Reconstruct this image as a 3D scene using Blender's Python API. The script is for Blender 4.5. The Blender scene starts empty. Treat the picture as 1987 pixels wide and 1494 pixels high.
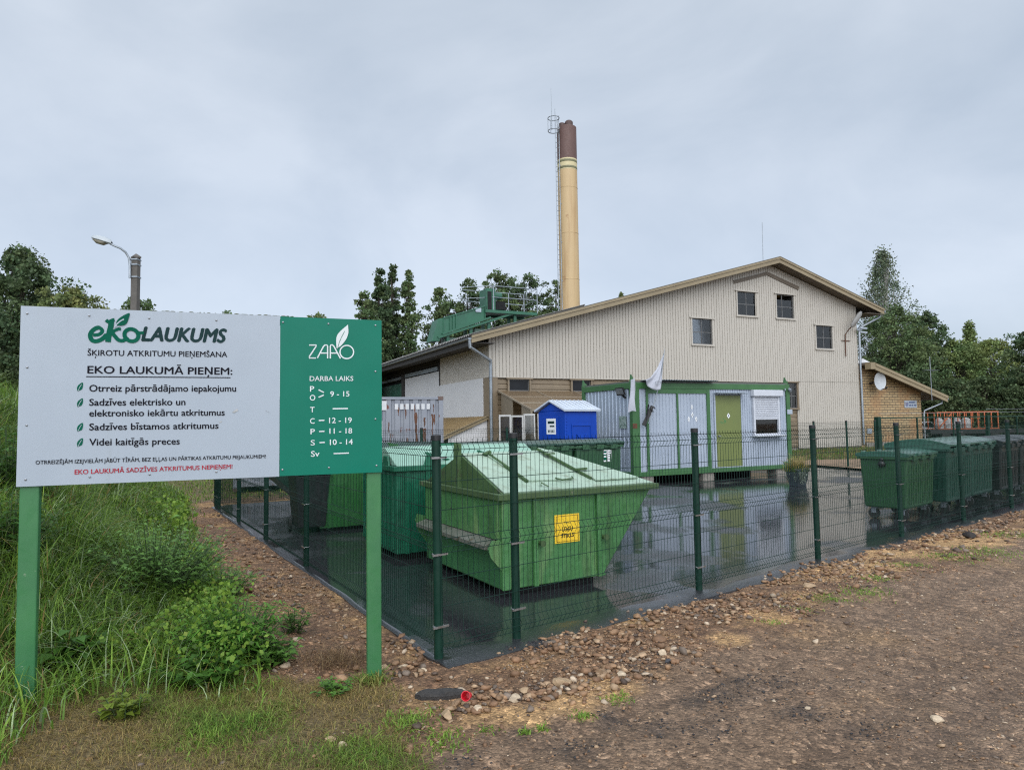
import bpy, bmesh, math, random
import numpy as np
from mathutils import Vector, Matrix

# ------------------------------------------------------------------ camera
SC = bpy.context.scene
COL = SC.collection
FPX, PITCH, ROLL, CAMH = 1303.0, 0.0569, -0.0148, 1.818
W0, H0 = 1987.0, 1494.0
fwd = Vector((0, math.cos(PITCH), math.sin(PITCH)))
up0 = Vector((0, -math.sin(PITCH), math.cos(PITCH)))
rt0 = Vector((1, 0, 0))
cR, sR = math.cos(ROLL), math.sin(ROLL)
RT = rt0 * cR + up0 * sR
UP = -rt0 * sR + up0 * cR
cam_data = bpy.data.cameras.new('camera')
cam_data.sensor_fit = 'HORIZONTAL'
cam_data.sensor_width = 36.0
cam_data.lens = 36.0 * FPX / W0
cam_data.clip_start = 0.05
cam_data.clip_end = 3000
cam = bpy.data.objects.new('camera', cam_data)
COL.objects.link(cam)
M = Matrix(((RT.x, UP.x, -fwd.x, 0), (RT.y, UP.y, -fwd.y, 0), (RT.z, UP.z, -fwd.z, CAMH), (0, 0, 0, 1)))
cam.matrix_world = M
SC.camera = cam
SC.view_settings.view_transform = 'Standard'
SC.view_settings.look = 'None'
SC.view_settings.exposure = 0.0
SC.view_settings.gamma = 1.0
SC.cycles.filter_width = 1.2
SC.cycles.use_denoising = False
SC.cycles.use_adaptive_sampling = False

# ------------------------------------------------------------------ sky and sun
world = bpy.data.worlds.new("World")
SC.world = world
world.use_nodes = True
nt = world.node_tree
nt.nodes.clear()
SUN_EL, SUN_AZ = math.radians(42), math.radians(172)     # high behind the camera, veiled by cloud
wo = nt.nodes.new('ShaderNodeOutputWorld')
tc = nt.nodes.new('ShaderNodeTexCoord')
sky = nt.nodes.new('ShaderNodeTexSky')
sky.sky_type = 'NISHITA'
sky.sun_disc = False
sky.sun_elevation = SUN_EL
sky.sun_rotation = SUN_AZ
sky.dust_density = 3.0
bg1 = nt.nodes.new('ShaderNodeBackground')
bg1.inputs['Strength'].default_value = 0.05
sky.air_density = 0.6
nt.links.new(sky.outputs[0], bg1.inputs['Color'])
# cloud deck: soft grey blue layers, brighter towards the zenith as an overcast sky is
mp = nt.nodes.new('ShaderNodeMapping')
mp.inputs['Scale'].default_value = (1.2, 1.2, 2.2)
mp.inputs['Rotation'].default_value = (0.25, 0.35, 0.4)
nt.links.new(tc.outputs['Generated'], mp.inputs['Vector'])
nz = nt.nodes.new('ShaderNodeTexNoise')
nz.inputs['Scale'].default_value = 1.7
nz.inputs['Detail'].default_value = 7
nz.inputs['Roughness'].default_value = 0.52
nz.inputs['Distortion'].default_value = 0.35
nt.links.new(mp.outputs[0], nz.inputs['Vector'])
cr = nt.nodes.new('ShaderNodeValToRGB')
cr.color_ramp.elements[0].position = 0.37
cr.color_ramp.elements[0].color = (0.455, 0.520, 0.590, 1)
cr.color_ramp.elements[1].position = 0.62
cr.color_ramp.elements[1].color = (0.605, 0.660, 0.720, 1)
nt.links.new(nz.outputs['Fac'], cr.inputs[0])
# the cloud is thinner round the veiled sun behind the camera and at the zenith
sdir_ = Vector((math.sin(SUN_AZ) * math.cos(SUN_EL), math.cos(SUN_AZ) * math.cos(SUN_EL), math.sin(SUN_EL)))
vd = nt.nodes.new('ShaderNodeVectorMath'); vd.operation = 'DOT_PRODUCT'
vd.inputs[1].default_value = sdir_
nt.links.new(tc.outputs['Generated'], vd.inputs[0])
mr = nt.nodes.new('ShaderNodeMapRange')
mr.interpolation_type = 'SMOOTHSTEP'
mr.inputs['From Min'].default_value = 0.0
mr.inputs['From Max'].default_value = 1.0
mr.inputs['To Min'].default_value = 1.0
mr.inputs['To Max'].default_value = 3.0
nt.links.new(vd.outputs['Value'], mr.inputs['Value'])
bg2 = nt.nodes.new('ShaderNodeBackground')
nt.links.new(cr.outputs[0], bg2.inputs['Color'])
nt.links.new(mr.outputs[0], bg2.inputs['Strength'])
ad = nt.nodes.new('ShaderNodeAddShader')
nt.links.new(bg1.outputs[0], ad.inputs[0])
nt.links.new(bg2.outputs[0], ad.inputs[1])
nt.links.new(ad.outputs[0], wo.inputs['Surface'])
sl = bpy.data.lights.new('sun', 'SUN')
sl.energy = 1.05
sl.angle = math.radians(60)
sl.color = (1.0, 0.97, 0.92)
so = bpy.data.objects.new('sun', sl)
COL.objects.link(so)
sd = Vector((math.sin(SUN_AZ) * math.cos(SUN_EL), math.cos(SUN_AZ) * math.cos(SUN_EL), math.sin(SUN_EL)))
so.rotation_euler = sd.to_track_quat('Z', 'Y').to_euler()

# ------------------------------------------------------------------ measuring helpers (photo point -> place)
def ray(px, py):
    return fwd + RT * ((px - W0 / 2) / FPX) - UP * ((py - H0 / 2) / FPX)
def ground(px, py, z=0.0):
    d = ray(px, py)
    t = (z - CAMH) / d.z
    return Vector((d.x * t, d.y * t, z))
def at(px, py, Y):
    d = ray(px, py)
    t = Y / d.y
    return Vector((d.x * t, Y, CAMH + d.z * t))
def onplane(px, py, P, nrm):
    d = ray(px, py)
    O = Vector((0, 0, CAMH))
    t = (P - O).dot(nrm) / d.dot(nrm)
    return O + d * t

# ------------------------------------------------------------------ object helpers
def tag(o, label=None, cat=None, group=None, kind=None):
    if label: o['label'] = label
    if cat: o['category'] = cat
    if group: o['group'] = group
    if kind: o['kind'] = kind
    return o
def thing(name, label, cat, loc=(0, 0, 0), yaw=0.0, group=None):
    o = bpy.data.objects.new(name, None)
    o.empty_display_size = 0.2
    COL.objects.link(o)
    o.location = loc
    o.rotation_euler = (0, 0, yaw)
    return tag(o, label, cat, group)
def copy_tree(o, parent=None):
    c = o.copy()
    COL.objects.link(c)
    c.parent = parent
    for ch in list(o.children):
        copy_tree(ch, c)
    return c

class MB:
    def __init__(self):
        self.v = []
        self.f = []
    def add(self, vs, fs):
        b = len(self.v)
        self.v += [tuple(v) for v in vs]
        self.f += [tuple(i + b for i in f) for f in fs]
        return self
    def box(self, x0, x1, y0, y1, z0, z1):
        return self.add([(x0, y0, z0), (x1, y0, z0), (x1, y1, z0), (x0, y1, z0), (x0, y0, z1), (x1, y0, z1), (x1, y1, z1), (x0, y1, z1)],
                        [(0, 3, 2, 1), (4, 5, 6, 7), (0, 1, 5, 4), (1, 2, 6, 5), (2, 3, 7, 6), (3, 0, 4, 7)])
    def beam(self, a, b, w, h, upv=(0, 0, 1)):
        a, b = Vector(a), Vector(b)
        d = (b - a).normalized()
        u = Vector(upv)
        if abs(d.dot(u)) > 0.98: u = Vector((0, 1, 0))
        s = d.cross(u).normalized()
        u = s.cross(d).normalized()
        vs = []
        for p in (a, b):
            for q, r in ((-1, -1), (1, -1), (1, 1), (-1, 1)):
                vs.append(p + s * (q * w / 2) + u * (r * h / 2))
        return self.add(vs, [(0, 1, 2, 3), (7, 6, 5, 4), (0, 4, 5, 1), (1, 5, 6, 2), (2, 6, 7, 3), (3, 7, 4, 0)])
    def tube(self, pts, r, n=8, caps=True, r2=None):
        pts = [Vector(p) for p in pts]
        N = len(pts)
        vs = []
        fs = []
        prev = None
        for i, p in enumerate(pts):
            d = (pts[min(i + 1, N - 1)] - pts[max(i - 1, 0)]).normalized()
            if prev is None:
                u = Vector((0, 0, 1)) if abs(d.z) < 0.9 else Vector((1, 0, 0))
                s = d.cross(u).normalized()
            else:
                s = (prev - d * prev.dot(d)).normalized()
            prev = s
            t = d.cross(s)
            rr = r if r2 is None else r + (r2 - r) * i / (N - 1)
            for k in range(n):
                a = 2 * math.pi * k / n
                vs.append(p + s * (rr * math.cos(a)) + t * (rr * math.sin(a)))
        for i in range(N - 1):
            for k in range(n):
                fs.append((i * n + k, i * n + (k + 1) % n, (i + 1) * n + (k + 1) % n, (i + 1) * n + k))
        if caps:
            fs.append(tuple(range(n - 1, -1, -1)))
            fs.append(tuple((N - 1) * n + k for k in range(n)))
        return self.add(vs, fs)
    def prism(self, poly, a, b):
        """poly: list of 3D points (flat outline); extruded by vector a->b offset"""
        off = Vector(b) - Vector(a)
        n = len(poly)
        p = [Vector(q) for q in poly]
        vs = p + [q + off for q in p]
        fs = [tuple(range(n - 1, -1, -1)), tuple(range(n, 2 * n))]
        for i in range(n):
            j = (i + 1) % n
            fs.append((i, j, n + j, n + i))
        return self.add(vs, fs)
    def quad(self, a, b, c, d):
        return self.add([a, b, c, d], [(0, 1, 2, 3)])
    def lathe(self, prof, c=(0, 0, 0), n=16):
        """prof list of (r, z)"""
        vs = []
        fs = []
        for r, z in prof:
            for k in range(n):
                a = 2 * math.pi * k / n
                vs.append((c[0] + r * math.cos(a), c[1] + r * math.sin(a), c[2] + z))
        for i in range(len(prof) - 1):
            for k in range(n):
                fs.append((i * n + k, i * n + (k + 1) % n, (i + 1) * n + (k + 1) % n, (i + 1) * n + k))
        fs.append(tuple(range(n - 1, -1, -1)))
        fs.append(tuple((len(prof) - 1) * n + k for k in range(n)))
        return self.add(vs, fs)
    def build(self, name, mat, parent=None, smooth=False, bevel=0.0):
        me = bpy.data.meshes.new(name)
        me.from_pydata([tuple(v) for v in self.v], [], self.f)
        me.update()
        bm = bmesh.new()
        bm.from_mesh(me)
        bmesh.ops.recalc_face_normals(bm, faces=bm.faces)
        bm.to_mesh(me)
        bm.free()
        if smooth:
            me.polygons.foreach_set('use_smooth', [True] * len(me.polygons))
        if mat: me.materials.append(mat)
        o = bpy.data.objects.new(name, me)
        COL.objects.link(o)
        if parent is not None: o.parent = parent
        if bevel > 0:
            md = o.modifiers.new('bevel', 'BEVEL')
            md.width = bevel
            md.segments = 2
            md.limit_method = 'ANGLE'
            md.angle_limit = math.radians(35)
        if smooth:
            try:
                me.set_sharp_from_angle(angle=math.radians(38))
            except Exception:
                pass
        return o

def fastmesh(name, V, Fq, mat, parent=None, attrs=None, smooth=False, nside=4):
    """V (n,3) array, Fq (m,nside) array"""
    me = bpy.data.meshes.new(name)
    V = np.ascontiguousarray(V, dtype=np.float32)
    Fq = np.ascontiguousarray(Fq, dtype=np.int32)
    me.vertices.add(len(V))
    me.vertices.foreach_set('co', V.ravel())
    m = len(Fq)
    me.loops.add(m * nside)
    me.loops.foreach_set('vertex_index', Fq.ravel())
    me.polygons.add(m)
    me.polygons.foreach_set('loop_start', np.arange(0, m * nside, nside, dtype=np.int32))
    me.polygons.foreach_set('loop_total', np.full(m, nside, dtype=np.int32))
    if smooth:
        me.polygons.foreach_set('use_smooth', np.ones(m, dtype=bool))
    me.update(calc_edges=True)
    if attrs:
        for k, arr in attrs.items():
            arr = np.asarray(arr, dtype=np.float32)
            a = me.color_attributes.new(k, 'FLOAT_COLOR', 'POINT')
            if arr.ndim == 1: arr = np.stack([arr, arr, arr], 1)
            c4 = np.ones((len(V), 4), dtype=np.float32)
            c4[:, :3] = arr
            a.data.foreach_set('color', c4.ravel())
    me.materials.append(mat)
    o = bpy.data.objects.new(name, me)
    COL.objects.link(o)
    if parent is not None: o.parent = parent
    return o

# ------------------------------------------------------------------ materials
class NT:
    def __init__(self, name):
        self.m = bpy.data.materials.new(name)
        self.m.use_nodes = True
        self.t = self.m.node_tree
        self.t.nodes.clear()
        self.out = self.t.nodes.new('ShaderNodeOutputMaterial')
        self.p = self.t.nodes.new('ShaderNodeBsdfPrincipled')
        self.t.links.new(self.p.outputs[0], self.out.inputs['Surface'])
        self.tc = self.t.nodes.new('ShaderNodeTexCoord')
        self.oi = None
    def n(self, typ, **kw):
        x = self.t.nodes.new(typ)
        for k, v in kw.items():
            setattr(x, k, v)
        return x
    def l(self, a, b):
        self.t.links.new(a, b)
    def vec(self, scale=(1, 1, 1), world=False, rot=(0, 0, 0)):
        mp = self.n('ShaderNodeMapping')
        mp.inputs['Scale'].default_value = scale
        mp.inputs['Rotation'].default_value = rot
        if world:
            ge = self.n('ShaderNodeNewGeometry')
            self.l(ge.outputs['Position'], mp.inputs['Vector'])
        else:
            self.l(self.tc.outputs['Object'], mp.inputs['Vector'])
            oi = self.n('ShaderNodeObjectInfo')
            mu = self.n('ShaderNodeMath', operation='MULTIPLY')
            mu.inputs[1].default_value = 37.0
            self.l(oi.outputs['Random'], mu.inputs[0])
            cb = self.n('ShaderNodeCombineXYZ')
            for i in range(3): self.l(mu.outputs[0], cb.inputs[i])
            self.l(cb.outputs[0], mp.inputs['Location'])
        return mp.outputs[0]
    def noise(self, scale, detail=4, vec=None, rough=0.55, dist=0.0):
        x = self.n('ShaderNodeTexNoise')
        x.inputs['Scale'].default_value = scale
        x.inputs['Detail'].default_value = detail
        x.inputs['Roughness'].default_value = rough
        x.inputs['Distortion'].default_value = dist
        if vec is not None: self.l(vec, x.inputs['Vector'])
        return x.outputs['Fac']
    def ramp(self, fac, stops):
        r = self.n('ShaderNodeValToRGB')
        e = r.color_ramp.elements
        while len(e) > 1: e.remove(e[-1])
        e[0].position = stops[0][0]
        e[0].color = c4(stops[0][1])
        for p, c in stops[1:]:
            q = e.new(p)
            q.color = c4(c)
        self.l(fac, r.inputs[0])
        return r.outputs[0]
    def mix(self, fac, a, b, mode='MIX'):
        x = self.n('ShaderNodeMix', data_type='RGBA', blend_type=mode)
        if isinstance(fac, (int, float)): x.inputs[0].default_value = fac
        else: self.l(fac, x.inputs[0])
        for s, v in ((6, a), (7, b)):
            if isinstance(v, (tuple, list)): x.inputs[s].default_value = c4(v)
            else: self.l(v, x.inputs[s])
        return x.outputs[2]
    def math(self, op, a, b=None):
        x = self.n('ShaderNodeMath', operation=op)
        for i, v in enumerate((a, b)):
            if v is None: continue
            if isinstance(v, (int, float)): x.inputs[i].default_value = v
            else: self.l(v, x.inputs[i])
        return x.outputs[0]
    def rng(self, v, a, b, c, d):
        x = self.n('ShaderNodeMapRange')
        self.l(v, x.inputs['Value'])
        for k, q in zip(('From Min', 'From Max', 'To Min', 'To Max'), (a, b, c, d)):
            x.inputs[k].default_value = q
        return x.outputs[0]
    def bump(self, h, strength, dist=0.01, nrm=None):
        b = self.n('ShaderNodeBump')
        b.inputs['Strength'].default_value = strength
        b.inputs['Distance'].default_value = dist
        self.l(h, b.inputs['Height'])
        if nrm is not None: self.l(nrm, b.inputs['Normal'])
        self.l(b.outputs[0], self.p.inputs['Normal'])
        return b.outputs[0]
    def col(self, v):
        if isinstance(v, (tuple, list)): self.p.inputs['Base Color'].default_value = c4(v)
        else: self.l(v, self.p.inputs['Base Color'])
    def rough(self, v):
        if isinstance(v, (int, float)): self.p.inputs['Roughness'].default_value = v
        else: self.l(v, self.p.inputs['Roughness'])
def c4(c):
    if isinstance(c, (int, float)): return (c, c, c, 1)
    return tuple(c) + ((1,) if len(c) == 3 else ())

MATS = {}
def pbr(name, col, col2=None, scale=2.0, rough=0.5, metal=0.0, bump=0.0, bscale=60.0, streak=None, samt=0.5,
        sscale=(9, 9, 0.6), spots=None, spamt=0.62, spscale=6.0, spec=0.5, dark=None, damt=0.42, dent=0.0):
    """painted / plastic / metal surface with uneven colour, vertical runs of dirt and worn spots"""
    if name in MATS: return MATS[name]
    g = NT(name)
    if col2 is None: col2 = tuple(c * 0.78 for c in col)
    v = g.vec()
    base = g.mix(g.ramp(g.noise(scale, 6, v, 0.62), [(0.35, 0), (0.68, 1)]), col, col2)
    if streak is not None:
        sv = g.vec(sscale)
        fac = g.ramp(g.noise(1.0, 5, sv, 0.6), [(1 - samt, 0), (1 - samt + 0.14, 1)])
        base = g.mix(g.math('MULTIPLY', fac, 0.8), base, streak)
    if dark is not None:
        dv = g.vec((6.5, 6.5, 1.1), rot=(0, 0, 0.6))
        f2 = g.ramp(g.noise(1.0, 7, dv, 0.65, 0.2), [(1 - damt, 0), (1 - damt + 0.16, 1)])
        base = g.mix(g.math('MULTIPLY', f2, 0.75), base, dark)
    if spots is not None:
        fac = g.ramp(g.noise(spscale, 8, v, 0.65), [(spamt, 0), (spamt + 0.05, 1)])
        base = g.mix(fac, base, spots)
    g.col(base)
    g.rough(g.rng(g.noise(scale * 5, 4, v), 0.3, 0.7, max(rough - 0.12, 0.03), min(rough + 0.12, 1)))
    g.p.inputs['Metallic'].default_value = metal
    g.p.inputs['Specular IOR Level'].default_value = spec
    if dent > 0:
        h_ = g.math('ADD', g.math('MULTIPLY', g.noise(2.6, 3, v), 6.0), g.math('MULTIPLY', g.noise(bscale, 4, v), bump))
        g.bump(h_, dent, 0.012)
    elif bump > 0: g.bump(g.noise(bscale, 4, v), bump, 0.01)
    MATS[name] = g.m
    return g.m
def leafmat(name, tint=(1, 1, 1), trans=0.35, rough=0.6):
    if name in MATS: return MATS[name]
    g = NT(name)
    a = g.n('ShaderNodeVertexColor')
    a.layer_name = 'tint'
    c = g.mix(1.0, a.outputs[0], tint, 'MULTIPLY')
    g.col(c)
    g.rough(rough)
    g.p.inputs['Specular IOR Level'].default_value = 0.25
    tr = g.n('ShaderNodeBsdfTranslucent')
    g.l(c, tr.inputs['Color'])
    mx = g.n('ShaderNodeMixShader')
    mx.inputs[0].default_value = trans
    g.l(g.p.outputs[0], mx.inputs[1])
    g.l(tr.outputs[0], mx.inputs[2])
    g.l(mx.outputs[0], g.out.inputs['Surface'])
    MATS[name] = g.m
    return g.m

m_dkgreen = pbr('fence_green_coat', (0.006, 0.034, 0.022), (0.004, 0.024, 0.016), 3, 0.45, spec=0.25)
m_wire = pbr('fence_wire_coat', (0.006, 0.028, 0.020), (0.004, 0.022, 0.016), 3, 0.5, spec=0.25)
m_capblk = pbr('black_plastic', (0.012, 0.012, 0.014), None, 3, 0.45)
m_clamp = pbr('bare_metal', (0.42, 0.42, 0.42), (0.3, 0.3, 0.3), 4, 0.35, 0.9)
m_rubber = pbr('rubber', (0.012, 0.012, 0.012), (0.02, 0.02, 0.02), 6, 0.7)
m_galv = pbr('galvanised', (0.30, 0.33, 0.36), (0.22, 0.25, 0.28), 3, 0.42, 0.6)
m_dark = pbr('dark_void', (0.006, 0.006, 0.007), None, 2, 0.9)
# ------------------------------------------------------------------ site frame
C0 = Vector((-0.577, 5.325, 0))                    # near corner of the fenced yard
YR, YL = 0.658, 2.1222
dR = Vector((math.cos(YR), math.sin(YR), 0))
dL = Vector((math.cos(YL), math.sin(YL), 0))
oR = Vector((dR.y, -dR.x, 0))                      # outward normals
oL = Vector((-dL.y, dL.x, 0))
YB = math.radians(25.5)
dB = Vector((math.cos(YB), math.sin(YB), 0))
nB = Vector((-math.sin(YB), math.cos(YB), 0))
FL = C0 + dL * 12.15                               # far left corner
RNG = np.random.default_rng(7)
random.seed(7)

def sstep(t):
    t = np.clip(t, 0, 1)
    return t * t * (3 - 2 * t)
_ph = RNG.uniform(0, 6.28, (24, 2))
_fr = RNG.uniform(0.6, 1.6, 24)
_an = RNG.uniform(0, 6.28, 24)
def wav(x, y, base=1.0, lo=0, hi=8):
    s = 0
    for i in range(lo, hi):
        k = base * _fr[i] * (1 + (i - lo) * 0.35)
        s = s + np.sin(x * np.cos(_an[i]) * k + y * np.sin(_an[i]) * k + _ph[i, 0] + 1.3 * np.sin(y * 0.7 * k + _ph[i, 1])) / (1 + (i - lo) * 0.35)
    return s / 3.2
def dist_left(x, y):
    return (x - C0.x) * oL.x + (y - C0.y) * oL.y
def along_left(x, y):
    return (x - C0.x) * dL.x + (y - C0.y) * dL.y
def dist_right(x, y):
    return (x - C0.x) * oR.x + (y - C0.y) * oR.y
def dist_back(x, y):
    return (x - FL.x) * nB.x + (y - FL.y) * nB.y
def gz(x, y):
    """terrain height"""
    x = np.asarray(x, dtype=float)
    y = np.asarray(y, dtype=float)
    a, r, b = dist_left(x, y), dist_right(x, y), dist_back(x, y)
    al = along_left(x, y)
    w = wav(x, y, 0.8, 0, 8)
    edge = np.clip(1.28 - 0.068 * al, 0.25, 1.5) + 0.20 * w
    bank = 2.35 * sstep((a - edge) / 4.3) * sstep((y - 2.5) / 5.0) * (1 - 0.55 * sstep((al - 15) / 10))
    inside = np.minimum(np.minimum(-a, -r), -b)
    z = 0.012 * wav(x, y, 3.0, 4, 14) + 0.008 * wav(x, y, 9.0, 10, 20) - 0.018
    z = z + 0.05 * sstep((np.maximum(a, r) - 0.25) / 0.9)
    z = z + 0.05 * sstep((a - 0.3) / 1.0) * w * 0.5
    z = z - 0.022 * tracks(x, y) * (r > 1.6)
    z = np.where(inside > 0.02, -0.09, z)
    return z + bank * (1 + 0.10 * wav(x, y, 1.7, 6, 16))
TRK = [(ground(1987, 1097), ground(1330, 1345)), (ground(1987, 1230), ground(1560, 1494)), (ground(1987, 1330), ground(1760, 1494))]
def tracks(x, y):
    out = np.zeros_like(x)
    for p, q in TRK:
        d_ = (q - p).normalized()
        s = np.abs((x - p.x) * (-d_.y) + (y - p.y) * d_.x + 0.05 * wav(x, y, 1.0, 2, 10))
        out = np.maximum(out, np.exp(-(s / 0.13) ** 2))
    return out
def gzf(x, y):
    return float(gz(np.array([x]), np.array([y]))[0])

# ---- region weights used for ground colours and for scattering
def regions(x, y):
    a, r, b = dist_left(x, y), dist_right(x, y), dist_back(x, y)
    w = wav(x, y, 1.3, 2, 12)
    w2 = wav(x, y, 4.0, 8, 20)
    # grass soil: left of the rubble strip, and the dry patch round the sign in the foreground
    edge = np.clip(1.12 - 0.068 * along_left(x, y), 0.2, 1.4) + 0.16 * w + 0.10 * w2
    g1 = sstep((a - edge) / 0.35)
    # foreground grass: left of a line from the right sign post down to the bottom of the picture
    u = x + 0.72 - 0.30 * (4.6 - y) + 0.10 * w + 0.06 * w2
    g2 = sstep((-u) / 0.25) * sstep((4.95 - y + 0.12 * w) / 0.25)
    gl = np.maximum(g1, g2)
    far = sstep((b - 1.0) / 1.5) * (1 - sstep((r - 0.0) / 0.5)) * sstep((0.4 - a) / 0.8)
    gl = np.maximum(gl, far)
    # lawn past the left end of the yard
    gl = np.maximum(gl, sstep((along_left(x, y) - 13.3) / 0.8) * sstep((a + 4.0) / 1.0))
    # rubble beside the fence, road beyond
    rub = sstep((1.55 + 0.3 * w - r) / 0.5) * (1 - gl)
    road = (1 - gl) * (1 - rub)
    return gl, rub, road
SANDS = [(ground(px, py), r) for px, py, r in ((1590, 1108, .55), (1660, 1095, .6), (1480, 1197, .22), (1500, 1205, .2), (1100, 1372, .22), (1010, 1392, .2), (1180, 1340, .22), (940, 1385, .16), (1850, 1050, .7), (1740, 1075, .5), (1280, 1160, .2), (1400, 1245, .2))]
BLACKS = [(ground(px, py), r) for px, py, r in ((1440, 1340, .30), (1380, 1360, .2), (1500, 1330, .2), (1290, 1425, .16), (1380, 1420, .2), (1250, 1300, .18), (1130, 1460, .14), (1700, 1420, .2), (900, 1490, .12), (1560, 1395, .2), (1180, 1400, .12))]
def drifts(x, y):
    w = wav(x, y, 3.0, 3, 16) * 0.35 + wav(x, y, 8.0, 8, 22) * 0.25
    s = np.zeros_like(x); b = np.zeros_like(x)
    for c, r in SANDS: s = np.maximum(s, 1.15 - np.hypot((x - c.x), (y - c.y)) / r + w)
    for c, r in BLACKS: b = np.maximum(b, 1.0 - np.hypot((x - c.x) * 0.8, (y - c.y)) / r + w * 1.4)
    return sstep(s * 2.2), sstep(b * 1.3)

# ------------------------------------------------------------------ ground material
def ground_mat():
    g = NT('ground_soil')
    a = g.n('ShaderNodeVertexColor'); a.layer_name = 'region'
    sp = g.n('ShaderNodeSeparateColor')
    g.l(a.outputs[0], sp.inputs[0])
    gr, ru, ro = sp.outputs[0], sp.outputs[1], sp.outputs[2]
    v = g.vec(world=True)
    n1 = g.noise(0.9, 6, v, 0.6, 0.3)
    n2 = g.noise(6.0, 8, v, 0.65)
    n3 = g.noise(38.0, 6, v, 0.7)
    vor = g.n('ShaderNodeTexVoronoi'); vor.inputs['Scale'].default_value = 55
    g.l(v, vor.inputs['Vector'])
    speck = g.n('ShaderNodeSeparateColor'); g.l(vor.outputs['Color'], speck.inputs[0])
    vor2 = g.n('ShaderNodeTexVoronoi'); vor2.inputs['Scale'].default_value = 22
    g.l(v, vor2.inputs['Vector'])
    speck2 = g.n('ShaderNodeSeparateColor'); g.l(vor2.outputs['Color'], speck2.inputs[0])
    # rubble: brown earth with orange sand drifts
    rub = g.mix(g.ramp(n2, [(0.38, 0), (0.62, 1)]), (0.140, 0.076, 0.042), (0.245, 0.142, 0.078))
    sand = g.ramp(n1, [(0.52, 0), (0.62, 1)])
    rub = g.mix(sand, rub, g.mix(n2, (0.40, 0.245, 0.110), (0.31, 0.18, 0.08)))
    # road: trodden grey brown grit with dark wet patches
    road = g.mix(g.ramp(n2, [(0.36, 0), (0.64, 1)]), (0.165, 0.104, 0.064), (0.255, 0.166, 0.104))
    nd = g.noise(1.4, 7, g.vec((1, 1, 1), True, (0.4, 0, 0.8)), 0.62)
    road = g.mix(g.ramp(nd, [(0.57, 0), (0.72, 0.7)]), road, (0.070, 0.048, 0.034))
    road = g.mix(g.ramp(g.noise(0.55, 5, v), [(0.56, 0), (0.70, 0.7)]), road, (0.29, 0.18, 0.092))
    base = g.mix(ro, rub, road)
    a2 = g.n('ShaderNodeVertexColor'); a2.layer_name = 'drift'
    sp2_ = g.n('ShaderNodeSeparateColor'); g.l(a2.outputs[0], sp2_.inputs[0])
    base = g.mix(g.math('MULTIPLY', sp2_.outputs[2], 0.55), base, (0.120, 0.076, 0.048))
    base = g.mix(g.math('MULTIPLY', sp2_.outputs[0], 0.9), base, g.mix(n2, (0.52, 0.32, 0.145), (0.42, 0.25, 0.115)))
    base = g.mix(g.math('MULTIPLY', sp2_.outputs[1], g.ramp(n2, [(0.38, 0.0), (0.62, 0.75)])), base, (0.030, 0.026, 0.025))
    soil = g.mix(n2, (0.110, 0.080, 0.036), (0.190, 0.140, 0.062))
    base = g.mix(gr, base, soil)
    # grit: individual grains lighter or darker than the earth
    grain = g.ramp(speck.outputs[0], [(0.0, 0.45), (0.5, 1.0), (0.86, 1.15), (1.0, 1.9)])
    base = g.mix(0.85, base, grain, 'MULTIPLY')
    grain2 = g.ramp(speck2.outputs[1], [(0.0, 0.7), (0.8, 1.0), (0.93, 1.1), (1.0, 1.8)])
    base = g.mix(g.math('SUBTRACT', 1.0, gr), base, g.mix(1.0, base, grain2, 'MULTIPLY'))
    g.col(base)
    g.rough(g.rng(n1, 0.35, 0.65, 0.62, 0.85))
    g.p.inputs['Specular IOR Level'].default_value = 0.35
    h = g.math('ADD', g.math('MULTIPLY', vor.outputs['Distance'], -0.8), g.math('ADD', g.math('MULTIPLY', n3, 0.8), g.math('MULTIPLY', n2, 1.5)))
    g.bump(h, 0.9, 0.02)
    return g.m

def axis(lo, hi, c0, c1, step, grow):
    pts = list(np.arange(c0, c1 + 1e-6, step))
    s = step
    p = c1
    while p < hi:
        s *= grow
        p += s
        pts.append(p)
    s = step
    p = c0
    while p > lo:
        s *= grow
        p -= s
        pts.insert(0, p)
    return np.array(pts)
gx = axis(-900, 900, -7.5, 8.0, 0.075, 1.10)
gy = axis(-60, 1500, 2.3, 12.0, 0.075, 1.10)
GX, GY = np.meshgrid(gx, gy)
GZ = gz(GX, GY)
nx_, ny_ = len(gx), len(gy)
V = np.stack([GX.ravel(), GY.ravel(), GZ.ravel()], 1)
ii = np.arange(nx_ * ny_).reshape(ny_, nx_)
Fq = np.stack([ii[:-1, :-1].ravel(), ii[:-1, 1:].ravel(), ii[1:, 1:].ravel(), ii[1:, :-1].ravel()], 1)
rg = regions(GX.ravel(), GY.ravel())
ground_o = fastmesh('ground', V, Fq, ground_mat(), attrs={'region': np.stack(rg, 1), 'drift': np.stack(list(drifts(GX.ravel(), GY.ravel())) + [tracks(GX.ravel(), GY.ravel()) * sstep((dist_right(GX.ravel(), GY.ravel()) - 1.4) / 0.6)], 1)}, smooth=True)
tag(ground_o, kind='structure')

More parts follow.
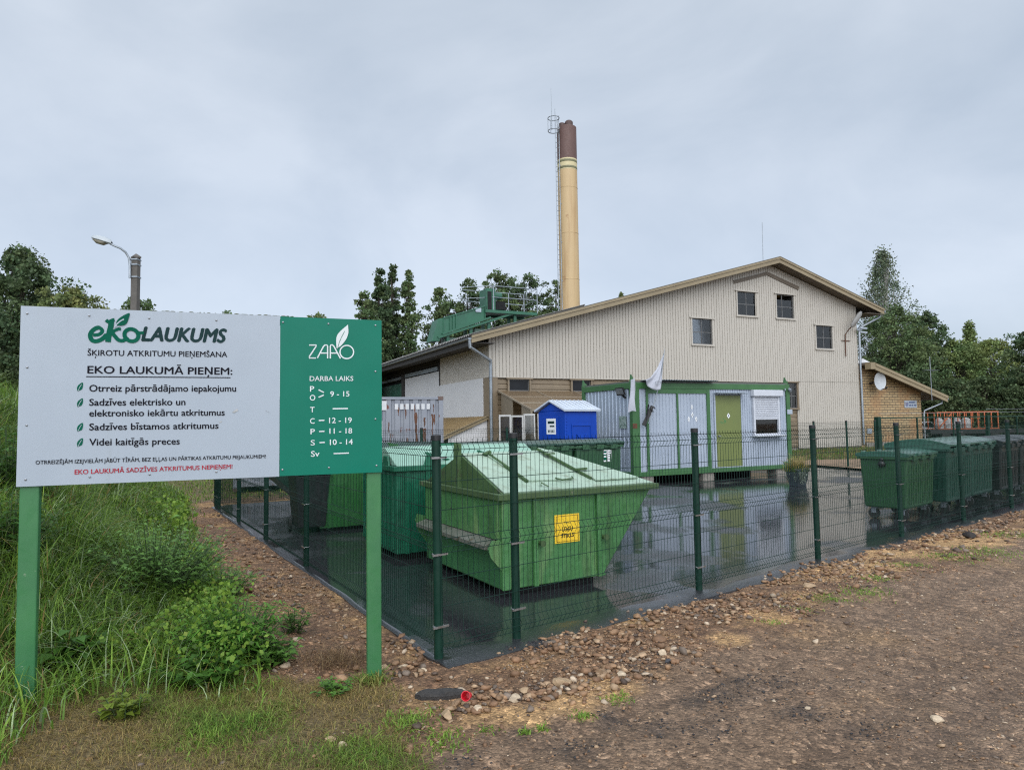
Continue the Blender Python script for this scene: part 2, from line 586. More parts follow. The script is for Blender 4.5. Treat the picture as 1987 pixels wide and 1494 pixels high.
# ------------------------------------------------------------------ wet asphalt pad
def asphalt_mat():
    g = NT('wet_asphalt')
    v = g.vec(world=True)
    pud = g.noise(0.42, 5, v, 0.55, 0.4)
    mask = g.ramp(pud, [(0.37, 0), (0.47, 1)])
    # rim of the pad drains dry: attribute 'rim' = 1 near the edge
    a = g.n('ShaderNodeVertexColor'); a.layer_name = 'rim'
    mask = g.math('MULTIPLY', mask, g.math('SUBTRACT', 1.0, a.outputs[0]))
    n2 = g.noise(5, 6, v)
    vor = g.n('ShaderNodeTexVoronoi'); vor.inputs['Scale'].default_value = 90
    g.l(v, vor.inputs['Vector'])
    base = g.mix(n2, (0.016, 0.017, 0.020), (0.032, 0.033, 0.037))
    sp = g.n('ShaderNodeSeparateColor'); g.l(vor.outputs['Color'], sp.inputs[0])
    base = g.mix(g.ramp(sp.outputs[0], [(0.85, 0), (1.0, 0.6)]), base, (0.075, 0.073, 0.070))
    g.col(base)
    g.rough(g.rng(mask, 0, 1, 0.42, 0.035))
    g.p.inputs['Specular IOR Level'].default_value = 1.0
    hh = g.math('MULTIPLY', vor.outputs['Distance'], g.math('SUBTRACT', 1.05, mask))
    rip = g.noise(14, 2, g.vec((1.0, 0.35, 1), True, (0, 0, YB)))
    hh = g.math('ADD', g.math('MULTIPLY', hh, 0.9), g.math('MULTIPLY', rip, 0.06))
    g.bump(hh, 0.35, 0.012)
    return g.m
R_END = C0 + dR * 24
outl = []
inw = []
def edge_run(p, q, off, step, amp):
    L = (q - p).length
    k = max(2, int(L / step))
    for i in range(k):
        t = i / k
        pt = p + (q - p) * t
        am = amp * float(wav(np.array([pt.x]), np.array([pt.y]), 3.0, 3, 14)[0])
        outl.append(pt + off * 1.0 + off.normalized() * am)
        inw.append(-off.normalized())
edge_run(C0 + oL * 0.05, R_END, oR * 0.19, 0.09, 0.05)
far_pts = [Vector((18.0, 22.0, 0)), Vector((14.0, 22.2, 0)), Vector((12.1, 22.95, 0)), Vector((11.75, 25.7, 0)), Vector((9.5, 25.3, 0))]
outl += far_pts
inw += [Vector((-0.6, -0.6, 0)), Vector((0, -1, 0)), Vector((-0.7, -0.7, 0)), Vector((-0.9, -0.3, 0)), Vector((0, -1, 0))]
edge_run(Vector((8.0, 24.4, 0)), FL + nB * 0.2, nB * 0.1, 0.4, 0.05)
edge_run(FL, C0, oL * 0.06, 0.12, 0.02)
N_ = len(outl)
inn = []
for i in range(N_):
    left_run = i > 0 and (inw[i] - (-oL)).length < 0.01
    wdt = 0.05 if left_run else 0.24 + 0.09 * math.sin(outl[i].x * 2.1) + 0.05 * math.sin(outl[i].x * 5.3)
    inn.append(outl[i] + inw[i] * wdt)
bm = bmesh.new()
vi = [bm.verts.new((p.x, p.y, 0.0)) for p in inn]
vo = [bm.verts.new((p.x, p.y, -0.012)) for p in outl]
vb = [bm.verts.new((p.x * 1.0, p.y * 1.0, -0.13)) for p in outl]
fc = bm.faces.new(vi)
for i in range(N_):
    k = (i + 1) % N_
    bm.faces.new((vo[i], vo[k], vi[k], vi[i]))
    bm.faces.new((vb[i], vb[k], vo[k], vo[i]))
bmesh.ops.triangulate(bm, faces=[fc])
me = bpy.data.meshes.new('asphalt_pad')
bm.to_mesh(me)
rimv = np.zeros((len(me.vertices), 3), dtype=np.float32)
for v in me.vertices:
    if v.co.z < -0.005: rimv[v.index] = 1
bm.free()
ca = me.color_attributes.new('rim', 'FLOAT_COLOR', 'POINT')
cc = np.ones((len(me.vertices), 4), dtype=np.float32); cc[:, :3] = rimv
ca.data.foreach_set('color', cc.ravel())
me.materials.append(asphalt_mat())
pad = bpy.data.objects.new('asphalt_pad', me)
COL.objects.link(pad)
tag(pad, kind='structure')

# sandy path and field strip between the yard and the hall are part of the one ground sheet; a sheet of sand lies on it
def sand_mat():
    g = NT('sand_path')
    v = g.vec(world=True)
    g.col(g.mix(g.noise(4, 6, v), (0.30, 0.20, 0.125), (0.21, 0.135, 0.085)))
    g.rough(0.85)
    g.bump(g.noise(30, 5, v), 0.5, 0.02)
    return g.m
sp_ = MB()
pp = [Vector((8.0, 24.6, 0)), Vector((11.6, 25.9, 0)), Vector((12.3, 23.1, 0)), Vector((14.2, 22.4, 0)), Vector((19, 22.2, 0)), Vector((24, 23.5, 0)), Vector((24, 28.5, 0)),
      Vector((18.0, 29.0, 0)), Vector((14.0, 29.2, 0)), Vector((11, 28.6, 0)), Vector((8, 27.0, 0))]
sp_.add([(p.x, p.y, 0.055) for p in pp], [tuple(range(len(pp)))])
tag(sp_.build('sand_path', sand_mat()), kind='structure')

# ------------------------------------------------------------------ mesh fences
PH, MESH_T, MESH_B = 1.735, 1.70, 0.055
def wire_profile():
    """(z, outward bulge) of one vertical wire from top to bottom, and heights of the horizontal wires"""
    T = MESH_T
    z = [T, T - 0.03]
    o = [0, 0]
    hz = [(T - 0.03, 0)]
    for c in (0.085, 0.835, 1.575):
        z += [T - c + 0.055, T - c, T - c - 0.055]
        o += [0, 0.038, 0]
        hz += [(T - c + 0.055, 0), (T - c, 0.038), (T - c - 0.055, 0)]
    z.append(MESH_B); o.append(0)
    hz += [(T - 0.335, 0), (T - 0.555, 0), (T - 1.085, 0), (T - 1.30, 0)]
    return z, o, hz
WZ, WO, WH = wire_profile()
def panel_mesh(L, outs, rad=0.0026, pitch=0.05):
    """panel lying along local +x from 0..L; outs = +1/-1 side to which folds bulge (local y)"""
    n = max(1, int(round(L / pitch)))
    V = []; F = []
    pts0 = np.array([(outs * o, z) for z, o in zip(WZ, WO)])
    m = len(pts0)
    for i in range(n + 1):
        x = L * i / n
        b = len(V)
        for (y, z) in pts0:
            V += [(x - rad, y, z), (x, y - rad, z), (x + rad, y, z), (x, y + rad, z)]
        for j in range(m - 1):
            for k in range(4):
                F.append((b + j * 4 + k, b + j * 4 + (k + 1) % 4, b + (j + 1) * 4 + (k + 1) % 4, b + (j + 1) * 4 + k))
    for z, o in WH:
        b = len(V)
        y = outs * (o + 0.004)
        r = rad * 1.15
        for x in (0, L):
            V += [(x, y - r, z), (x, y, z - r), (x, y + r, z), (x, y, z + r)]
        for k in range(4):
            F.append((b + k, b + (k + 1) % 4, b + 4 + (k + 1) % 4, b + 4 + k))
    return np.array(V), np.array(F)
def fence(name, label, start, d, ts, outs, first_panel=True, group=None, skip_first=False, rad=0.0025, clamps=True, pitch=0.05):
    yaw = math.atan2(d.y, d.x)
    root = thing(name, label, 'fence', start, yaw, group)
    proto = None
    for i, t in enumerate(ts):
        if t is None or (i == 0 and skip_first): continue
        if proto is None:
            mb = MB()
            mb.lathe([(0.037, -0.15), (0.037, PH - 0.04)], n=14)
            p = mb.build('post', m_dkgreen, root, True)
            cp = MB().lathe([(0.0395, PH - 0.045), (0.040, PH - 0.006), (0.035, PH), (0.0, PH + 0.001)], n=14).build('cap', m_capblk, p, True)
            if clamps:
                for z in (MESH_T - 0.145, MESH_T - 0.90, MESH_B + 0.19):
                    cm = MB()
                    cm.tube([(0.041 * math.cos(a), 0.041 * math.sin(a), z) for a in np.linspace(0, 2 * math.pi, 15)], 0.0045, 5, False)
                    cm.box(-0.07, 0.07, outs * 0.040 - 0.006, outs * 0.040 + 0.006, z - 0.008, z + 0.008)
                    cm.build('clamp', m_clamp, p)
            proto = p
        else:
            p = copy_tree(proto, root)
        p.location = (t, -outs * 0.043, 0)
        p.rotation_euler = (random.uniform(-0.006, 0.006), random.uniform(-0.006, 0.006), 0)
    cache = {}
    for i in range(len(ts) - 1):
        if ts[i] is None or ts[i + 1] is None: continue
        L = ts[i + 1] - ts[i]
        key = round(L, 2)
        if key not in cache:
            V, F = panel_mesh(L, outs, rad, pitch)
            cache[key] = fastmesh('panel', V, F, m_wire, root)
            pn = cache[key]
        else:
            pn = cache[key].copy()
            COL.objects.link(pn)
            pn.parent = root
        pn.location = (ts[i], 0, 0)
    return root
# right (road) side: outward is to the right of travel -> local -y
fence('mesh_fence', 'dark green folded wire mesh fence in front of the skips, along the gravel road', C0, dR,
      [0, 0.772, 3.272, 5.772, 8.272, 10.772, 13.272, 15.772], -1, group='wire mesh fences round the yard')
fence('mesh_fence', 'dark green wire mesh fence beside the grassy bank, passing behind the signboard', C0, dL,
      [0.03, 1.67, 4.17, 6.67, 9.17, 11.67, 12.15], 1, group='wire mesh fences round the yard', skip_first=True)
fence('mesh_fence', 'dark green wire mesh fence at the yard back, before the rusty container', FL, dB,
      [0.03, 2.5, 5.0, 7.5, 9.9], 1, group='wire mesh fences round the yard', clamps=False, skip_first=True)
fence('mesh_fence', 'short dark green wire mesh fence between the flower tub and the gate', FL, dB,
      [18.0, 19.6, 21.3, 22.85], 1, group='wire mesh fences round the yard', clamps=False)

# gate behind the bins
gr_ = thing('yard_gate', 'wide dark green sliding gate with square posts behind the wheeled bins', 'gate', FL + dB * 23.0, YB)
for x, w in ((0.0, 0.17), (7.0, 0.12), (13.5, 0.12)):
    MB().box(x, x + w, -w / 2, w / 2, -0.1, 1.86).build('post', m_dkgreen, gr_, bevel=0.006)
fr = MB()
fr.box(0.18, 16.0, -0.02, 0.03, 1.78, 1.83)
fr.box(0.18, 16.0, -0.02, 0.03, 0.14, 0.2)
for x in (0.22, 2.4, 4.7, 9.2, 11.3): fr.box(x, x + 0.05, -0.018, 0.028, 0.2, 1.78)
fr.build('gate_frame', m_dkgreen, gr_)
V, F = panel_mesh(15.6, -1, 0.003, 0.06)
V[:, 2] = np.minimum(V[:, 2], 1.76)
pn = fastmesh('mesh_panel', V, F, m_wire, gr_); pn.location = (0.3, 0.05, 0.05)
wi = MB()
for z in (1.98, 2.12):
    wi.tube([(7.0 if z > 2 else 0.1, 0, z), (16, 0, z + 0.02)], 0.006, 5)
wi.build('top_wire', m_galv, gr_)

# ------------------------------------------------------------------ signboard
S0 = Vector((-3.036, 4.13, 0)); S1 = Vector((-0.955, 4.905, 0))
sdir = (S1 - S0).normalized(); syaw = math.atan2(sdir.y, sdir.x)
snor = Vector((sdir.y, -sdir.x, 0))
SLEN = (S1 - S0).length
ZB, ZT = 1.476, 2.588
def spt(px, py):
    p = onplane(px, py, S0, snor)
    return ((p - S0).dot(sdir), p.z)
m_white = pbr('white_sheet', (0.325, 0.370, 0.425), (0.305, 0.348, 0.402), 1.5, 0.38, streak=(0.275, 0.305, 0.33), samt=0.36, sscale=(7, 7, 0.5))
m_sgreen = pbr('sign_green', (0.001, 0.150, 0.098), (0.001, 0.130, 0.085), 1.2, 0.42, spec=0.22)
m_post = pbr('post_green_paint', (0.042, 0.165, 0.058), (0.032, 0.135, 0.052), 3, 0.42, streak=(0.024, 0.105, 0.05), samt=0.34, sscale=(14, 14, 0.8), spots=(0.30, 0.33, 0.25), spamt=0.70, spscale=16)
m_ink = pbr('ink_black', (0.010, 0.010, 0.016), None, 3, 0.7, spec=0.08)
m_ink2 = pbr('ink_slate', (0.016, 0.040, 0.042), None, 3, 0.7, spec=0.08)
m_red = pbr('ink_red', (0.36, 0.018, 0.035), None, 3, 0.7, spec=0.1)
m_ekog = pbr('ink_green', (0.002, 0.095, 0.058), None, 3, 0.7, spec=0.1)
m_wtxt = pbr('ink_white', (0.66, 0.70, 0.71), None, 3, 0.6, spec=0.15)
m_moss = pbr('moss', (0.045, 0.060, 0.018), (0.075, 0.070, 0.035), 30, 0.95, bump=0.8)
sign = thing('information_sign', 'large white and green recycling yard signboard on two green posts', 'sign', S0, syaw)
UG = spt(543, 770)[0]
pw = MB().box(0, UG - 0.002, -0.012, 0.004, ZB, ZT).build('white_panel', m_white, sign)
pg = MB().box(UG, SLEN, -0.012, 0.004, ZB + 0.003, ZT - 0.003).build('green_panel', m_sgreen, sign)
MB().box(0.02, SLEN - 0.02, 0.012, 0.042, ZT - 0.06, ZT - 0.02).box(0.02, SLEN - 0.02, 0.012, 0.042, ZB + 0.02, ZB + 0.06).build('back_rail', m_post, sign)
for u0, u1 in ((0.012, 0.116), (SLEN - 0.106, SLEN - 0.004)):
    MB().box(u0, u1, 0.006, 0.062, -0.25, ZT - 0.07).build('post', m_post, sign, bevel=0.008)
TXY = -0.0145
def text_mesh(txt, px0, yb0, px1, yb1, cap_px, mat, parent, name, shear=0.0, bold=0.0, capchar=0.727):
    """flat lettering fitted between two baseline points of the board; cap_px is the capital height in photo px"""
    a = spt(px0, yb0); b = spt(px1, yb1); top = spt(px0, yb0 - cap_px)
    cu = bpy.data.curves.new('txt', 'FONT')
    cu.body = txt
    cu.size = 1.0
    cu.shear = shear
    cu.resolution_u = 3
    ob = bpy.data.objects.new('txt', cu)
    COL.objects.link(ob)
    dg = bpy.context.evaluated_depsgraph_get()
    me = bpy.data.meshes.new_from_object(ob.evaluated_get(dg))
    bpy.data.objects.remove(ob)
    n = len(me.vertices)
    co = np.empty(n * 3, dtype=np.float32)
    me.vertices.foreach_get('co', co)
    co = co.reshape(-1, 3)
    x0, x1 = co[:, 0].min(), co[:, 0].max()
    sc = (top[1] - a[1]) / capchar
    offs = [(0, 0)]
    if bold > 0.003: offs += [(bold, 0), (-bold, 0), (0, bold * 0.7), (0, -bold * 0.7)]
    bx = (b[0] - a[0]) / (x1 - x0)
    verts = []; faces = []
    base_f = [tuple(p.vertices) for p in me.polygons]
    for q, (ox, oy) in enumerate(offs):
        t = (co[:, 0] - x0) / (x1 - x0)
        k = len(verts)
        for i_ in range(n):
            verts.append((a[0] + (b[0] - a[0]) * t[i_] + ox * bx, TXY - 0.0002 * q, a[1] + (b[1] - a[1]) * t[i_] + (co[i_, 1] + oy) * sc))
        faces += [tuple(v_ + k for v_ in f) for f in base_f]
    me = bpy.data.meshes.new(name)
    me.from_pydata(verts, [], faces)
    me.update()
    me.materials.clear()
    me.materials.append(mat)
    o = bpy.data.objects.new(name, me)
    COL.objects.link(o)
    o.parent = parent
    return o
def stroke(mb, pts, w, y=TXY, closed=False):
    """flat ribbon through photo points, width in metres (single or per point)"""
    P = [Vector(spt(*p)) if not isinstance(p, Vector) else p for p in pts]
    n = len(P)
    ws = [w] * n if isinstance(w, (int, float)) else w
    L = []; Rr = []
    for i in range(n):
        a = P[(i - 1) % n] if closed or i > 0 else P[i]
        b = P[(i + 1) % n] if closed or i < n - 1 else P[i]
        d = (b - a).normalized()
        nn = Vector((-d.y, d.x))
        L.append(P[i] + nn * ws[i] / 2); Rr.append(P[i] - nn * ws[i] / 2)
    vs = [(p.x, y, p.y) for p in L + Rr]
    fs = []
    for i in range(n if closed else n - 1):
        j = (i + 1) % n
        fs.append((i, j, n + j, n + i))
    mb.add(vs, fs)
def smooth_pts(pts, k=6):
    out = []
    n = len(pts)
    for i in range(n - 1):
        p0, p1, p2, p3 = pts[max(i - 1, 0)], pts[i], pts[i + 1], pts[min(i + 2, n - 1)]
        for j in range(k):
            t = j / k
            out.append(tuple(0.5 * (2 * b + (c - a) * t + (2 * a - 5 * b + 4 * c - d) * t * t + (3 * b - a - 3 * c + d) * t ** 3) for a, b, c, d in zip(p0, p1, p2, p3)))
    out.append(pts[-1])
    return out
def poly(mb, pts, y=TXY):
    P = [spt(*p) for p in pts]
    mb.add([(u, y, z) for u, z in P], [tuple(range(len(P)))])
MPX = SLEN / 702.0 * 1.0                           # board metres per photo px (rough)
def q2(x, y): return (140 + x * 0.24758, 590 + y * 0.24758)   # points read off an enlargement of the white panel
lg = MB()
e_ = [(168, 246), (215, 240), (240, 215), (225, 192), (195, 190), (160, 215), (146, 250), (160, 285), (195, 293), (240, 275), (275, 240)]
stroke(lg, [q2(*p) for p in smooth_pts(e_)], [0.021 if i < 20 else 0.026 for i in range(len(smooth_pts(e_)))])
stroke(lg, [q2(*p) for p in smooth_pts([(268, 128), (290, 142), (318, 130), (336, 126)])], 0.022)
stroke(lg, [q2(*p) for p in smooth_pts([(312, 130), (306, 180), (292, 240), (284, 300)])], 0.032, TXY - 0.0004)
stroke(lg, [q2(*p) for p in smooth_pts([(300, 238), (330, 215), (360, 200), (386, 198)])], 0.019, TXY - 0.0008)
stroke(lg, [q2(*p) for p in smooth_pts([(318, 228), (345, 262), (370, 285), (405, 288), (440, 262)])], 0.023, TXY - 0.0012)
o_ = [(468 + 54 * math.cos(a) + 6 * math.sin(a), 246 + 48 * math.sin(a)) for a in np.linspace(0, 2 * math.pi, 26)[:-1]]
stroke(lg, [q2(*p) for p in o_], 0.024, TXY - 0.0016, True)
stroke(lg, [q2(*p) for p in smooth_pts([(440, 205), (480, 200), (515, 225), (565, 228)])], 0.018, TXY - 0.0020)
poly(lg, [q2(*p) for p in smooth_pts([(350, 176), (352, 140), (385, 105), (452, 74), (445, 120), (428, 158), (395, 172), (366, 172), (350, 176)])[:-1]], TXY - 0.0024)
lg.build('logo', m_ekog, pw)
lv = MB()
stroke(lv, [q2(*p) for p in smooth_pts([(336, 188), (350, 165), (380, 138), (410, 122)])], 0.007, TXY - 0.0030)
stroke(lv, [q2(*p) for p in smooth_pts([(346, 160), (352, 178), (372, 180)])], 0.006, TXY - 0.0033)
lv.build('leaf_vein', m_white, pw)
T = text_mesh
T('LAUKUMS', 276, 661.5, 439, 664.8, 28, m_ink2, pw, 'lettering', 0.22, 0.045)
T('ŠKIROTU ATKRITUMU PIEŅEMŠANA', 171, 690.2, 441, 693.3, 11.4, m_ink, pw, 'lettering', 0, 0.012)
ck_ = MB(); stroke(ck_, [(186.5, 692.2), (185.6, 695.6)], 0.0050); ck_.build('lettering', m_ink, pw)
T('EKO LAUKUMĀ PIEŅEM:', 171, 724.6, 450.6, 727.2, 15, m_ink, pw, 'lettering', 0, 0.018)
T('Otrreiz pārstrādājamo iepakojumu', 174.4, 759.8, 458, 759.8, 13.6, m_ink, pw, 'lettering', 0, 0.017)
T('Sadzīves elektrisko un', 174.4, 787, 360, 786, 13.6, m_ink, pw, 'lettering', 0, 0.017)
T('elektronisko iekārtu atkritumus', 174.4, 808, 436, 806, 13.4, m_ink, pw, 'lettering', 0, 0.017)
T('Sadzīves bīstamos atkritumus', 174.4, 834.6, 424, 831.4, 13.6, m_ink, pw, 'lettering', 0, 0.017)
T('Videi kaitīgās preces', 174.4, 864, 349, 861.8, 13.6, m_ink, pw, 'lettering', 0, 0.017)
T('OTRREIZĒJĀM IZEJVIELĀM JĀBŪT TĪRĀM, BEZ EĻĻAS UN PĀRTIKAS ATKRITUMU PIEJAUKUMIEM!', 70.4, 900.6, 515.6, 888.4, 7.8, m_ink, pw, 'lettering', 0, 0.012)
T('EKO LAUKUMĀ SADZĪVES ATKRITUMUS NEPIEŅEM!', 146, 919.8, 451, 908.6, 9.2, m_red, pw, 'lettering', 0, 0.016)
ul = MB(); stroke(ul, [(168, 731), (447.5, 733)], 0.0055); ul.build('underline', m_ink, pw)
for cx_, cy_ in ((156.5, 751), (156.5, 781.5), (156.5, 829), (156.5, 858.5)):
    lf = MB()
    L = [(-4.6, 8.8), (-6, 2), (-3, -4), (4.8, -8.6), (5.4, -1), (3, 5), (-2, 7)]
    poly(lf, smooth_pts([(cx_ + a, cy_ + b) for a, b in L] + [(cx_ - 4.6, cy_ + 8.8)], 4)[:-1])
    lf.build('leaf_bullet', m_ekog, pw)
    lf = MB(); stroke(lf, [(cx_ - 3.6, cy_ + 7.5), (cx_ - 1, cy_ + 1), (cx_ + 3, cy_ - 5)], 0.0030, TXY - 0.0008); lf.build('leaf_vein', m_white, pw)
def q3(x, y): return (520 + x * 0.2275, 600 + y * 0.2275)
def T3(txt, x0, b0, x1, b1, cap, bold=0.014):
    p, q = q3(x0, b0), q3(x1, b1)
    return T(txt, p[0], p[1], q[0], q[1], cap * 0.2275, m_wtxt, pg, 'lettering', 0, bold)
T3('DARBA LAIKS', 355, 613, 725, 612, 43)
T3('P', 358, 703, 392, 702, 48); T3('O', 356, 779, 402, 778, 50); T3('9 - 15', 530, 746, 692, 744, 47)
T3('T', 358, 880, 395, 879, 48); T3('C', 358, 976, 396, 975, 48); T3('12 - 19', 520, 971, 712, 968, 48)
T3('P', 362, 1066, 398, 1065, 48); T3('11 - 18', 523, 1061, 715, 1058, 48)
T3('S', 364, 1160, 398, 1159, 48); T3('10 - 14', 527, 1156, 720, 1152, 48); T3('Sv', 366, 1256, 437, 1254, 50)
st = MB()
for a, b in (((430, 688), (475, 711)), ((430, 752), (475, 732)), ((550, 849), (680, 847)), ((432, 949), (480, 947)), ((434, 1042), (480, 1040)), ((438, 1137), (484, 1134)), ((558, 1230), (688, 1225))):
    stroke(st, [q3(*a), q3(*b)], 0.0085)
st.build('dash_marks', m_wtxt, pg)
zl = MB()
ZW = 0.0088
for pl in ([(350, 308), (412, 308), (408, 320), (352, 405), (350, 418), (408, 418)], [(420, 418), (470, 322), (484, 308), (502, 308), (507, 318), (507, 422)],
           [(448, 376), (507, 376)], [(530, 422), (530, 318), (534, 308), (548, 306), (560, 318), (616, 422)], [(530, 376), (588, 376)]):
    stroke(zl, [q3(*p) for p in pl], ZW, TXY - 0.0004 * random.random())
stroke(zl, [q3(670 + 58 * math.cos(a), 367 + 56 * math.sin(a)) for a in np.linspace(0, 2 * math.pi, 28)[:-1]], ZW, TXY - 0.0006, True)
poly(zl, [q3(*p) for p in smooth_pts([(680, 135), (628, 178), (590, 222), (580, 270), (584, 335), (592, 332), (622, 312), (662, 262), (683, 205), (680, 135)])[:-1]], TXY - 0.0012)
zl.build('logo', m_wtxt, pg)
zv = MB(); stroke(zv, [q3(*p) for p in smooth_pts([(594, 330), (612, 270), (652, 190)])], [0.004] * 12 + [0.003] * 1, TXY - 0.0018); zv.build('leaf_vein', m_sgreen, pg)
m_screw = pbr('screw_head', (0.35, 0.36, 0.38), None, 3, 0.35, 0.8)
for par, L in ((pw, [(54, 609), (174, 613), (290, 618), (420, 622), (54, 713), (53, 825), (51, 930), (175, 925), (291, 920), (420, 915)]), (pg, [(549, 626), (637, 629), (728, 632), (728, 721), (728, 813), (548, 911), (638, 907), (730, 903)])):
    for p in L:
        u, z = spt(*p)
        s = MB(); s.lathe([(0.0075, 0), (0.0065, 0.004), (0.003, 0.006)], n=8)
        s.v = [(u + a, -0.012 - c, z + b) for a, b, c in s.v]
        s.build('screw', m_screw, par)
tp = MB()
for px, py, dx, dy in ((456, 797, 9, 4), (518, 798, 9, -4), (428, 818, 4, 0)):
    poly(tp, [(px - dx * 0.6, py + dy * 0.7), (px + dx * 0.5, py - dy * 0.8 - 1), (px + dx * 0.7, py - dy * 0.3 + 1), (px - dx * 0.2, py + dy * 0.6 + 2)])
tp.build('tape_scrap', pbr('old_tape', (0.30, 0.31, 0.31), (0.4, 0.4, 0.4), 40, 0.6), pw)
ms = MB()
for i in range(70):
    u = random.uniform(0.02, UG) if random.random() < 0.9 else random.uniform(UG, UG + 0.1)
    l, h = random.uniform(0.006, 0.035), random.uniform(0.002, 0.007)
    ms.lathe([(l * 0.5, -0.003), (l * 0.5, h * 0.4), (l * 0.25, h)], (u, 0, ZT), 6)
ms.v = [(a, b * 0.25 - 0.004, c) for a, b, c in ms.v]
ms.build('moss', m_moss, pw)
# ------------------------------------------------------------------ skips
SK_YAW = math.radians(29.4)
m_skip = pbr('skip_green_faded', (0.055, 0.180, 0.055), (0.040, 0.140, 0.042), 1.6, 0.5, streak=(0.165, 0.255, 0.100), samt=0.47, sscale=(3.1, 3.1, 0.6), spots=(0.050, 0.030, 0.016), spamt=0.66, spscale=9, bump=0.3, dark=(0.026, 0.066, 0.020), damt=0.49, dent=0.6)
m_skipl = pbr('skip_green_lower', (0.038, 0.150, 0.052), (0.028, 0.115, 0.040), 1.6, 0.48, dark=(0.018, 0.055, 0.022), streak=(0.085, 0.205, 0.085), samt=0.36, sscale=(6, 6, 0.5), spots=(0.03, 0.06, 0.03), spamt=0.64, spscale=12)
m_mint = pbr('lid_mint', (0.33, 0.43, 0.34), (0.27, 0.37, 0.285), 2.2, 0.45, streak=(0.21, 0.30, 0.21), samt=0.32, sscale=(3, 3, 3), spots=(0.13, 0.14, 0.08), spamt=0.67, spscale=7, dark=(0.20, 0.24, 0.165), damt=0.48, dent=0.4)
m_moldy = pbr('skip_green_moss', (0.036, 0.075, 0.020), (0.050, 0.105, 0.034), 3, 0.6, spots=(0.035, 0.05, 0.02), spamt=0.60, spscale=7, streak=(0.04, 0.065, 0.02), samt=0.40)
m_rim = pbr('skip_rim', (0.040, 0.072, 0.024), (0.052, 0.100, 0.034), 4, 0.55, spots=(0.14, 0.13, 0.09), spamt=0.63, spscale=8)
m_ledge = pbr('bare_grey_steel', (0.19, 0.19, 0.165), (0.10, 0.11, 0.08), 5, 0.5, 0.3, spots=(0.09, 0.07, 0.04), spamt=0.6)
m_rust = pbr('rust', (0.12, 0.045, 0.02), (0.06, 0.03, 0.018), 12, 0.8, bump=0.3)
m_yel = pbr('yellow_board', (0.78, 0.52, 0.03), (0.72, 0.46, 0.025), 3, 0.4)
m_teal = pbr('skip_teal', (0.006, 0.115, 0.060), (0.005, 0.090, 0.047), 1.5, 0.4, streak=(0.015, 0.145, 0.080), samt=0.34, dark=(0.006, 0.055, 0.030), damt=0.46, dent=0.35)
m_mint2 = pbr('lid_pale_mint', (0.25, 0.41, 0.325), (0.20, 0.35, 0.27), 2, 0.32, dark=(0.16, 0.26, 0.19), damt=0.36, spots=(0.03, 0.12, 0.07), spamt=0.70, spscale=4)
m_grn3 = pbr('skip_grass_green', (0.020, 0.115, 0.025), (0.015, 0.085, 0.02), 1.5, 0.42, streak=(0.03, 0.14, 0.04), samt=0.3)
m_dgrn = pbr('skip_dark_green', (0.012, 0.045, 0.030), (0.010, 0.032, 0.022), 2, 0.42)

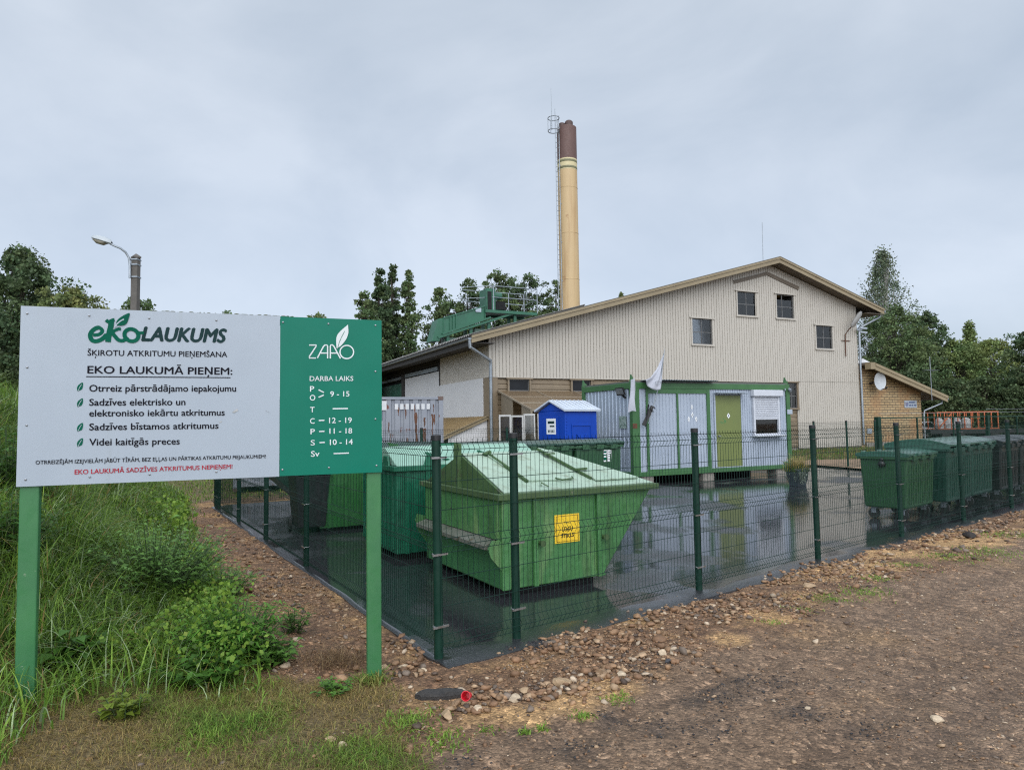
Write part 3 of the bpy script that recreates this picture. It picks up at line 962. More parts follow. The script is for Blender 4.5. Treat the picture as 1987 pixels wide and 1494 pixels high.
m_bright = pbr('bright_white', (0.74, 0.75, 0.76), (0.68, 0.69, 0.70), 3, 0.45)
def skip_a(name, label, loc, yaw, W, L1, L2, zr, zb, rz, rx, mats, group, sticker=False, pocket=True):
    """skip with one slanted end and a hipped lid. local x along the long side, y across, z up"""
    mbody, mlow, mlid, mgab, mrim = mats
    root = thing(name, label, 'skip', loc, yaw, group)
    mb = MB()
    # hull: profile in xz (long side), straight in y
    prof = [(0, zb), (L1, zb), (L2, zr), (0, zr)]
    mb.prism([(x, 0, z) for x, z in prof], (0, 0, 0), (0, W, 0))
    body = mb.build('body', mbody, root, bevel=0.012)
    rb = MB()
    for x, w in ((0.40, 0.055), (1.24 if L1 > 1.2 else L1 * 0.93, 0.055)):
        rb.box(x - w / 2, x + w / 2, -0.038, 0.0, zb, zr - 0.0)
    rb.box(-0.004, 0.09, -0.022, 0.001, zb, zr)
    rb.box(L1 - 0.02, L1 + 0.03, -0.012, 0.001, zb, zb + 0.03)
    rb.build('rib', mbody, root, bevel=0.006)
    rm = MB()
    t = 0.065
    rm.box(-0.075, L2 + 0.07, -0.075, 0.0 - 0.002, zr, zr + t).box(-0.075, L2 + 0.07, W + 0.002, W + 0.075, zr, zr + t)
    rm.box(-0.075, -0.001, 0.0, W, zr, zr + t).box(L2 + 0.001, L2 + 0.07, 0.0, W, zr, zr + t)
    rm.build('rim', mrim, root, bevel=0.006)
    # feet
    ft = MB()
    ft.box(0.05, L1 - 0.05, 0.12, 0.24, 0.0, zb).box(0.05, L1 - 0.05, W - 0.24, W - 0.12, 0.0, zb)
    ft.build('skid', m_dark, root)
    # lid: gable with hipped right end
    z0 = zr + t
    yc = W / 2
    lid = MB()
    A = (0.03, -0.01, z0); B = (L2 + 0.03, -0.01, z0); C = (L2 + 0.03, W + 0.01, z0); D = (0.03, W + 0.01, z0)
    E1 = (0.03, yc, rz); E2 = (rx, yc, rz)
    for tri in ([A, B, E2, E1], [C, D, E1, E2], [B, C, E2]):
        p = [Vector(q) for q in tri]
        nn = (p[1] - p[0]).cross(p[2] - p[0]).normalized()
        if nn.z < 0: nn = -nn
        lid.prism(p, (0, 0, 0), nn * 0.012)
    lo = lid.build('lid', mlid, root)
    gb = MB()
    gb.prism([(0.0, -0.01, z0), (0.0, W + 0.01, z0), (0.0, yc, rz)], (0, 0, 0), (0.028, 0, 0))
    gb.box(-0.05, 0.0, yc - 0.065, yc + 0.065, z0 - 0.05, rz + 0.06)
    gb.box(-0.045, 0.0, yc - 0.068, yc - 0.03, rz + 0.06, rz + 0.13).box(-0.045, 0.0, yc + 0.03, yc + 0.068, rz + 0.06, rz + 0.13)
    gb.build('gable', mgab, root, bevel=0.004)
    # hatch on the near slope
    def sl(x, f, off=0.014):
        """point on near slope: f 0 at rim, 1 at ridge"""
        y = yc * f - 0.01 * (1 - f); z = z0 + (rz - z0) * f
        nv = Vector((0, -(rz - z0), yc)).normalized()
        return Vector((x, y, z)) + nv * off
    h1 = MB()
    h1.prism([sl(0.42, 0.20), sl(1.02, 0.17), sl(1.02, 0.92), sl(0.30, 0.92)], (0, 0, 0), Vector((0, -0.35, 0.8)) * 0.022)
    hat = h1.build('hatch', mlid, root, bevel=0.003)
    hd = MB()
    hd.tube([sl(0.80, 0.20, 0.04), sl(0.84, 0.13, 0.05), sl(0.99, 0.13, 0.06), sl(1.03, 0.21, 0.04)], 0.008, 6)
    hd.build('handle', mrim, hat)
    h2 = MB()
    h2.prism([sl(1.30, 0.10, 0.02), sl(1.92, 0.10, 0.02), sl(min(rx + 0.10, 1.55), 0.72, 0.03), sl(1.06, 0.97, 0.05)], (0, 0, 0), Vector((0, -0.35, 0.8)) * 0.022)
    hat2 = h2.build('hatch', mlid, root, bevel=0.003)
    cr_ = MB()
    cr_.beam(sl(0.33, 0.92, 0.03), sl(0.42, 0.18, 0.03), 0.03, 0.03).beam(sl(0.27, 0.90, 0.03), sl(0.36, 0.93, 0.05), 0.06, 0.03)
    cr_.beam(sl(1.04, 0.95, 0.05), sl(1.27, 0.16, 0.03), 0.022, 0.026)
    cr_.beam(sl(1.04, 0.80, 0.05), sl(1.18, 0.79, 0.06), 0.05, 0.02).beam(sl(1.18, 0.36, 0.05), sl(1.34, 0.35, 0.06), 0.05, 0.02)
    cr_.tube([sl(0.52, 0.06, 0.03), sl(0.54, 0.10, 0.05), sl(0.60, 0.03, 0.03)], 0.007, 6)
    cr_.build('hinge_bar', mgab, root)
    # handles on long side
    for x, z in ((0.46, 0.53), (1.30 if L1 > 1.2 else 1.0, 0.52)):
        k = MB()
        k.tube([(x, -0.002, z), (x, -0.075, z)], 0.024, 12)
        k.tube([(x, -0.075, z), (x, -0.085, z)], 0.034, 12)
        k.build('lifting_pin', mrim, root, True)
    if pocket:
        lg_ = MB()
        # ledge across the end wall over a recessed lower half, with a gusset at the corner
        lg_.prism([(-0.16, 0.10, 0.50), (-0.16, 0.10, 0.545), (0.0, 0.10, 0.60), (0.0, 0.10, 0.47)], (0, 0, 0), (0, W - 0.12, 0))
        lg_.build('ledge', m_ledge, root, bevel=0.004)
        gu = MB()
        gu.prism([(-0.001, 0.0, 0.28), (-0.001, 0.0, 0.60), (-0.12, 0.0, 0.60), (-0.16, 0.0, 0.52), (-0.13, 0.0, 0.43)], (0, 0.001, 0), (0, 0.02, 0))
        gu.prism([(-0.001, W, 0.28), (-0.001, W, 0.62), (-0.13, W, 0.66), (-0.16, W, 0.58), (-0.12, W, 0.44)], (0, -0.02, 0), (0, 0, 0))
        gu.build('gusset', mbody, root)
        up = MB(); up.box(-0.035, 0.001, 0.03, W - 0.03, 0.60, zr - 0.001); up.build('end_plate', mbody, root)
        lw = MB(); lw.box(-0.012, 0.001, 0.05, W - 0.05, zb + 0.02, 0.47); lw.build('recess', mlow, root)
    return root
sk1 = ground(975, 1146, 0.08)
S1_ = skip_a('glass_skip', 'faded green skip with mint hatched lid and a yellow notice, nearest the fence corner', (sk1.x, sk1.y, 0), SK_YAW, 2.06, 1.30, 2.03, 1.015, 0.08, 1.46, 1.28,
             (m_skip, m_skipl, m_mint, m_moldy, m_rim), 'skips inside the fenced yard')
# yellow notice
yb = MB().box(0.655, 0.982, -0.010, -0.002, 0.498, 0.806).build('notice', m_yel, S1_, bevel=0.002)
bd = MB()
for x0, x1, z0, z1 in ((0.675, 0.962, 0.512, 0.516), (0.675, 0.962, 0.788, 0.792), (0.675, 0.679, 0.516, 0.788), (0.958, 0.962, 0.516, 0.788)):
    bd.box(x0, x1, -0.0115, -0.0102, z0, z1)
bd.build('border_line', m_ink, yb)
def text_at(txt, x0, x1, zb_, capz, y, mat, parent, name='lettering', bold=0.0, shear=0.0, jit=0.0):
    cu = bpy.data.curves.new('txt', 'FONT'); cu.body = txt; cu.size = 1; cu.offset = bold; cu.shear = shear
    ob = bpy.data.objects.new('txt', cu); COL.objects.link(ob)
    me = bpy.data.meshes.new_from_object(ob.evaluated_get(bpy.context.evaluated_depsgraph_get()))
    bpy.data.objects.remove(ob)
    co = np.empty(len(me.vertices) * 3, dtype=np.float32); me.vertices.foreach_get('co', co); co = co.reshape(-1, 3)
    a, b = co[:, 0].min(), co[:, 0].max()
    t = (co[:, 0] - a) / (b - a)
    out = np.stack([x0 + (x1 - x0) * t, np.full(len(t), y), zb_ + co[:, 1] * capz / 0.727 + jit * np.sin(t * 9)], 1).astype(np.float32)
    me.vertices.foreach_set('co', out.ravel()); me.update(); me.materials.clear(); me.materials.append(mat)
    o = bpy.data.objects.new(name, me); COL.objects.link(o); o.parent = parent
    return o
text_at('LOGU', 0.752, 0.888, 0.625, 0.050, -0.0118, m_ink, yb, bold=0.022, jit=0.004)
text_at('STIKLS', 0.738, 0.905, 0.555, 0.045, -0.0118, m_ink, yb, bold=0.022, jit=0.004)
text_at('ZAAO', 0.778, 0.862, 0.705, 0.028, -0.0118, pbr('ink_olive', (0.30, 0.25, 0.03)), yb)

def skip_b(name, label, loc, yaw, W, L, zr, zb, rz, mats, group):
    mbody, mlid, mrim = mats
    root = thing(name, label, 'skip', loc, yaw, group)
    mb = MB()
    mb.prism([(0, 0, zb), (L - 0.5, 0, zb), (L, 0, zr), (0, 0, zr)], (0, 0, 0), (0, W, 0))
    mb.build('body', mbody, root, bevel=0.012)
    rb = MB()
    for y in np.arange(0.10, W - 0.05, 0.16): rb.box(-0.022, 0.001, y, y + 0.07, zb + 0.05, zr - 0.02)
    for x in np.arange(0.12, L - 0.7, 0.3): rb.box(x, x + 0.06, -0.028, 0.001, zb, zr)
    rb.build('rib', mbody, root, bevel=0.004)
    rm = MB(); t = 0.07
    rm.box(-0.06, L + 0.05, -0.06, -0.002, zr, zr + t).box(-0.06, L + 0.05, W + 0.002, W + 0.06, zr, zr + t).box(-0.06, -0.001, 0, W, zr, zr + t).box(L, L + 0.05, 0, W, zr, zr + t)
    rm.build('rim', mrim, root, bevel=0.006)
    ft = MB().box(0.05, L - 0.6, 0.1, 0.22, 0, zb).box(0.05, L - 0.6, W - 0.22, W - 0.1, 0, zb); ft.build('skid', m_dark, root)
    z0 = zr + t
    lid = MB()
    yc = W / 2
    lid.prism([(0.0, -0.02, z0), (0.0, W + 0.02, z0), (0.0, yc + 0.25, rz), (0.0, yc - 0.25, rz)], (0, 0, 0), (L, 0, 0))
    lid.build('lid', mlid, root, bevel=0.012)
    lu = MB()
    for y in (0.32, W - 0.32):
        lu.prism([(-0.05, y - 0.13, z0 - 0.01), (-0.05, y + 0.13, z0 - 0.01), (-0.05, y + 0.08, z0 + 0.13), (-0.05, y - 0.08, z0 + 0.13)], (0, 0, 0), (0.03, 0, 0))
    for x in (0.5, 1.3):
        lu.prism([(x - 0.13, -0.07, z0 - 0.01), (x + 0.13, -0.07, z0 - 0.01), (x + 0.08, -0.07, z0 + 0.15), (x - 0.08, -0.07, z0 + 0.15)], (0, 0, 0), (0, 0.03, 0))
        lu.beam((x - 0.1, -0.05, z0 + 0.17), (x + 0.32, 0.10, z0 + 0.05), 0.03, 0.03)
    lu.build('lug', mrim, root, bevel=0.004)
    vb = MB().tube([(L * 0.45, yc, rz - 0.01), (L * 0.45, yc, rz + 0.035)], 0.17, 18); vb.build('vent', mrim, root)
    return root
p2_ = ground(770, 1076, 0.08)
skip_b('paper_skip', 'bright teal green skip with ribbed sides and pale mint lid, next behind the faded skip', (p2_.x, p2_.y, 0), SK_YAW, 1.45, 2.3, 1.19, 0.08, 1.50, (m_teal, m_mint2, m_teal), 'skips inside the fenced yard')
p3_ = ground(621, 1027, 0.05)
skip_b('waste_skip', 'grass green ribbed skip partly hidden behind the signboard', (p3_.x, p3_.y, 0), SK_YAW, 1.5, 2.3, 1.25, 0.06, 1.48, (m_grn3, m_dgrn, m_grn3), 'skips inside the fenced yard')
pd_ = ground(548, 990, 0.0)
skip_a('scrap_skip', 'dark green skip with slanted end at the far left corner, seen under the signboard', (pd_.x + 1.35, pd_.y + 1.6, 0), math.radians(29 + 180), 1.7, 1.5, 2.6, 1.1, 0.08, 1.35, 1.3,
       (m_dgrn, m_dgrn, m_dgrn, m_dgrn, m_dgrn), 'skips inside the fenced yard', pocket=False)

# ------------------------------------------------------------------ wheeled bins
def bin_mat(name, c): return pbr(name, c, tuple(q * 0.8 for q in c), 2.5, 0.42, streak=tuple(q * 1.25 for q in c), samt=0.3, sscale=(8, 8, 0.6))
m_bin = bin_mat('bin_green', (0.022, 0.078, 0.032)); m_binlid_glare = pbr('bin_lid_green_glare', (0.050, 0.125, 0.095), (0.038, 0.105, 0.080), 3, 0.22)  # lid green is paled: the sky's glare is put into its colour
m_bin2 = bin_mat('bin_blue_green', (0.014, 0.060, 0.042)); m_binb = bin_mat('bin_black', (0.012, 0.013, 0.015)); m_binblid = pbr('bin_lid_black', (0.022, 0.026, 0.030), None, 3, 0.32)
def wheeled_bin(name, label, loc, yaw, W, D, H, mb_, ml_, group, dome=0.10):
    root = thing(name, label, 'wheeled bin', loc, yaw, group)
    zb = 0.21; zt = H - dome - 0.05
    tx, ty = 0.03, 0.045
    b = MB()
    B = [(tx, ty, zb), (W - tx, ty, zb), (W - tx, D - ty, zb), (tx, D - ty, zb)]
    T_ = [(0, 0, zt), (W, 0, zt), (W, D, zt), (0, D, zt)]
    b.add(B + T_, [(0, 3, 2, 1), (4, 5, 6, 7), (0, 1, 5, 4), (1, 2, 6, 5), (2, 3, 7, 6), (3, 0, 4, 7)])
    b.build('body', mb_, root, bevel=0.035)
    r = MB()
    for k in range(1, 12):
        f = k / 12
        for (p, q, nrm) in ((0, 1, (0, -1)), (3, 0, (-1, 0)), (1, 2, (1, 0))):
            bo = Vector(B[p]).lerp(Vector(B[q]), f); to = Vector(T_[p]).lerp(Vector(T_[q]), f)
            off = Vector((nrm[0], nrm[1], 0)) * 0.002
            r.beam(bo.lerp(to, 0.08) + off, bo.lerp(to, 0.86) + off, 0.022, 0.012, (nrm[0], nrm[1], 0))
    r.build('side_ribbing', mb_, root)
    rm = MB()
    rm.box(-0.035, W + 0.035, -0.035, 0.02, zt - 0.03, zt + 0.03).box(-0.035, W + 0.035, D - 0.02, D + 0.035, zt - 0.03, zt + 0.03).box(-0.035, 0.02, 0.02, D - 0.02, zt - 0.03, zt + 0.03).box(W - 0.02, W + 0.035, 0.02, D - 0.02, zt - 0.03, zt + 0.03)
    for x in (0.2 * W, 0.5 * W, 0.8 * W): rm.box(x - 0.09, x + 0.09, -0.06, -0.03, zt - 0.06, zt + 0.04)
    rm.build('rim', mb_, root, bevel=0.01)
    # lid: shallow arch from front to back with a lip
    l = MB()
    n = 7
    prof = []
    for i in range(n + 1):
        t = i / n
        prof.append((-0.05 + (D + 0.10) * t, zt + 0.045 + dome * math.sin(math.pi * (0.10 + 0.80 * t)) ** 0.8))
    up = [(x, y, z) for x in (-0.045, W + 0.045) for y, z in prof]
    dn = [(x, y, z - 0.035) for x in (-0.045, W + 0.045) for y, z in prof]
    m = n + 1
    vs = up + dn
    fs = []
    for i in range(n):
        fs.append((i, i + 1, m + i + 1, m + i))
        fs.append((2 * m + i, 3 * m + i, 3 * m + i + 1, 2 * m + i + 1))
        fs.append((i, 2 * m + i, 2 * m + i + 1, i + 1)); fs.append((m + i, m + i + 1, 3 * m + i + 1, 3 * m + i))
    fs.append((0, m, 3 * m, 2 * m)); fs.append((n, 2 * m + n, 3 * m + n, m + n))
    l.add(vs, fs)
    # end cheeks close the arch
    for x0, x1 in ((-0.04, -0.01), (W + 0.01, W + 0.04)):
        for i in range(n):
            (ya, za), (yb_, zb2) = prof[i], prof[i + 1]
            l.add([(x0, ya, zt + 0.02), (x0, yb_, zt + 0.02), (x0, yb_, zb2 - 0.03), (x0, ya, za - 0.03), (x1, ya, zt + 0.02), (x1, yb_, zt + 0.02), (x1, yb_, zb2 - 0.03), (x1, ya, za - 0.03)],
                  [(0, 1, 2, 3), (7, 6, 5, 4), (0, 4, 5, 1), (2, 6, 7, 3)])
    lo = l.build('lid', ml_, root, True)
    hb = MB()
    for x in (0.24 * W, 0.62 * W): hb.box(x, x + 0.16, -0.085, -0.03, zt + 0.03, zt + 0.085)
    for x in (0.2 * W, 0.75 * W): hb.box(x, x + 0.13, D + 0.03, D + 0.085, zt + 0.0, zt + 0.10)
    hb.build('hinge', ml_, lo, bevel=0.012)
    kn = MB()
    for sgn, x in ((-1, 0.0), (1, W)):
        kn.tube([(x, D / 2, zt - 0.11), (x + sgn * 0.07, D / 2, zt - 0.11)], 0.055, 12)
        kn.tube([(x + sgn * 0.02, D / 2, zt - 0.03), (x + sgn * 0.06, D / 2, zt - 0.03)], 0.03, 10)
    kn.build('trunnion', m_capblk if mb_ is not m_binb else m_binb, root, True)
    for x, y in ((0.16, 0.16), (W - 0.16, 0.16), (0.16, D - 0.16), (W - 0.16, D - 0.16)):
        w = MB().tube([(x - 0.025, y, 0.095), (x + 0.025, y, 0.095)], 0.095, 16).build('wheel', m_rubber, root, True)
        MB().beam((x, y, 0.10), (x, y - 0.0, zb + 0.005), 0.075, 0.09, (0, 1, 0)).build('fork', m_galv, w)
    return root
by = math.radians(40)
b1 = ground(1760, 989, 0.21)
bd_ = Vector((math.cos(by), math.sin(by), 0)); bp_ = Vector((-math.sin(by), math.cos(by), 0))
G_ = 'wheeled bins standing along the right fence'
o1 = b1 - bd_ * 0.03 - bp_ * 0.045
wheeled_bin('wheeled_bin', 'green four wheeled bin nearest the camera at the right fence, lower than its neighbours', (o1.x, o1.y, 0), by, 1.32, 0.80, 1.23, m_bin, m_binlid_glare, G_, 0.075)
o2 = ground(1848, 973, 0.21) - bd_ * 0.24 - bp_ * 0.045
wheeled_bin('wheeled_bin', 'tall blue green wheeled bin standing second in the row along the right fence', (o2.x, o2.y, 0), by, 1.36, 1.06, 1.40, m_bin2, m_binlid_glare, G_, 0.16)
o3 = o2 + bd_ * 1.47 + bp_ * 0.02
wheeled_bin('wheeled_bin', 'tall blue green wheeled bin between another tall green one and the black bins', (o3.x, o3.y, 0), by, 1.36, 1.06, 1.40, m_bin2, m_binlid_glare, G_, 0.16)
o4 = o3 + bd_ * 1.62 - bp_ * 0.08
wheeled_bin('wheeled_bin', 'black wheeled bin at the right edge of the photo, next to the green bins', (o4.x, o4.y, 0), by, 1.36, 1.06, 1.36, m_binb, m_binblid, G_, 0.14)
o5 = o4 + bd_ * 1.6
wheeled_bin('wheeled_bin', 'farther black wheeled bin mostly beyond the right edge of the photo', (o5.x, o5.y, 0), by, 1.36, 1.06, 1.36, m_binb, m_binblid, G_, 0.14)
# row behind the faded skip
ry = math.radians(27)
rd = Vector((math.cos(ry), math.sin(ry), 0))
r0 = Vector((-0.85, 12.5, 0))
m_binm = bin_mat('bin_mid_green', (0.022, 0.078, 0.034)); m_binml = pbr('bin_lid_dark', (0.022, 0.066, 0.048), (0.018, 0.054, 0.040), 3, 0.33)
labs = ['dark green wheeled bin at the left end of the row behind the faded skip', 'dark green wheeled bin in the middle of the row behind the faded skip', 'dark green wheeled bin with white notice, right end of the row behind the faded skip']
for i in range(3):
    p = r0 + rd * (1.19 * i)
    b = wheeled_bin('wheeled_bin', labs[i], (p.x, p.y, 0), ry, 1.12, 0.95, 1.47, m_binm, m_binml, 'wheeled bins behind the faded skip', 0.10)
    if i == 2:
        s = MB().box(0.66, 0.86, -0.0125, -0.008, 1.00, 1.24); s.v = [(x, y + (1.32 - z) * 0.072, z) for x, y, z in s.v]
        nb = s.build('notice', m_bright, b)
        s = MB()
        s.box(0.67, 0.75, -0.0145, -0.013, 1.03, 1.09).box(0.67, 0.73, -0.0145, -0.013, 1.12, 1.15).box(0.67, 0.74, -0.0145, -0.013, 1.18, 1.22)
        s.v = [(x, y + (1.32 - z) * 0.072, z) for x, y, z in s.v]; s.build('pictogram', m_ekog, nb)
        s = MB()
        for z in (1.05, 1.10, 1.15, 1.19): s.box(0.78, 0.84, -0.0145, -0.013, z, z + 0.012)
        s.v = [(x, y + (1.32 - z) * 0.072, z) for x, y, z in s.v]; s.build('text_lines', m_ink, nb)
# two black two wheeled bins seen under the signboard
def small_bin(label, loc, yaw):
    root = thing('wheelie_bin', label, 'wheeled bin', loc, yaw, 'black two wheeled bins by the left fence')
    b = MB(); B = [(0.06, 0.06, 0.10), (0.52, 0.06, 0.10), (0.52, 0.56, 0.10), (0.06, 0.56, 0.10)]; T_ = [(0, 0, 0.98), (0.58, 0, 0.98), (0.58, 0.66, 0.98), (0, 0.66, 0.98)]
    b.add(B + T_, [(0, 3, 2, 1), (4, 5, 6, 7), (0, 1, 5, 4), (1, 2, 6, 5), (2, 3, 7, 6), (3, 0, 4, 7)]); b.build('body', m_binb, root, bevel=0.02)
    l = MB().prism([(-0.02, -0.03, 0.985), (0.60, -0.03, 0.985), (0.60, 0.70, 1.05), (-0.02, 0.70, 1.05)], (0, 0, 0), (0, 0, 0.035)); l.build('lid', m_binblid, root, bevel=0.01)
    for x in (0.03, 0.55):
        MB().tube([(x - 0.02, 0.60, 0.10), (x + 0.02, 0.60, 0.10)], 0.10, 16).build('wheel', m_rubber, root, True)
    MB().tube([(0.06, 0.72, 0.93), (0.06, 0.78, 0.95), (0.52, 0.78, 0.95), (0.52, 0.72, 0.93)], 0.016, 8).build('handle', m_binb, root, True)
    return root
p = ground(606, 1046, 0); small_bin('black wheelie bin just inside the left fence, under the signboard', (p.x - 0.40, p.y + 0.40, 0), math.radians(30))
p = ground(600, 1010, 0); small_bin('black wheelie bin farther back between the grass green and the dark green skip', (p.x - 0.35, p.y + 0.6, 0), math.radians(24))

# ------------------------------------------------------------------ site cabin
CB = ground(1380, 933, 0.0)
cab0 = CB + dB * (-2.80) + Vector((0, 0, 0))
cab = thing('site_cabin', 'white and green container cabin with roller shutter window standing on blocks', 'cabin', (cab0.x, cab0.y, 0), YB)
CL, CD, CZ0, CZ1 = 6.20, 2.75, 0.24, 2.93
m_cabw = pbr('cabin_white_sheet', (0.335, 0.38, 0.45), (0.295, 0.34, 0.41), 1.5, 0.42, streak=(0.27, 0.305, 0.36), samt=0.33, sscale=(6, 6, 0.4))
m_cabz = pbr('cabin_zinc_side', (0.40, 0.46, 0.54), (0.30, 0.37, 0.46), 1.2, 0.34, 0.45)
m_cabg = pbr('cabin_green', (0.040, 0.125, 0.040), (0.030, 0.098, 0.034), 2.5, 0.45, streak=(0.10, 0.21, 0.05), samt=0.34, sscale=(8, 8, 0.7))
m_door = pbr('door_olive_green', (0.150, 0.180, 0.052), (0.130, 0.158, 0.048), 1.6, 0.42, streak=(0.27, 0.29, 0.05), samt=0.30, sscale=(2.0, 2.0, 1.2), spots=(0.05, 0.16, 0.05), spamt=0.66, spscale=2.2)
def corrug(mb, x0, x1, z0, z1, y, pitch, depth, axis='x', flat=0.6):
    """trapezoid sheet; ribs stand towards -y (or -x)"""
    n = max(1, int(round((x1 - x0) / pitch)))
    p = (x1 - x0) / n
    pts = []
    for i in range(n):
        a = x0 + i * p
        pts += [(a, y), (a + p * flat, y), (a + p * (flat + (1 - flat) * 0.25), y + depth), (a + p * (flat + (1 - flat) * 0.75), y + depth)]
    pts.append((x1, y))
    b = []
    for (u, w) in pts:
        for z in (z0, z1):
            b.append((u, w, z) if axis == 'x' else (w, u, z))
    fs = [(2 * i, 2 * i + 2, 2 * i + 3, 2 * i + 1) for i in range(len(pts) - 1)]
    mb.add(b, fs)
core = MB().box(0.07, CL - 0.07, 0.07, CD - 0.07, CZ0 + 0.02, CZ1 - 0.04)
core.build('wall_core', m_cabw, cab)
fs_ = MB()
DX0, DX1 = 3.07, 4.09
WX0, WX1, WZ0, WZ1 = 4.58, 5.70, 1.33, 2.62
corrug(fs_, 0.16, 1.60, CZ0 + 0.10, CZ1 - 0.16, 0.045, 0.125, 0.018)
corrug(fs_, 1.66, 2.74, CZ0 + 0.10, CZ1 - 0.16, 0.045, 0.125, 0.018)
corrug(fs_, 2.86, DX0 - 0.02, CZ0 + 0.10, CZ1 - 0.16, 0.045, 0.1, 0.018)
corrug(fs_, DX1 + 0.02, WX0, CZ0 + 0.10, CZ1 - 0.16, 0.045, 0.1, 0.018)
corrug(fs_, WX1, CL - 0.16, CZ0 + 0.10, CZ1 - 0.16, 0.045, 0.1, 0.018)
corrug(fs_, WX0, WX1, CZ0 + 0.10, WZ0 - 0.02, 0.045, 0.1, 0.018)
corrug(fs_, WX0, WX1, WZ1, CZ1 - 0.16, 0.045, 0.1, 0.018)
corrug(fs_, DX0 - 0.02, DX1 + 0.02, 2.60, CZ1 - 0.16, 0.045, 0.1, 0.018)
fs_.build('front_cladding', m_cabw, cab)
sd_ = MB(); corrug(sd_, 0.14, CD - 0.14, CZ0 + 0.10, CZ1 - 0.16, 0.05, 0.19, 0.03, 'y', 0.55)
sd_.build('side_cladding', m_cabz, cab)
sd2 = MB(); corrug(sd2, 0.14, CD - 0.14, CZ0 + 0.10, CZ1 - 0.16, CL - 0.05, 0.19, -0.03, 'y', 0.55); sd2.build('side_cladding', m_cabz, cab)
fm = MB()
for x in (0.0, CL - 0.15):
    for y in (0.0, CD - 0.15): fm.box(x, x + 0.15, y, y + 0.15, CZ0, CZ1 + 0.02)
for y in (0.0, CD - 0.12):
    fm.box(0.152, CL - 0.152, y, y + 0.12, CZ0 + 0.003, CZ0 + 0.13).box(0.152, CL - 0.152, y + 0.002, y + 0.12, CZ1 - 0.17, CZ1)
for x in (0.0, CL - 0.12):
    fm.box(x, x + 0.12, 0.152, CD - 0.152, CZ0 + 0.003, CZ0 + 0.13).box(x + 0.002, x + 0.12, 0.152, CD - 0.152, CZ1 - 0.17, CZ1)
fm.box(0.003, 0.25, 0.003, 0.12, CZ0 + 0.13, CZ1 - 0.17)
fm.build('frame', m_cabg, cab, bevel=0.008)
dv = MB()
for x, w in ((0.50, 0.075), (1.60, 0.06), (2.74, 0.12)):
    dv.box(x, x + w, 0.012, 0.045, CZ0 + 0.13, CZ1 - 0.17)
dv.box(0.575, 2.74, 0.014, 0.044, CZ1 - 0.30, CZ1 - 0.17).box(0.575, 2.74, 0.014, 0.044, CZ0 + 0.13, CZ0 + 0.19)
dv.build('shed_door_frame', m_cabg, cab)
dr_ = MB().box(DX0, DX1, 0.018, 0.05, CZ0 + 0.16, 2.58).build('door', m_door, cab, bevel=0.006)
MB().box(DX0 - 0.05, DX0 - 0.002, 0.006, 0.045, CZ0 + 0.14, 2.62).box(DX1 + 0.002, DX1 + 0.05, 0.006, 0.045, CZ0 + 0.14, 2.62).box(DX0, DX1, 0.006, 0.045, CZ0 + 0.135, CZ0 + 0.158).build('door_frame', m_cabw, dr_)
MB().box(DX0 + 0.05, DX0 + 0.09, -0.02, 0.018, 1.32, 1.36).box(DX0 + 0.05, DX0 + 0.16, -0.03, -0.018, 1.33, 1.35).build('handle', m_galv, dr_)
dm = MB().prism([(3.58, 0.0145, 1.86), (3.645, 0.0145, 1.95), (3.58, 0.0145, 2.04), (3.515, 0.0145, 1.95)], (0, 0, 0), (0, 0.003, 0)); dmo = dm.build('hazard_diamond', m_bright, dr_)
MB().prism([(3.58, 0.012, 1.92), (3.60, 0.012, 1.95), (3.58, 0.012, 1.99), (3.56, 0.012, 1.95)], (0, 0, 0), (0, 0.002, 0)).build('symbol', m_ink2, dmo)
can = MB(); corrug(can, DX0 - 0.05, DX1 + 0.06, 0, 0.30, 0, 0.11, 0.02)
can.v = [(x, 0.03 - z * 0.95, 2.66 - y * 1.0 - z * 0.10) for x, y, z in can.v]
can.build('door_canopy', m_galv, cab)
# hazard diamonds on the store door
for x, z in ((2.18, 2.22), (2.19, 1.99), (2.05, 1.86), (2.33, 1.86)):
    for_s = MB()
    k = 0.045 if z < 2.2 else 0.038
    for_s.prism([(x, 0.036, z - 0.09), (x + k, 0.036, z), (x, 0.036, z + 0.09), (x - k, 0.036, z)], (0, 0, 0), (0, 0.004, 0))
    h_ = for_s.build('hazard_diamond', m_bright, cab)
    MB().prism([(x, 0.033, z - 0.04), (x + 0.016, 0.033, z), (x, 0.033, z + 0.04), (x - 0.016, 0.033, z)], (0, 0, 0), (0, 0.002, 0)).build('symbol', pbr('symbol_grey', (0.25, 0.28, 0.30)), h_)
# shutter window
m_shut = pbr('shutter_white', (0.52, 0.54, 0.585), (0.46, 0.48, 0.525), 3, 0.35)
sh = MB()
sh.box(WX0 - 0.06, WX1 + 0.08, -0.13, 0.04, 2.55, 2.75)
shb = sh.build('shutter_box', m_shut, cab, bevel=0.02)
sl_ = MB()
zz = 1.86
while zz < 2.55:
    sl_.add([(WX0 + 0.05, 0.0, zz), (WX1 - 0.05, 0.0, zz), (WX1 - 0.05, -0.022, zz + 0.020), (WX0 + 0.05, -0.022, zz + 0.020), (WX1 - 0.05, -0.022, zz + 0.05), (WX0 + 0.05, -0.022, zz + 0.05), (WX1 - 0.05, 0.0, zz + 0.056), (WX0 + 0.05, 0.0, zz + 0.056)],
            [(0, 1, 2, 3), (3, 2, 4, 5), (5, 4, 6, 7)])
    zz += 0.058
sl_.box(WX0 + 0.05, WX1 - 0.05, -0.012, 0.006, 1.82, 1.862)
sl_.build('shutter_slats', m_shut, cab)
wf = MB()
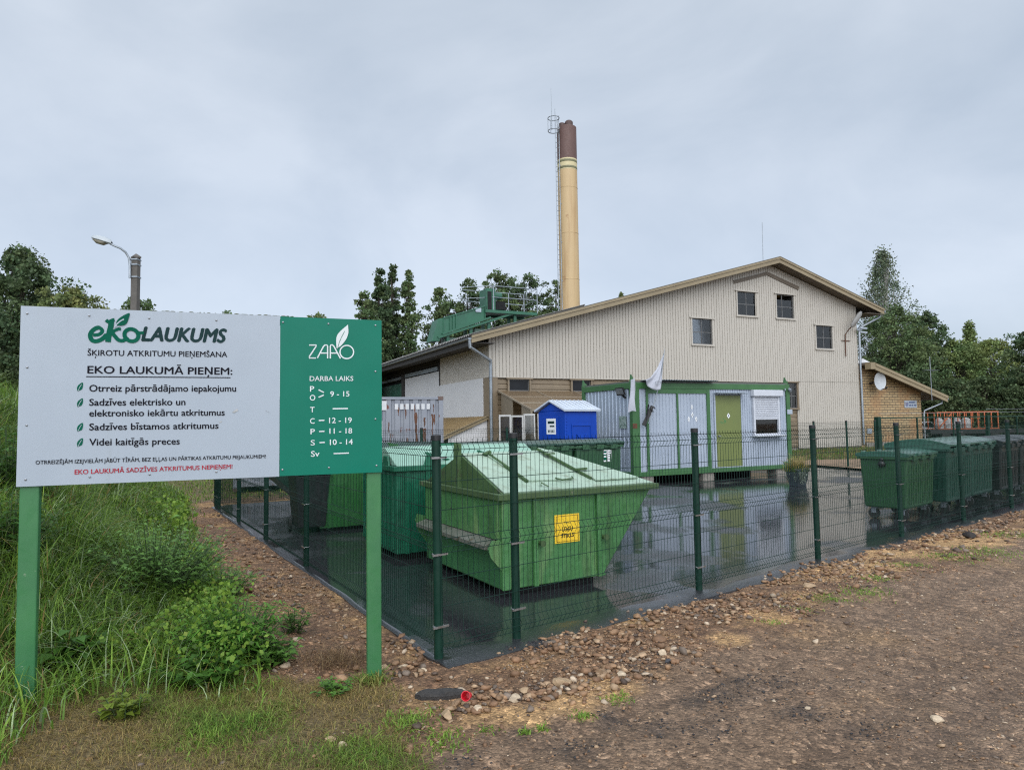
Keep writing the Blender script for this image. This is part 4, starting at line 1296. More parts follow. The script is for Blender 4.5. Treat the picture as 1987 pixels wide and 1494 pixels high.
wf.box(WX0, WX0 + 0.07, -0.035, 0.05, WZ0, 2.55).box(WX1 - 0.07, WX1, -0.035, 0.05, WZ0, 2.55).box(WX0 + 0.07, WX1 - 0.07, -0.01, 0.05, WZ0, WZ0 + 0.05)
wfo = wf.build('window_frame', m_shut, cab, bevel=0.006)
def glassmat():
    g = NT('window_glass')
    g.col((0.02, 0.022, 0.026)); g.rough(0.04)
    g.p.inputs['Specular IOR Level'].default_value = 0.6
    tr = g.n('ShaderNodeBsdfTransparent'); tr.inputs['Color'].default_value = (0.72, 0.75, 0.78, 1)
    gl = g.n('ShaderNodeBsdfGlossy'); gl.inputs['Roughness'].default_value = 0.03
    fr = g.n('ShaderNodeFresnel'); fr.inputs['IOR'].default_value = 1.5
    mx = g.n('ShaderNodeMixShader')
    g.l(g.math('ADD', g.math('MULTIPLY', fr.outputs[0], 1.0), 0.02), mx.inputs[0]); g.l(tr.outputs[0], mx.inputs[1]); g.l(gl.outputs[0], mx.inputs[2])
    g.l(mx.outputs[0], g.out.inputs['Surface'])
    return g.m
m_glass = glassmat()
MB().box(WX0 + 0.07, WX1 - 0.07, 0.028, 0.034, WZ0 + 0.05, 1.86).build('pane', m_glass, wfo)
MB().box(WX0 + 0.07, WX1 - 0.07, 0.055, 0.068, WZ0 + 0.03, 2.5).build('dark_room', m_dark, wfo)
it = MB()
it.box(5.02, 5.34, 0.045, 0.052, 1.40, 1.76)
it.build('paper', pbr('paper_dim', (0.34, 0.32, 0.15)), wfo)
it = MB()
for i in range(9):
    x = WX0 + 0.12 + 0.1 * i + random.uniform(-0.02, 0.02); h = random.uniform(0.06, 0.22)
    if 5.0 < x < 5.3: h *= 0.5
    it.lathe([(0.055, 0), (0.06, h * 0.6), (0.03, h)], (x, 0, WZ0 + 0.05), 7)
it.v = [(x, 0.046 + y * 0.06, z) for x, y, z in it.v]
it.build('clutter', pbr('clutter_grey', (0.26, 0.28, 0.32), (0.06, 0.06, 0.07), 20, 0.6), wfo)
si = MB().box(WX0 - 0.06, WX1 + 0.07, -0.20, 0.02, WZ0 - 0.05, WZ0); si.build('sill', m_shut, cab, bevel=0.012)
# roof sheet, eave flap, brackets, lamp, boxes
rf = MB().box(0.06, CL - 0.06, 0.05, CD - 0.05, CZ1 + 0.001, CZ1 + 0.05); rf.build('roof', pbr('roof_felt', (0.10, 0.11, 0.10)), cab)
fl = MB(); corrug(fl, 0.35, 3.0, 0, 0.5, 0, 0.09, 0.02)
fl.v = [(x, 0.15 - z * 0.75, CZ1 + 0.055 + y + z * 0.02) for x, y, z in fl.v]; fl.build('roof_flap', m_galv, cab)
for (x, y) in ((0.07, 0.07), (CL - 0.08, 0.07), (0.07, CD - 0.07), (CL - 0.08, CD - 0.07)):
    MB().prism([(x - 0.07, y, CZ1 + 0.02), (x + 0.07, y, CZ1 + 0.02), (x + 0.09, y, CZ1 + 0.10), (x + 0.02, y, CZ1 + 0.14), (x - 0.03, y, CZ1 + 0.24)], (0, -0.03, 0), (0, 0.03, 0)).build('lifting_lug', m_cabg, cab)
lp = MB(); lp.box(0.02, 0.06, 0.22, 0.62, 2.58, 2.80); lp.v = [(x - 0.12 - (z - 2.58) * 0.35, y, z) for x, y, z in lp.v]
flood = lp.build('floodlight', m_capblk, cab, bevel=0.006)
gl_ = MB().box(0.012, 0.018, 0.25, 0.59, 2.61, 2.77); gl_.v = [(x - 0.12 - (z - 2.58) * 0.35, y, z) for x, y, z in gl_.v]; gl_.build('lens', m_galv, flood)
MB().beam((0.02, 0.35, 2.50), (-0.10, 0.35, 2.58), 0.05, 0.05).build('bracket', m_capblk, flood)
MB().box(CL - 0.16, CL + 0.06, -0.03, -0.002, 1.98, 2.13).build('meter_box', m_white, cab, bevel=0.006)
MB().tube([(CL - 0.25, -0.04, 2.80), (CL - 0.33, -0.12, 2.78), (CL - 0.36, -0.15, 2.73)], 0.018, 8).tube([(CL - 0.06, -0.02, 2.78), (CL - 0.06, -0.11, 2.74)], 0.05, 10).build('camera_bracket', m_galv, cab)
MB().box(0.012, 0.03, 0.36, 0.70, 1.62, 1.98).build('faded_notice', pbr('faded_notice', (0.30, 0.36, 0.34), (0.16, 0.24, 0.20), 22, 0.5, spots=(0.10, 0.16, 0.13), spamt=0.5, spscale=14), cab)
MB().box(-0.006, 0.145, -0.008, -0.001, 1.62, 1.76).build('rust_patch', m_rust, cab)
m_block = pbr('concrete_block', (0.25, 0.23, 0.20), (0.18, 0.16, 0.14), 8, 0.9, bump=0.5)
for x in (0.5, 2.75, 5.75):
    for y in (0.05, CD - 0.5): MB().box(x - 0.2, x + 0.22, y, y + 0.4, 0.0, CZ0).build('support_block', m_block, cab, bevel=0.01)
MB().box(0.05, CL - 0.3, CD * 0.55, CD * 0.6, 0.0, CZ0).build('underfloor_shade_sheet', m_dark, cab)  # near-black sheet painting the shade in the gap under the floor
MB().tube([(CL + 0.06, 0.10, 0.42), (CL + 0.06, 0.10, 0.0)], 0.075, 14).tube([(CL - 0.35, 0.05, 0.42), (CL + 0.02, 0.05, 0.42), (CL + 0.06, 0.10, 0.38)], 0.04, 10).build('drain_pipe', pbr('drain_green', (0.01, 0.13, 0.075), None, 3, 0.35), cab, True)

# flag hanging on its short pole from the cabin corner
fp = cab0 + dB * 0.10 - nB * 0.10
flag = thing('flag', 'white company flag hanging limp from a slanted pole on the cabin corner post', 'flag', (fp.x, fp.y, 0), YB)
MB().tube([(0.30, -0.10, 1.75), (0.68, -0.20, 3.0), (0.80, -0.24, 3.75)], 0.016, 8).tube([(0.80, -0.24, 3.75), (0.83, -0.25, 3.92)], 0.012, 8, True, 0.001).build('pole', m_galv, flag, True)
MB().beam((0.18, -0.02, 1.70), (0.42, -0.14, 2.25), 0.06, 0.10).beam((0.22, -0.05, 1.66), (0.30, -0.12, 2.30), 0.03, 0.03).tube([(0.42 + 0.07 * math.cos(a), -0.16, 2.16 + 0.07 * math.sin(a)) for a in np.linspace(0, 5.2, 12)], 0.014, 6).build('holder', m_capblk, flag)
m_flag = pbr('flag_cloth', (0.42, 0.43, 0.48), (0.37, 0.38, 0.43), 3, 0.85)
nf = 18
vs = []; fsx = []
def fc_(a, b, c, d, s, t):
    return a + (b - a) * s if t == 0 else (a + (b - a) * s) * (1 - t) + (d + (c - d) * s) * t
# hoist runs down the pole; the foot of the cloth swings out and back to the corner post
hoist = [(0.795, 3.72), (0.76, 3.40), (0.735, 3.05), (0.70, 2.76)]
leech = [(0.785, 3.70), (0.56, 3.30), (0.32, 3.06), (0.10, 2.98)]
def along(pl, t):
    f = t * 3; k = min(int(f), 2); u = f - k
    return (pl[k][0] + (pl[k + 1][0] - pl[k][0]) * u, pl[k][1] + (pl[k + 1][1] - pl[k][1]) * u)
for i in range(nf + 1):
    t = i / nf
    for j in range(nf + 1):
        s = j / nf
        a, b = along(hoist, t), along(leech, t)
        x = a[0] + (b[0] - a[0]) * s
        z = a[1] + (b[1] - a[1]) * s - 0.16 * math.sin(math.pi * s) * t * t
        y = -0.23 + (0.05 * math.sin(7.5 * s + 2.5 * t) + 0.025 * math.sin(15 * s - 4 * t)) * (0.25 + 0.75 * t)
        vs.append((x, y, z))
for i in range(nf):
    for j in range(nf):
        a = i * (nf + 1) + j
        fsx.append((a, a + 1, a + nf + 2, a + nf + 1))
cl = MB().add(vs, fsx).build('cloth', m_flag, flag, True)
sm = cl.modifiers.new('thick', 'SOLIDIFY'); sm.thickness = 0.004
tl = []
for i in range(9):
    for j in range(5):
        t, s = i / 8, j / 4
        tl.append((-0.10 - 0.26 * s * (0.5 + 0.5 * t) + 0.03 * math.sin(6 * t), -0.05 + 0.03 * math.sin(7 * s + 5 * t), 3.02 - 0.92 * t + 0.02 * math.sin(5 * s)))
tf = [(i * 5 + j, i * 5 + j + 1, i * 5 + j + 6, i * 5 + j + 5) for i in range(8) for j in range(4)]
MB().add(tl, tf).build('cloth_tail', m_flag, flag, True)
g_ = [(0.50 + 0.10 * math.cos(a), -0.315, 2.90 + 0.045 * math.sin(a)) for a in np.linspace(0, 5.5, 14)]
MB().tube(g_, 0.007, 5).tube([(0.58, -0.315, 2.88), (0.66, -0.315, 3.0)], 0.006, 5).build('emblem', pbr('flag_emblem', (0.22, 0.25, 0.27)), flag)

# ------------------------------------------------------------------ flower tub
pt = ground(1548, 943, 0.0)
tub = thing('flower_tub', 'dark grey square flower tub with trailing silver foliage and blond grasses', 'planter', (pt.x, pt.y, 0), YB)
tub.scale = (0.88, 0.88, 0.92)
tb = MB(); tb.add([(-0.17, -0.17, 0), (0.17, -0.17, 0), (0.17, 0.17, 0), (-0.17, 0.17, 0), (-0.24, -0.24, 0.46), (0.24, -0.24, 0.46), (0.24, 0.24, 0.46), (-0.24, 0.24, 0.46)],
                  [(0, 3, 2, 1), (4, 5, 6, 7), (0, 1, 5, 4), (1, 2, 6, 5), (2, 3, 7, 6), (3, 0, 4, 7)])
tb.box(-0.27, 0.27, -0.27, 0.27, 0.462, 0.50)
tb.build('tub', pbr('tub_slate', (0.045, 0.058, 0.070), None, 4, 0.45), tub, bevel=0.012)

# ------------------------------------------------------------------ portable toilet
TL = ground(1097, 880, 0); TP = at(1097, 850, 18.0)
m_blue = pbr('toilet_blue', (0.001, 0.047, 0.36), (0.001, 0.039, 0.30), 2, 0.38, spec=0.3)
m_troof = pbr('toilet_roof', (0.50, 0.54, 0.60), (0.43, 0.475, 0.54), 2, 0.3)
ty = math.radians(36)
tx_ = thing('portable_toilet', 'bright blue portable toilet cabin with white pitched roof', 'toilet', (TP.x, TP.y, 0), ty)
TW, TD, TZ = 1.16, 1.16, 2.12
MB().box(0, TW, 0, TD, 0.08, TZ).prism([(0.0, 0.0, TZ), (0.0, TD, TZ), (0.0, TD / 2, TZ + 0.24)], (0, 0, 0), (TW, 0, 0)).build('cabin', m_blue, tx_, bevel=0.02)
rf = MB()
rf.prism([(-0.08, -0.08, TZ - 0.01), (-0.08, TD / 2, TZ + 0.27), (-0.08, TD / 2, TZ + 0.32), (-0.08, -0.09, TZ + 0.05)], (0, 0, 0), (TW + 0.16, 0, 0))
rf.prism([(-0.08, TD + 0.08, TZ - 0.01), (-0.08, TD / 2, TZ + 0.27), (-0.08, TD / 2, TZ + 0.32), (-0.08, TD + 0.09, TZ + 0.05)], (0, 0, 0), (TW + 0.16, 0, 0))
for x in np.arange(0.0, TW, 0.16):
    rf.beam((x, -0.06, TZ + 0.065), (x, TD / 2 - 0.04, TZ + 0.325), 0.03, 0.015)
rf.build('roof', m_troof, tx_, bevel=0.008)
do = MB().box(-0.022, 0.0, 0.26, 0.92, 0.14, 1.98).build('door', m_blue, tx_, bevel=0.008)
MB().box(-0.027, -0.022, 0.36, 0.76, 1.50, 1.93).build('notice', m_bright, do)
tt = MB()
for y0, y1, z0, z1 in ((0.42, 0.70, 1.79, 1.86), (0.42, 0.62, 1.70, 1.74)): tt.box(-0.029, -0.0275, y0, y1, z0, z1)
for k in range(5): tt.box(-0.029, -0.0275, 0.42 + 0.06 * k, 0.455 + 0.06 * k, 1.55, 1.62)
tt.build('text_lines', m_ink2, do)
MB().box(-0.04, -0.022, 0.83, 0.88, 1.22, 1.36).build('handle', m_white, do)
pn_ = MB()
for a, b in (((0.30, 0.35, 0), (0.30, 1.0, 0)),): pass
pn_.beam((-0.026, 0.40, 0.45), (-0.026, 0.80, 1.05), 0.03, 0.012, (1, 0, 0)).beam((-0.026, 0.40, 0.75), (-0.026, 0.60, 1.05), 0.03, 0.012, (1, 0, 0))
pn_.build('emboss', m_blue, do)
sp2 = MB()
sp2.box(0.22, TW - 0.22, -0.018, 0.0, 1.72, 1.78).box(0.22, 0.26, -0.018, 0.0, 0.5, 1.72).box(TW - 0.26, TW - 0.22, -0.018, 0.0, 0.5, 1.72)
sp2.beam((0.40, -0.008, 1.50), (0.76, -0.008, 1.02), 0.018, 0.035, (0, 1, 0)).beam((0.76, -0.008, 1.50), (0.40, -0.008, 1.02), 0.018, 0.035, (0, 1, 0)).box(0.40, 0.78, -0.016, 0, 0.93, 0.97)
for z in np.arange(0.3, 2.0, 0.085): sp2.box(0.035, 0.065, -0.012, 0, z, z + 0.03)
sp2.build('side_panel', m_blue, tx_, bevel=0.004)

# ------------------------------------------------------------------ shipping container
m_cont = pbr('container_grey', (0.23, 0.245, 0.275), (0.185, 0.20, 0.235), 1.5, 0.5, streak=(0.29, 0.29, 0.30), samt=0.32, sscale=(5, 5, 0.4), spots=(0.13, 0.042, 0.026), spamt=0.63, spscale=3.5)
cc_ = at(860, 769, 21.0)
cyaw = math.radians(21)
ct = thing('shipping_container', 'grey shipping container with rust runs behind the back fence', 'container', (cc_.x, cc_.y, 0), cyaw)
KL, KD, KH = 6.06, 2.44, cc_.z
MB().box(-KL + 0.06, -0.06, 0.07, KD - 0.06, 0.15, KH - 0.03).build('inner_shell', m_cont, ct)
cs = MB(); corrug(cs, -KL + 0.12, -0.12, 0.28, KH - 0.10, 0.02, 0.278, 0.04, 'x', 0.55); cs.build('side_wall', m_cont, ct)
ce = MB(); corrug(ce, 0.12, KD - 0.12, 0.28, KH - 0.10, -0.02, 0.278, -0.04, 'y', 0.55); ce.build('end_wall', m_cont, ct)
fm = MB()
for x in (-KL, -0.14):
    for y in (0, KD - 0.14): fm.box(x, x + 0.14, y, y + 0.14, 0.12, KH - 0.12)
fm.box(-KL + 0.14, -0.14, 0.0, 0.1, KH - 0.10, KH - 0.02).box(-KL + 0.14, -0.14, 0.0, 0.1, 0.15, 0.28).box(-0.1, 0, 0.14, KD - 0.14, KH - 0.10, KH - 0.02).box(-0.1, 0, 0.14, KD - 0.14, 0.15, 0.28)
fm.build('frame', m_cont, ct, bevel=0.006)
m_cast = pbr('corner_casting', (0.09, 0.055, 0.045), (0.14, 0.10, 0.085), 8, 0.8)
for x in (-KL - 0.005, -0.165):
    for y in (-0.005, KD - 0.155):
        for z in (0.0, KH - 0.12): MB().box(x, x + 0.17, y, y + 0.16, z, z + 0.12).build('corner_casting', m_cast, ct, bevel=0.006)
rs = MB()
for i in range(120):
    x = -random.uniform(0.25, 2.9); z1 = random.uniform(0.9, 2.5); l = random.uniform(0.12, 0.75); w = random.uniform(0.014, 0.045)
    pr_ = []
    k = 7
    for s_ in (1, -1):
        for q in range(k + 1):
            qq = q if s_ == 1 else k - q
            pr_.append((x + s_ * w * (0.3 + random.random()) * (1 - 0.6 * qq / k) + 0.006 * math.sin(qq * 1.3 + i), 0.0145, z1 - l * qq / k))
    if abs(((x + KL - 0.12) % 0.278) - 0.07) < 0.045: rs.prism(pr_, (0, 0, 0), (0, 0.004, 0))
for x, z, w, h in ((-2.15, 1.05, 0.16, 0.22), (-2.2, 0.75, 0.3, 0.18), (-1.1, 0.8, 0.12, 0.2), (-1.95, 0.78, 0.12, 0.2)):
    rs.prism([(x + w * math.cos(a) * random.uniform(0.7, 1.1), 0.0145, z + h * math.sin(a) * random.uniform(0.6, 1.1)) for a in np.linspace(0, 6.28, 11)[:-1]], (0, 0, 0), (0, 0.004, 0))
rs.build('rust_patch', m_rust, ct)
wp = MB()
for x in (-2.72, -2.45, -2.17, -1.87): wp.box(x - 0.12, x + 0.1, 0.0125, 0.016, KH - 0.42, KH - 0.14)
wp.box(-2.03, -1.90, 0.0125, 0.0165, 0.75, 1.95)
wp.build('paint_patch', pbr('container_white', (0.55, 0.56, 0.57), (0.48, 0.49, 0.5), 6, 0.5), ct)
nm = MB()
for k in range(7):
    x = -1.52 + 0.165 * k
    nm.box(x, x + 0.105, 0.011, 0.0145, KH - 0.40, KH - 0.23)
nm.build('number_mark', pbr('container_white', (0.55, 0.56, 0.57)), ct)
# ------------------------------------------------------------------ factory hall
HR = ground(1672, 868, 0.0)
H0_ = HR - dB * 25.2
hall = thing('factory_hall', 'large beige ribbed metal hall with gable roof behind the yard', 'factory building', (H0_.x, H0_.y, 0), YB)
RX, RZ, RS = 17.93, 10.9, 0.28
HW, HD = 25.2, 24.0
def rz_(x): return RZ - RS * abs(x - RX)
def hpt(px, py, s):
    p = onplane(px, py, H0_ + nB * s, nB)
    return ((p - H0_).dot(dB), s, p.z)
def beige_mat():
    g = NT('beige_cladding')
    v = g.vec()
    base = g.mix(g.noise(0.5, 4, v), (0.430, 0.400, 0.352), (0.400, 0.370, 0.325))
    sv = g.vec((5, 5, 0.25))
    base = g.mix(g.math('MULTIPLY', g.ramp(g.noise(1, 5, sv), [(0.55, 0), (0.75, 1)]), 0.35), base, (0.30, 0.275, 0.235))
    g.col(base); g.rough(0.55)
    return g.m
m_beige = beige_mat()
m_groove = pbr('cladding_groove', (0.27, 0.25, 0.215), None, 2, 0.7)
m_brown = pbr('brown_cladding', (0.195, 0.150, 0.098), (0.165, 0.126, 0.082), 2, 0.5)
m_fascia = pbr('fascia_tan', (0.250, 0.200, 0.120), (0.205, 0.160, 0.095), 1.2, 0.5, streak=(0.13, 0.105, 0.07), samt=0.28, sscale=(1.2, 1.2, 1.2))
m_soffit = pbr('soffit_brown', (0.120, 0.095, 0.070), (0.095, 0.075, 0.056), 2, 0.6)
m_wpanel = pbr('white_panel_wall', (0.58, 0.58, 0.59), (0.54, 0.54, 0.555), 0.8, 0.5, streak=(0.46, 0.46, 0.455), samt=0.32, sscale=(3, 3, 0.3))
m_darkslat = pbr('dark_louvre', (0.030, 0.026, 0.024), (0.022, 0.020, 0.019), 2, 0.7)
# window openings: x0,x1,z0,z1
WIN = [(12.06, 13.46, 5.97, 7.38), (15.37, 16.80, 7.74, 9.10), (18.39, 19.79, 7.75, 9.15), (21.57, 22.97, 6.06, 7.46)]
LOWX = 19.86
pitch = 0.18
cl = MB(); gv = MB()
nst = int(round(HW / pitch)); pitch = HW / nst
def ribs(x, wmid, zb, y0=0.0):
    pass
for i in range(nst):
    xa, xb = i * pitch, (i + 1) * pitch
    xm = (xa + xb) / 2
    zb = 3.97 if xm < LOWX else 0.10
    iv = [(zb, None)]
    segs = []
    cut = [(z0, z1) for (x0, x1, z0, z1) in WIN if x0 - 0.02 < xm < x1 + 0.02]
    zt = lambda x: rz_(x) - 0.06
    lo = zb
    for z0, z1 in sorted(cut):
        segs.append((lo, z0)); lo = z1
    segs.append((lo, None))
    prof = [(xa, 0.0), (xa + pitch - 0.036, 0.0), (xa + pitch - 0.029, 0.024), (xa + pitch - 0.007, 0.024), (xb, 0.0)]
    for (lo, hi) in segs:
        vs = []
        for (x, y) in prof:
            vs += [(x, y, lo), (x, y, zt(x) if hi is None else hi)]
        cl.add(vs[0:4], [(0, 2, 3, 1)]); cl.add(vs[6:10], [(0, 2, 3, 1)])
        gv.add(vs[2:8], [(0, 2, 3, 1), (2, 4, 5, 3)])
cl.build('front_wall', m_beige, hall)
gv.build('wall_groove', m_groove, hall)
# brown lower wall of horizontal boards, with its own openings
LOWIN = [(1.02, 2.08, 3.33, 3.89), (4.46, 5.52, 3.33, 3.89), (7.9, 8.96, 3.33, 3.89), (11.3, 12.4, 3.33, 3.89), (18.95, 19.80, 2.46, 3.95)]
bw = MB()
zz = 0.15
while zz < 3.96:
    z2 = min(zz + 0.25, 3.968)
    xs = 0.45
    runs = []
    cut = sorted([(x0, x1) for (x0, x1, a, b) in LOWIN if zz + 0.1 > a - 0.08 and zz + 0.1 < b])
    for x0, x1 in cut: runs.append((xs, x0)); xs = x1
    runs.append((xs, LOWX))
    for a, b in runs:
        prof = [(0.10, zz), (0.10, zz + 0.015), (0.062, zz + 0.04), (0.062, z2 - 0.06), (0.10, z2)]
        vs = []
        for y, z in prof: vs += [(a, y, z), (b, y, z)]
        bw.add(vs, [(2 * k, 2 * k + 1, 2 * k + 3, 2 * k + 2) for k in range(len(prof) - 1)])
    zz += 0.25
bw.build('lower_wall', m_brown, hall)
MB().box(-0.02, 0.44, 0.02, 0.12, 0.0, 3.96).build('corner_post', m_brown, hall)
MB().box(0.0, HW, 0.12, 0.3, -0.2, 0.12).build('plinth', m_block, hall)
MB().box(0.45, LOWX, -0.03, 0.06, 3.955, 3.985).box(LOWX - 0.03, LOWX + 0.02, -0.012, 0.10, 0.12, 3.95).build('flashing', m_beige, hall)
# joint line of the cladding right of the brown wall
MB().box(LOWX + 0.03, HW, -0.008, -0.001, 4.03, 4.055).build('cladding_joint', pbr('joint_tan', (0.27, 0.25, 0.21)), hall)
# side and back walls
sw = MB()
corrug(sw, 0.0, 6.85, 3.97, rz_(0) - 0.02, 0.0, 0.2, 0.03, 'y', 0.72)
sw.build('side_wall', m_beige, hall)
MB().box(-0.03, 0.10, 0.72, 6.80, 1.9, 3.965).build('white_panel', m_wpanel, hall)
MB().box(0.0, 0.12, 0.13, 0.70, 0.0, 3.965).build('corner_cladding', m_brown, hall)
rb = MB().box(HW - 0.03, HW, 0.13, HD, 0.0, rz_(HW) - 0.05).box(0.06, HW - 0.04, HD - 0.1, HD, 0.0, 5.8)
rb.prism([(0.06, HD, 5.75), (HW - 0.04, HD, 8.75), (RX, HD, RZ - 0.1)], (0, -0.1, 0), (0, 0, 0))
rb.build('rear_wall', m_beige, hall)
# yard side of the left wing: dark louvre, light beams, white panel, green door
lvx = MB()
z = 4.95
while z < rz_(0) - 0.05:
    lvx.box(0.16, 0.24, 6.9, 24.0, z, z + 0.09); z += 0.13
lvx.build('louvre', m_darkslat, hall)
MB().box(0.30, 0.34, 6.9, 24, 0.0, rz_(0)).build('louvre_backing', m_dark, hall)
bm_ = MB().box(-0.02, 0.15, 7.2, 13.6, 4.84, 5.06).box(-0.02, 0.15, 14.6, 24, 4.80, 4.98)
bm_.build('lintel', m_galv, hall)
MB().box(0.02, 0.14, 6.95, 13.7, 0.0, 4.78).build('white_panel', m_wpanel, hall)
MB().box(-0.06, 0.20, 13.75, 14.25, 0.0, 5.1).box(-0.03, 0.18, 6.83, 6.93, 3.95, 5.85).build('dark_post', m_darkslat, hall)
gd = MB(); corrug(gd, 14.6, 24, 0.0, 4.55, 0.05, 0.3, 0.03, 'y', 0.8); gd.build('green_door', pbr('door_pine_green', (0.020, 0.085, 0.055), (0.016, 0.065, 0.045), 2, 0.5), hall)
# roof
FY, BY, EL, ER = -0.80, HD + 0.5, -1.18, 26.78
rf = MB()
for (xa, xb) in ((EL, RX), (RX, ER)):
    rf.prism([(xa, FY + 0.02, rz_(xa) + 0.02), (xb, FY + 0.02, rz_(xb) + 0.02), (xb, FY + 0.02, rz_(xb) + 0.19), (xa, FY + 0.02, rz_(xa) + 0.19)], (0, 0, 0), (0, BY - FY, 0))
roof = rf.build('roof', pbr('roof_sheet', (0.14, 0.135, 0.13), (0.10, 0.10, 0.098), 2, 0.6), hall)
co = MB()
# fibre cement waves showing along the left eave
ws = []
y = FY + 0.03
k = 0
while y < BY:
    zo = 0.05 * math.cos(k * math.pi / 2 * 1.0)
    ws.append((y, rz_(EL) + 0.245 + zo)); y += 0.055; k += 1
vs = []
for y, z in ws: vs += [(EL - 0.10, y, z - 0.028), (EL + 6.0, y, z + 6.1 * RS)]
co.add(vs, [(2 * i, 2 * i + 1, 2 * i + 3, 2 * i + 2) for i in range(len(ws) - 1)])
cov = co.build('corrugated_sheet', pbr('fibre_cement', (0.20, 0.195, 0.185), (0.14, 0.135, 0.13), 4, 0.8), roof)
cm = cov.modifiers.new('thick', 'SOLIDIFY'); cm.thickness = 0.02
fa = MB()
for (xa, xb) in ((EL, RX), (RX, ER)):
    for (o, h0, h1, yy) in ((0.0, -0.12, 0.10, FY), (0.0, 0.10, 0.215, FY - 0.05)):
        fa.prism([(xa, yy, rz_(xa) + h0), (xb, yy, rz_(xb) + h0), (xb, yy, rz_(xb) + h1), (xa, yy, rz_(xa) + h1)], (0, 0, 0), (0, FY - yy + 0.018, 0))
fa.build('rake_fascia', m_fascia, roof)
cp = MB()
for (xa, xb) in ((EL, RX), (RX, ER)):
    cp.prism([(xa, FY - 0.06, rz_(xa) + 0.216), (xb, FY - 0.06, rz_(xb) + 0.216), (xb, FY - 0.06, rz_(xb) + 0.245), (xa, FY - 0.06, rz_(xa) + 0.245)], (0, 0, 0), (0, 0.25, 0))
cp.build('rake_capping', pbr('capping_dark', (0.12, 0.105, 0.08), None, 2, 0.5), roof)
so_ = MB()
for (xa, xb) in ((EL + 0.02, RX), (RX, ER - 0.02)):
    n = 14
    so_.prism([(xa, FY + 0.02, rz_(xa) - 0.03), (xb, FY + 0.02, rz_(xb) - 0.03), (xb, FY + 0.02, rz_(xb) + 0.015), (xa, FY + 0.02, rz_(xa) + 0.015)], (0, 0, 0), (0, 0.80, 0))
for i in range(9):
    x = HW + 0.05 + i * 0.17
    so_.box(x, x + 0.14, FY + 0.05, 22, rz_(x) - 0.055, rz_(x) - 0.035)
so_.box(HW, ER - 0.01, -0.78, 24, rz_(ER) - 0.13, rz_(ER) - 0.10)
so_.build('soffit', m_soffit, roof)
gt = MB()
def gutter(mb, x, z, y0, y1, r):
    pts = [(x + r * math.cos(a), z + r * math.sin(a)) for a in np.linspace(math.pi, 2 * math.pi, 9)]
    vs = []
    for u, w in pts: vs += [(u, y0, w), (u, y1, w)]
    mb.add(vs, [(2 * i, 2 * i + 1, 2 * i + 3, 2 * i + 2) for i in range(len(pts) - 1)])
    mb.add([(u, y0, w) for u, w in pts], [tuple(range(len(pts)))])
gutter(gt, EL - 0.09, rz_(EL) + 0.10, FY, BY, 0.085); gutter(gt, ER + 0.09, rz_(ER) + 0.10, FY, BY, 0.085)
gt.build('gutter', m_galv, roof)
fb = MB().box(EL + 0.0, EL + 0.06, FY + 0.05, BY, rz_(EL) - 0.22, rz_(EL) + 0.018).box(EL + 0.06, -0.01, FY + 0.1, BY, rz_(EL) - 0.10, rz_(EL) - 0.06); fb.build('eave_board', m_darkslat, roof)
dp = MB()
dp.tube([(EL - 0.06, -0.70, rz_(EL) + 0.04), (EL - 0.04, -0.70, rz_(EL) - 0.30), (0.0, -0.17, 4.72), (0.02, -0.14, 4.45), (0.02, -0.14, 0.2)], 0.075, 10)
for z in (3.95, 2.05): dp.tube([(0.02, -0.14, z), (0.02, -0.14, z + 0.06)], 0.088, 10)
dp.build('downpipe', m_galv, hall, True)
dp = MB()
dp.tube([(ER + 0.03, -0.45, rz_(ER) + 0.04), (ER + 0.03, -0.45, rz_(ER) - 0.25), (HW + 0.14, -0.06, 7.45), (HW + 0.10, -0.10, 7.2), (HW + 0.10, -0.10, 0.2)], 0.07, 10)
for z in (5.9, 4.2, 2.2): dp.tube([(HW + 0.10, -0.10, z), (HW + 0.10, -0.10, z + 0.05)], 0.082, 10)
dp.build('downpipe', m_galv, hall, True)
MB().box(HW - 0.02, HW + 0.012, -0.015, 0.13, 0.1, rz_(HW) - 0.06).build('corner_flashing', m_beige, hall)
# decorative chevron under the gable
cv = MB()
cv.prism([(15.15, -0.05, 9.50), (17.72, -0.05, 10.20), (17.72, -0.05, 10.40), (15.15, -0.05, 9.70)], (0, 0, 0), (0, 0.048, 0))
cv.prism([(17.72, -0.05, 10.20), (20.20, -0.05, 9.50), (20.25, -0.05, 9.72), (17.72, -0.05, 10.40)], (0, 0, 0), (0, 0.048, 0))
cv.build('chevron_trim', m_soffit, hall)
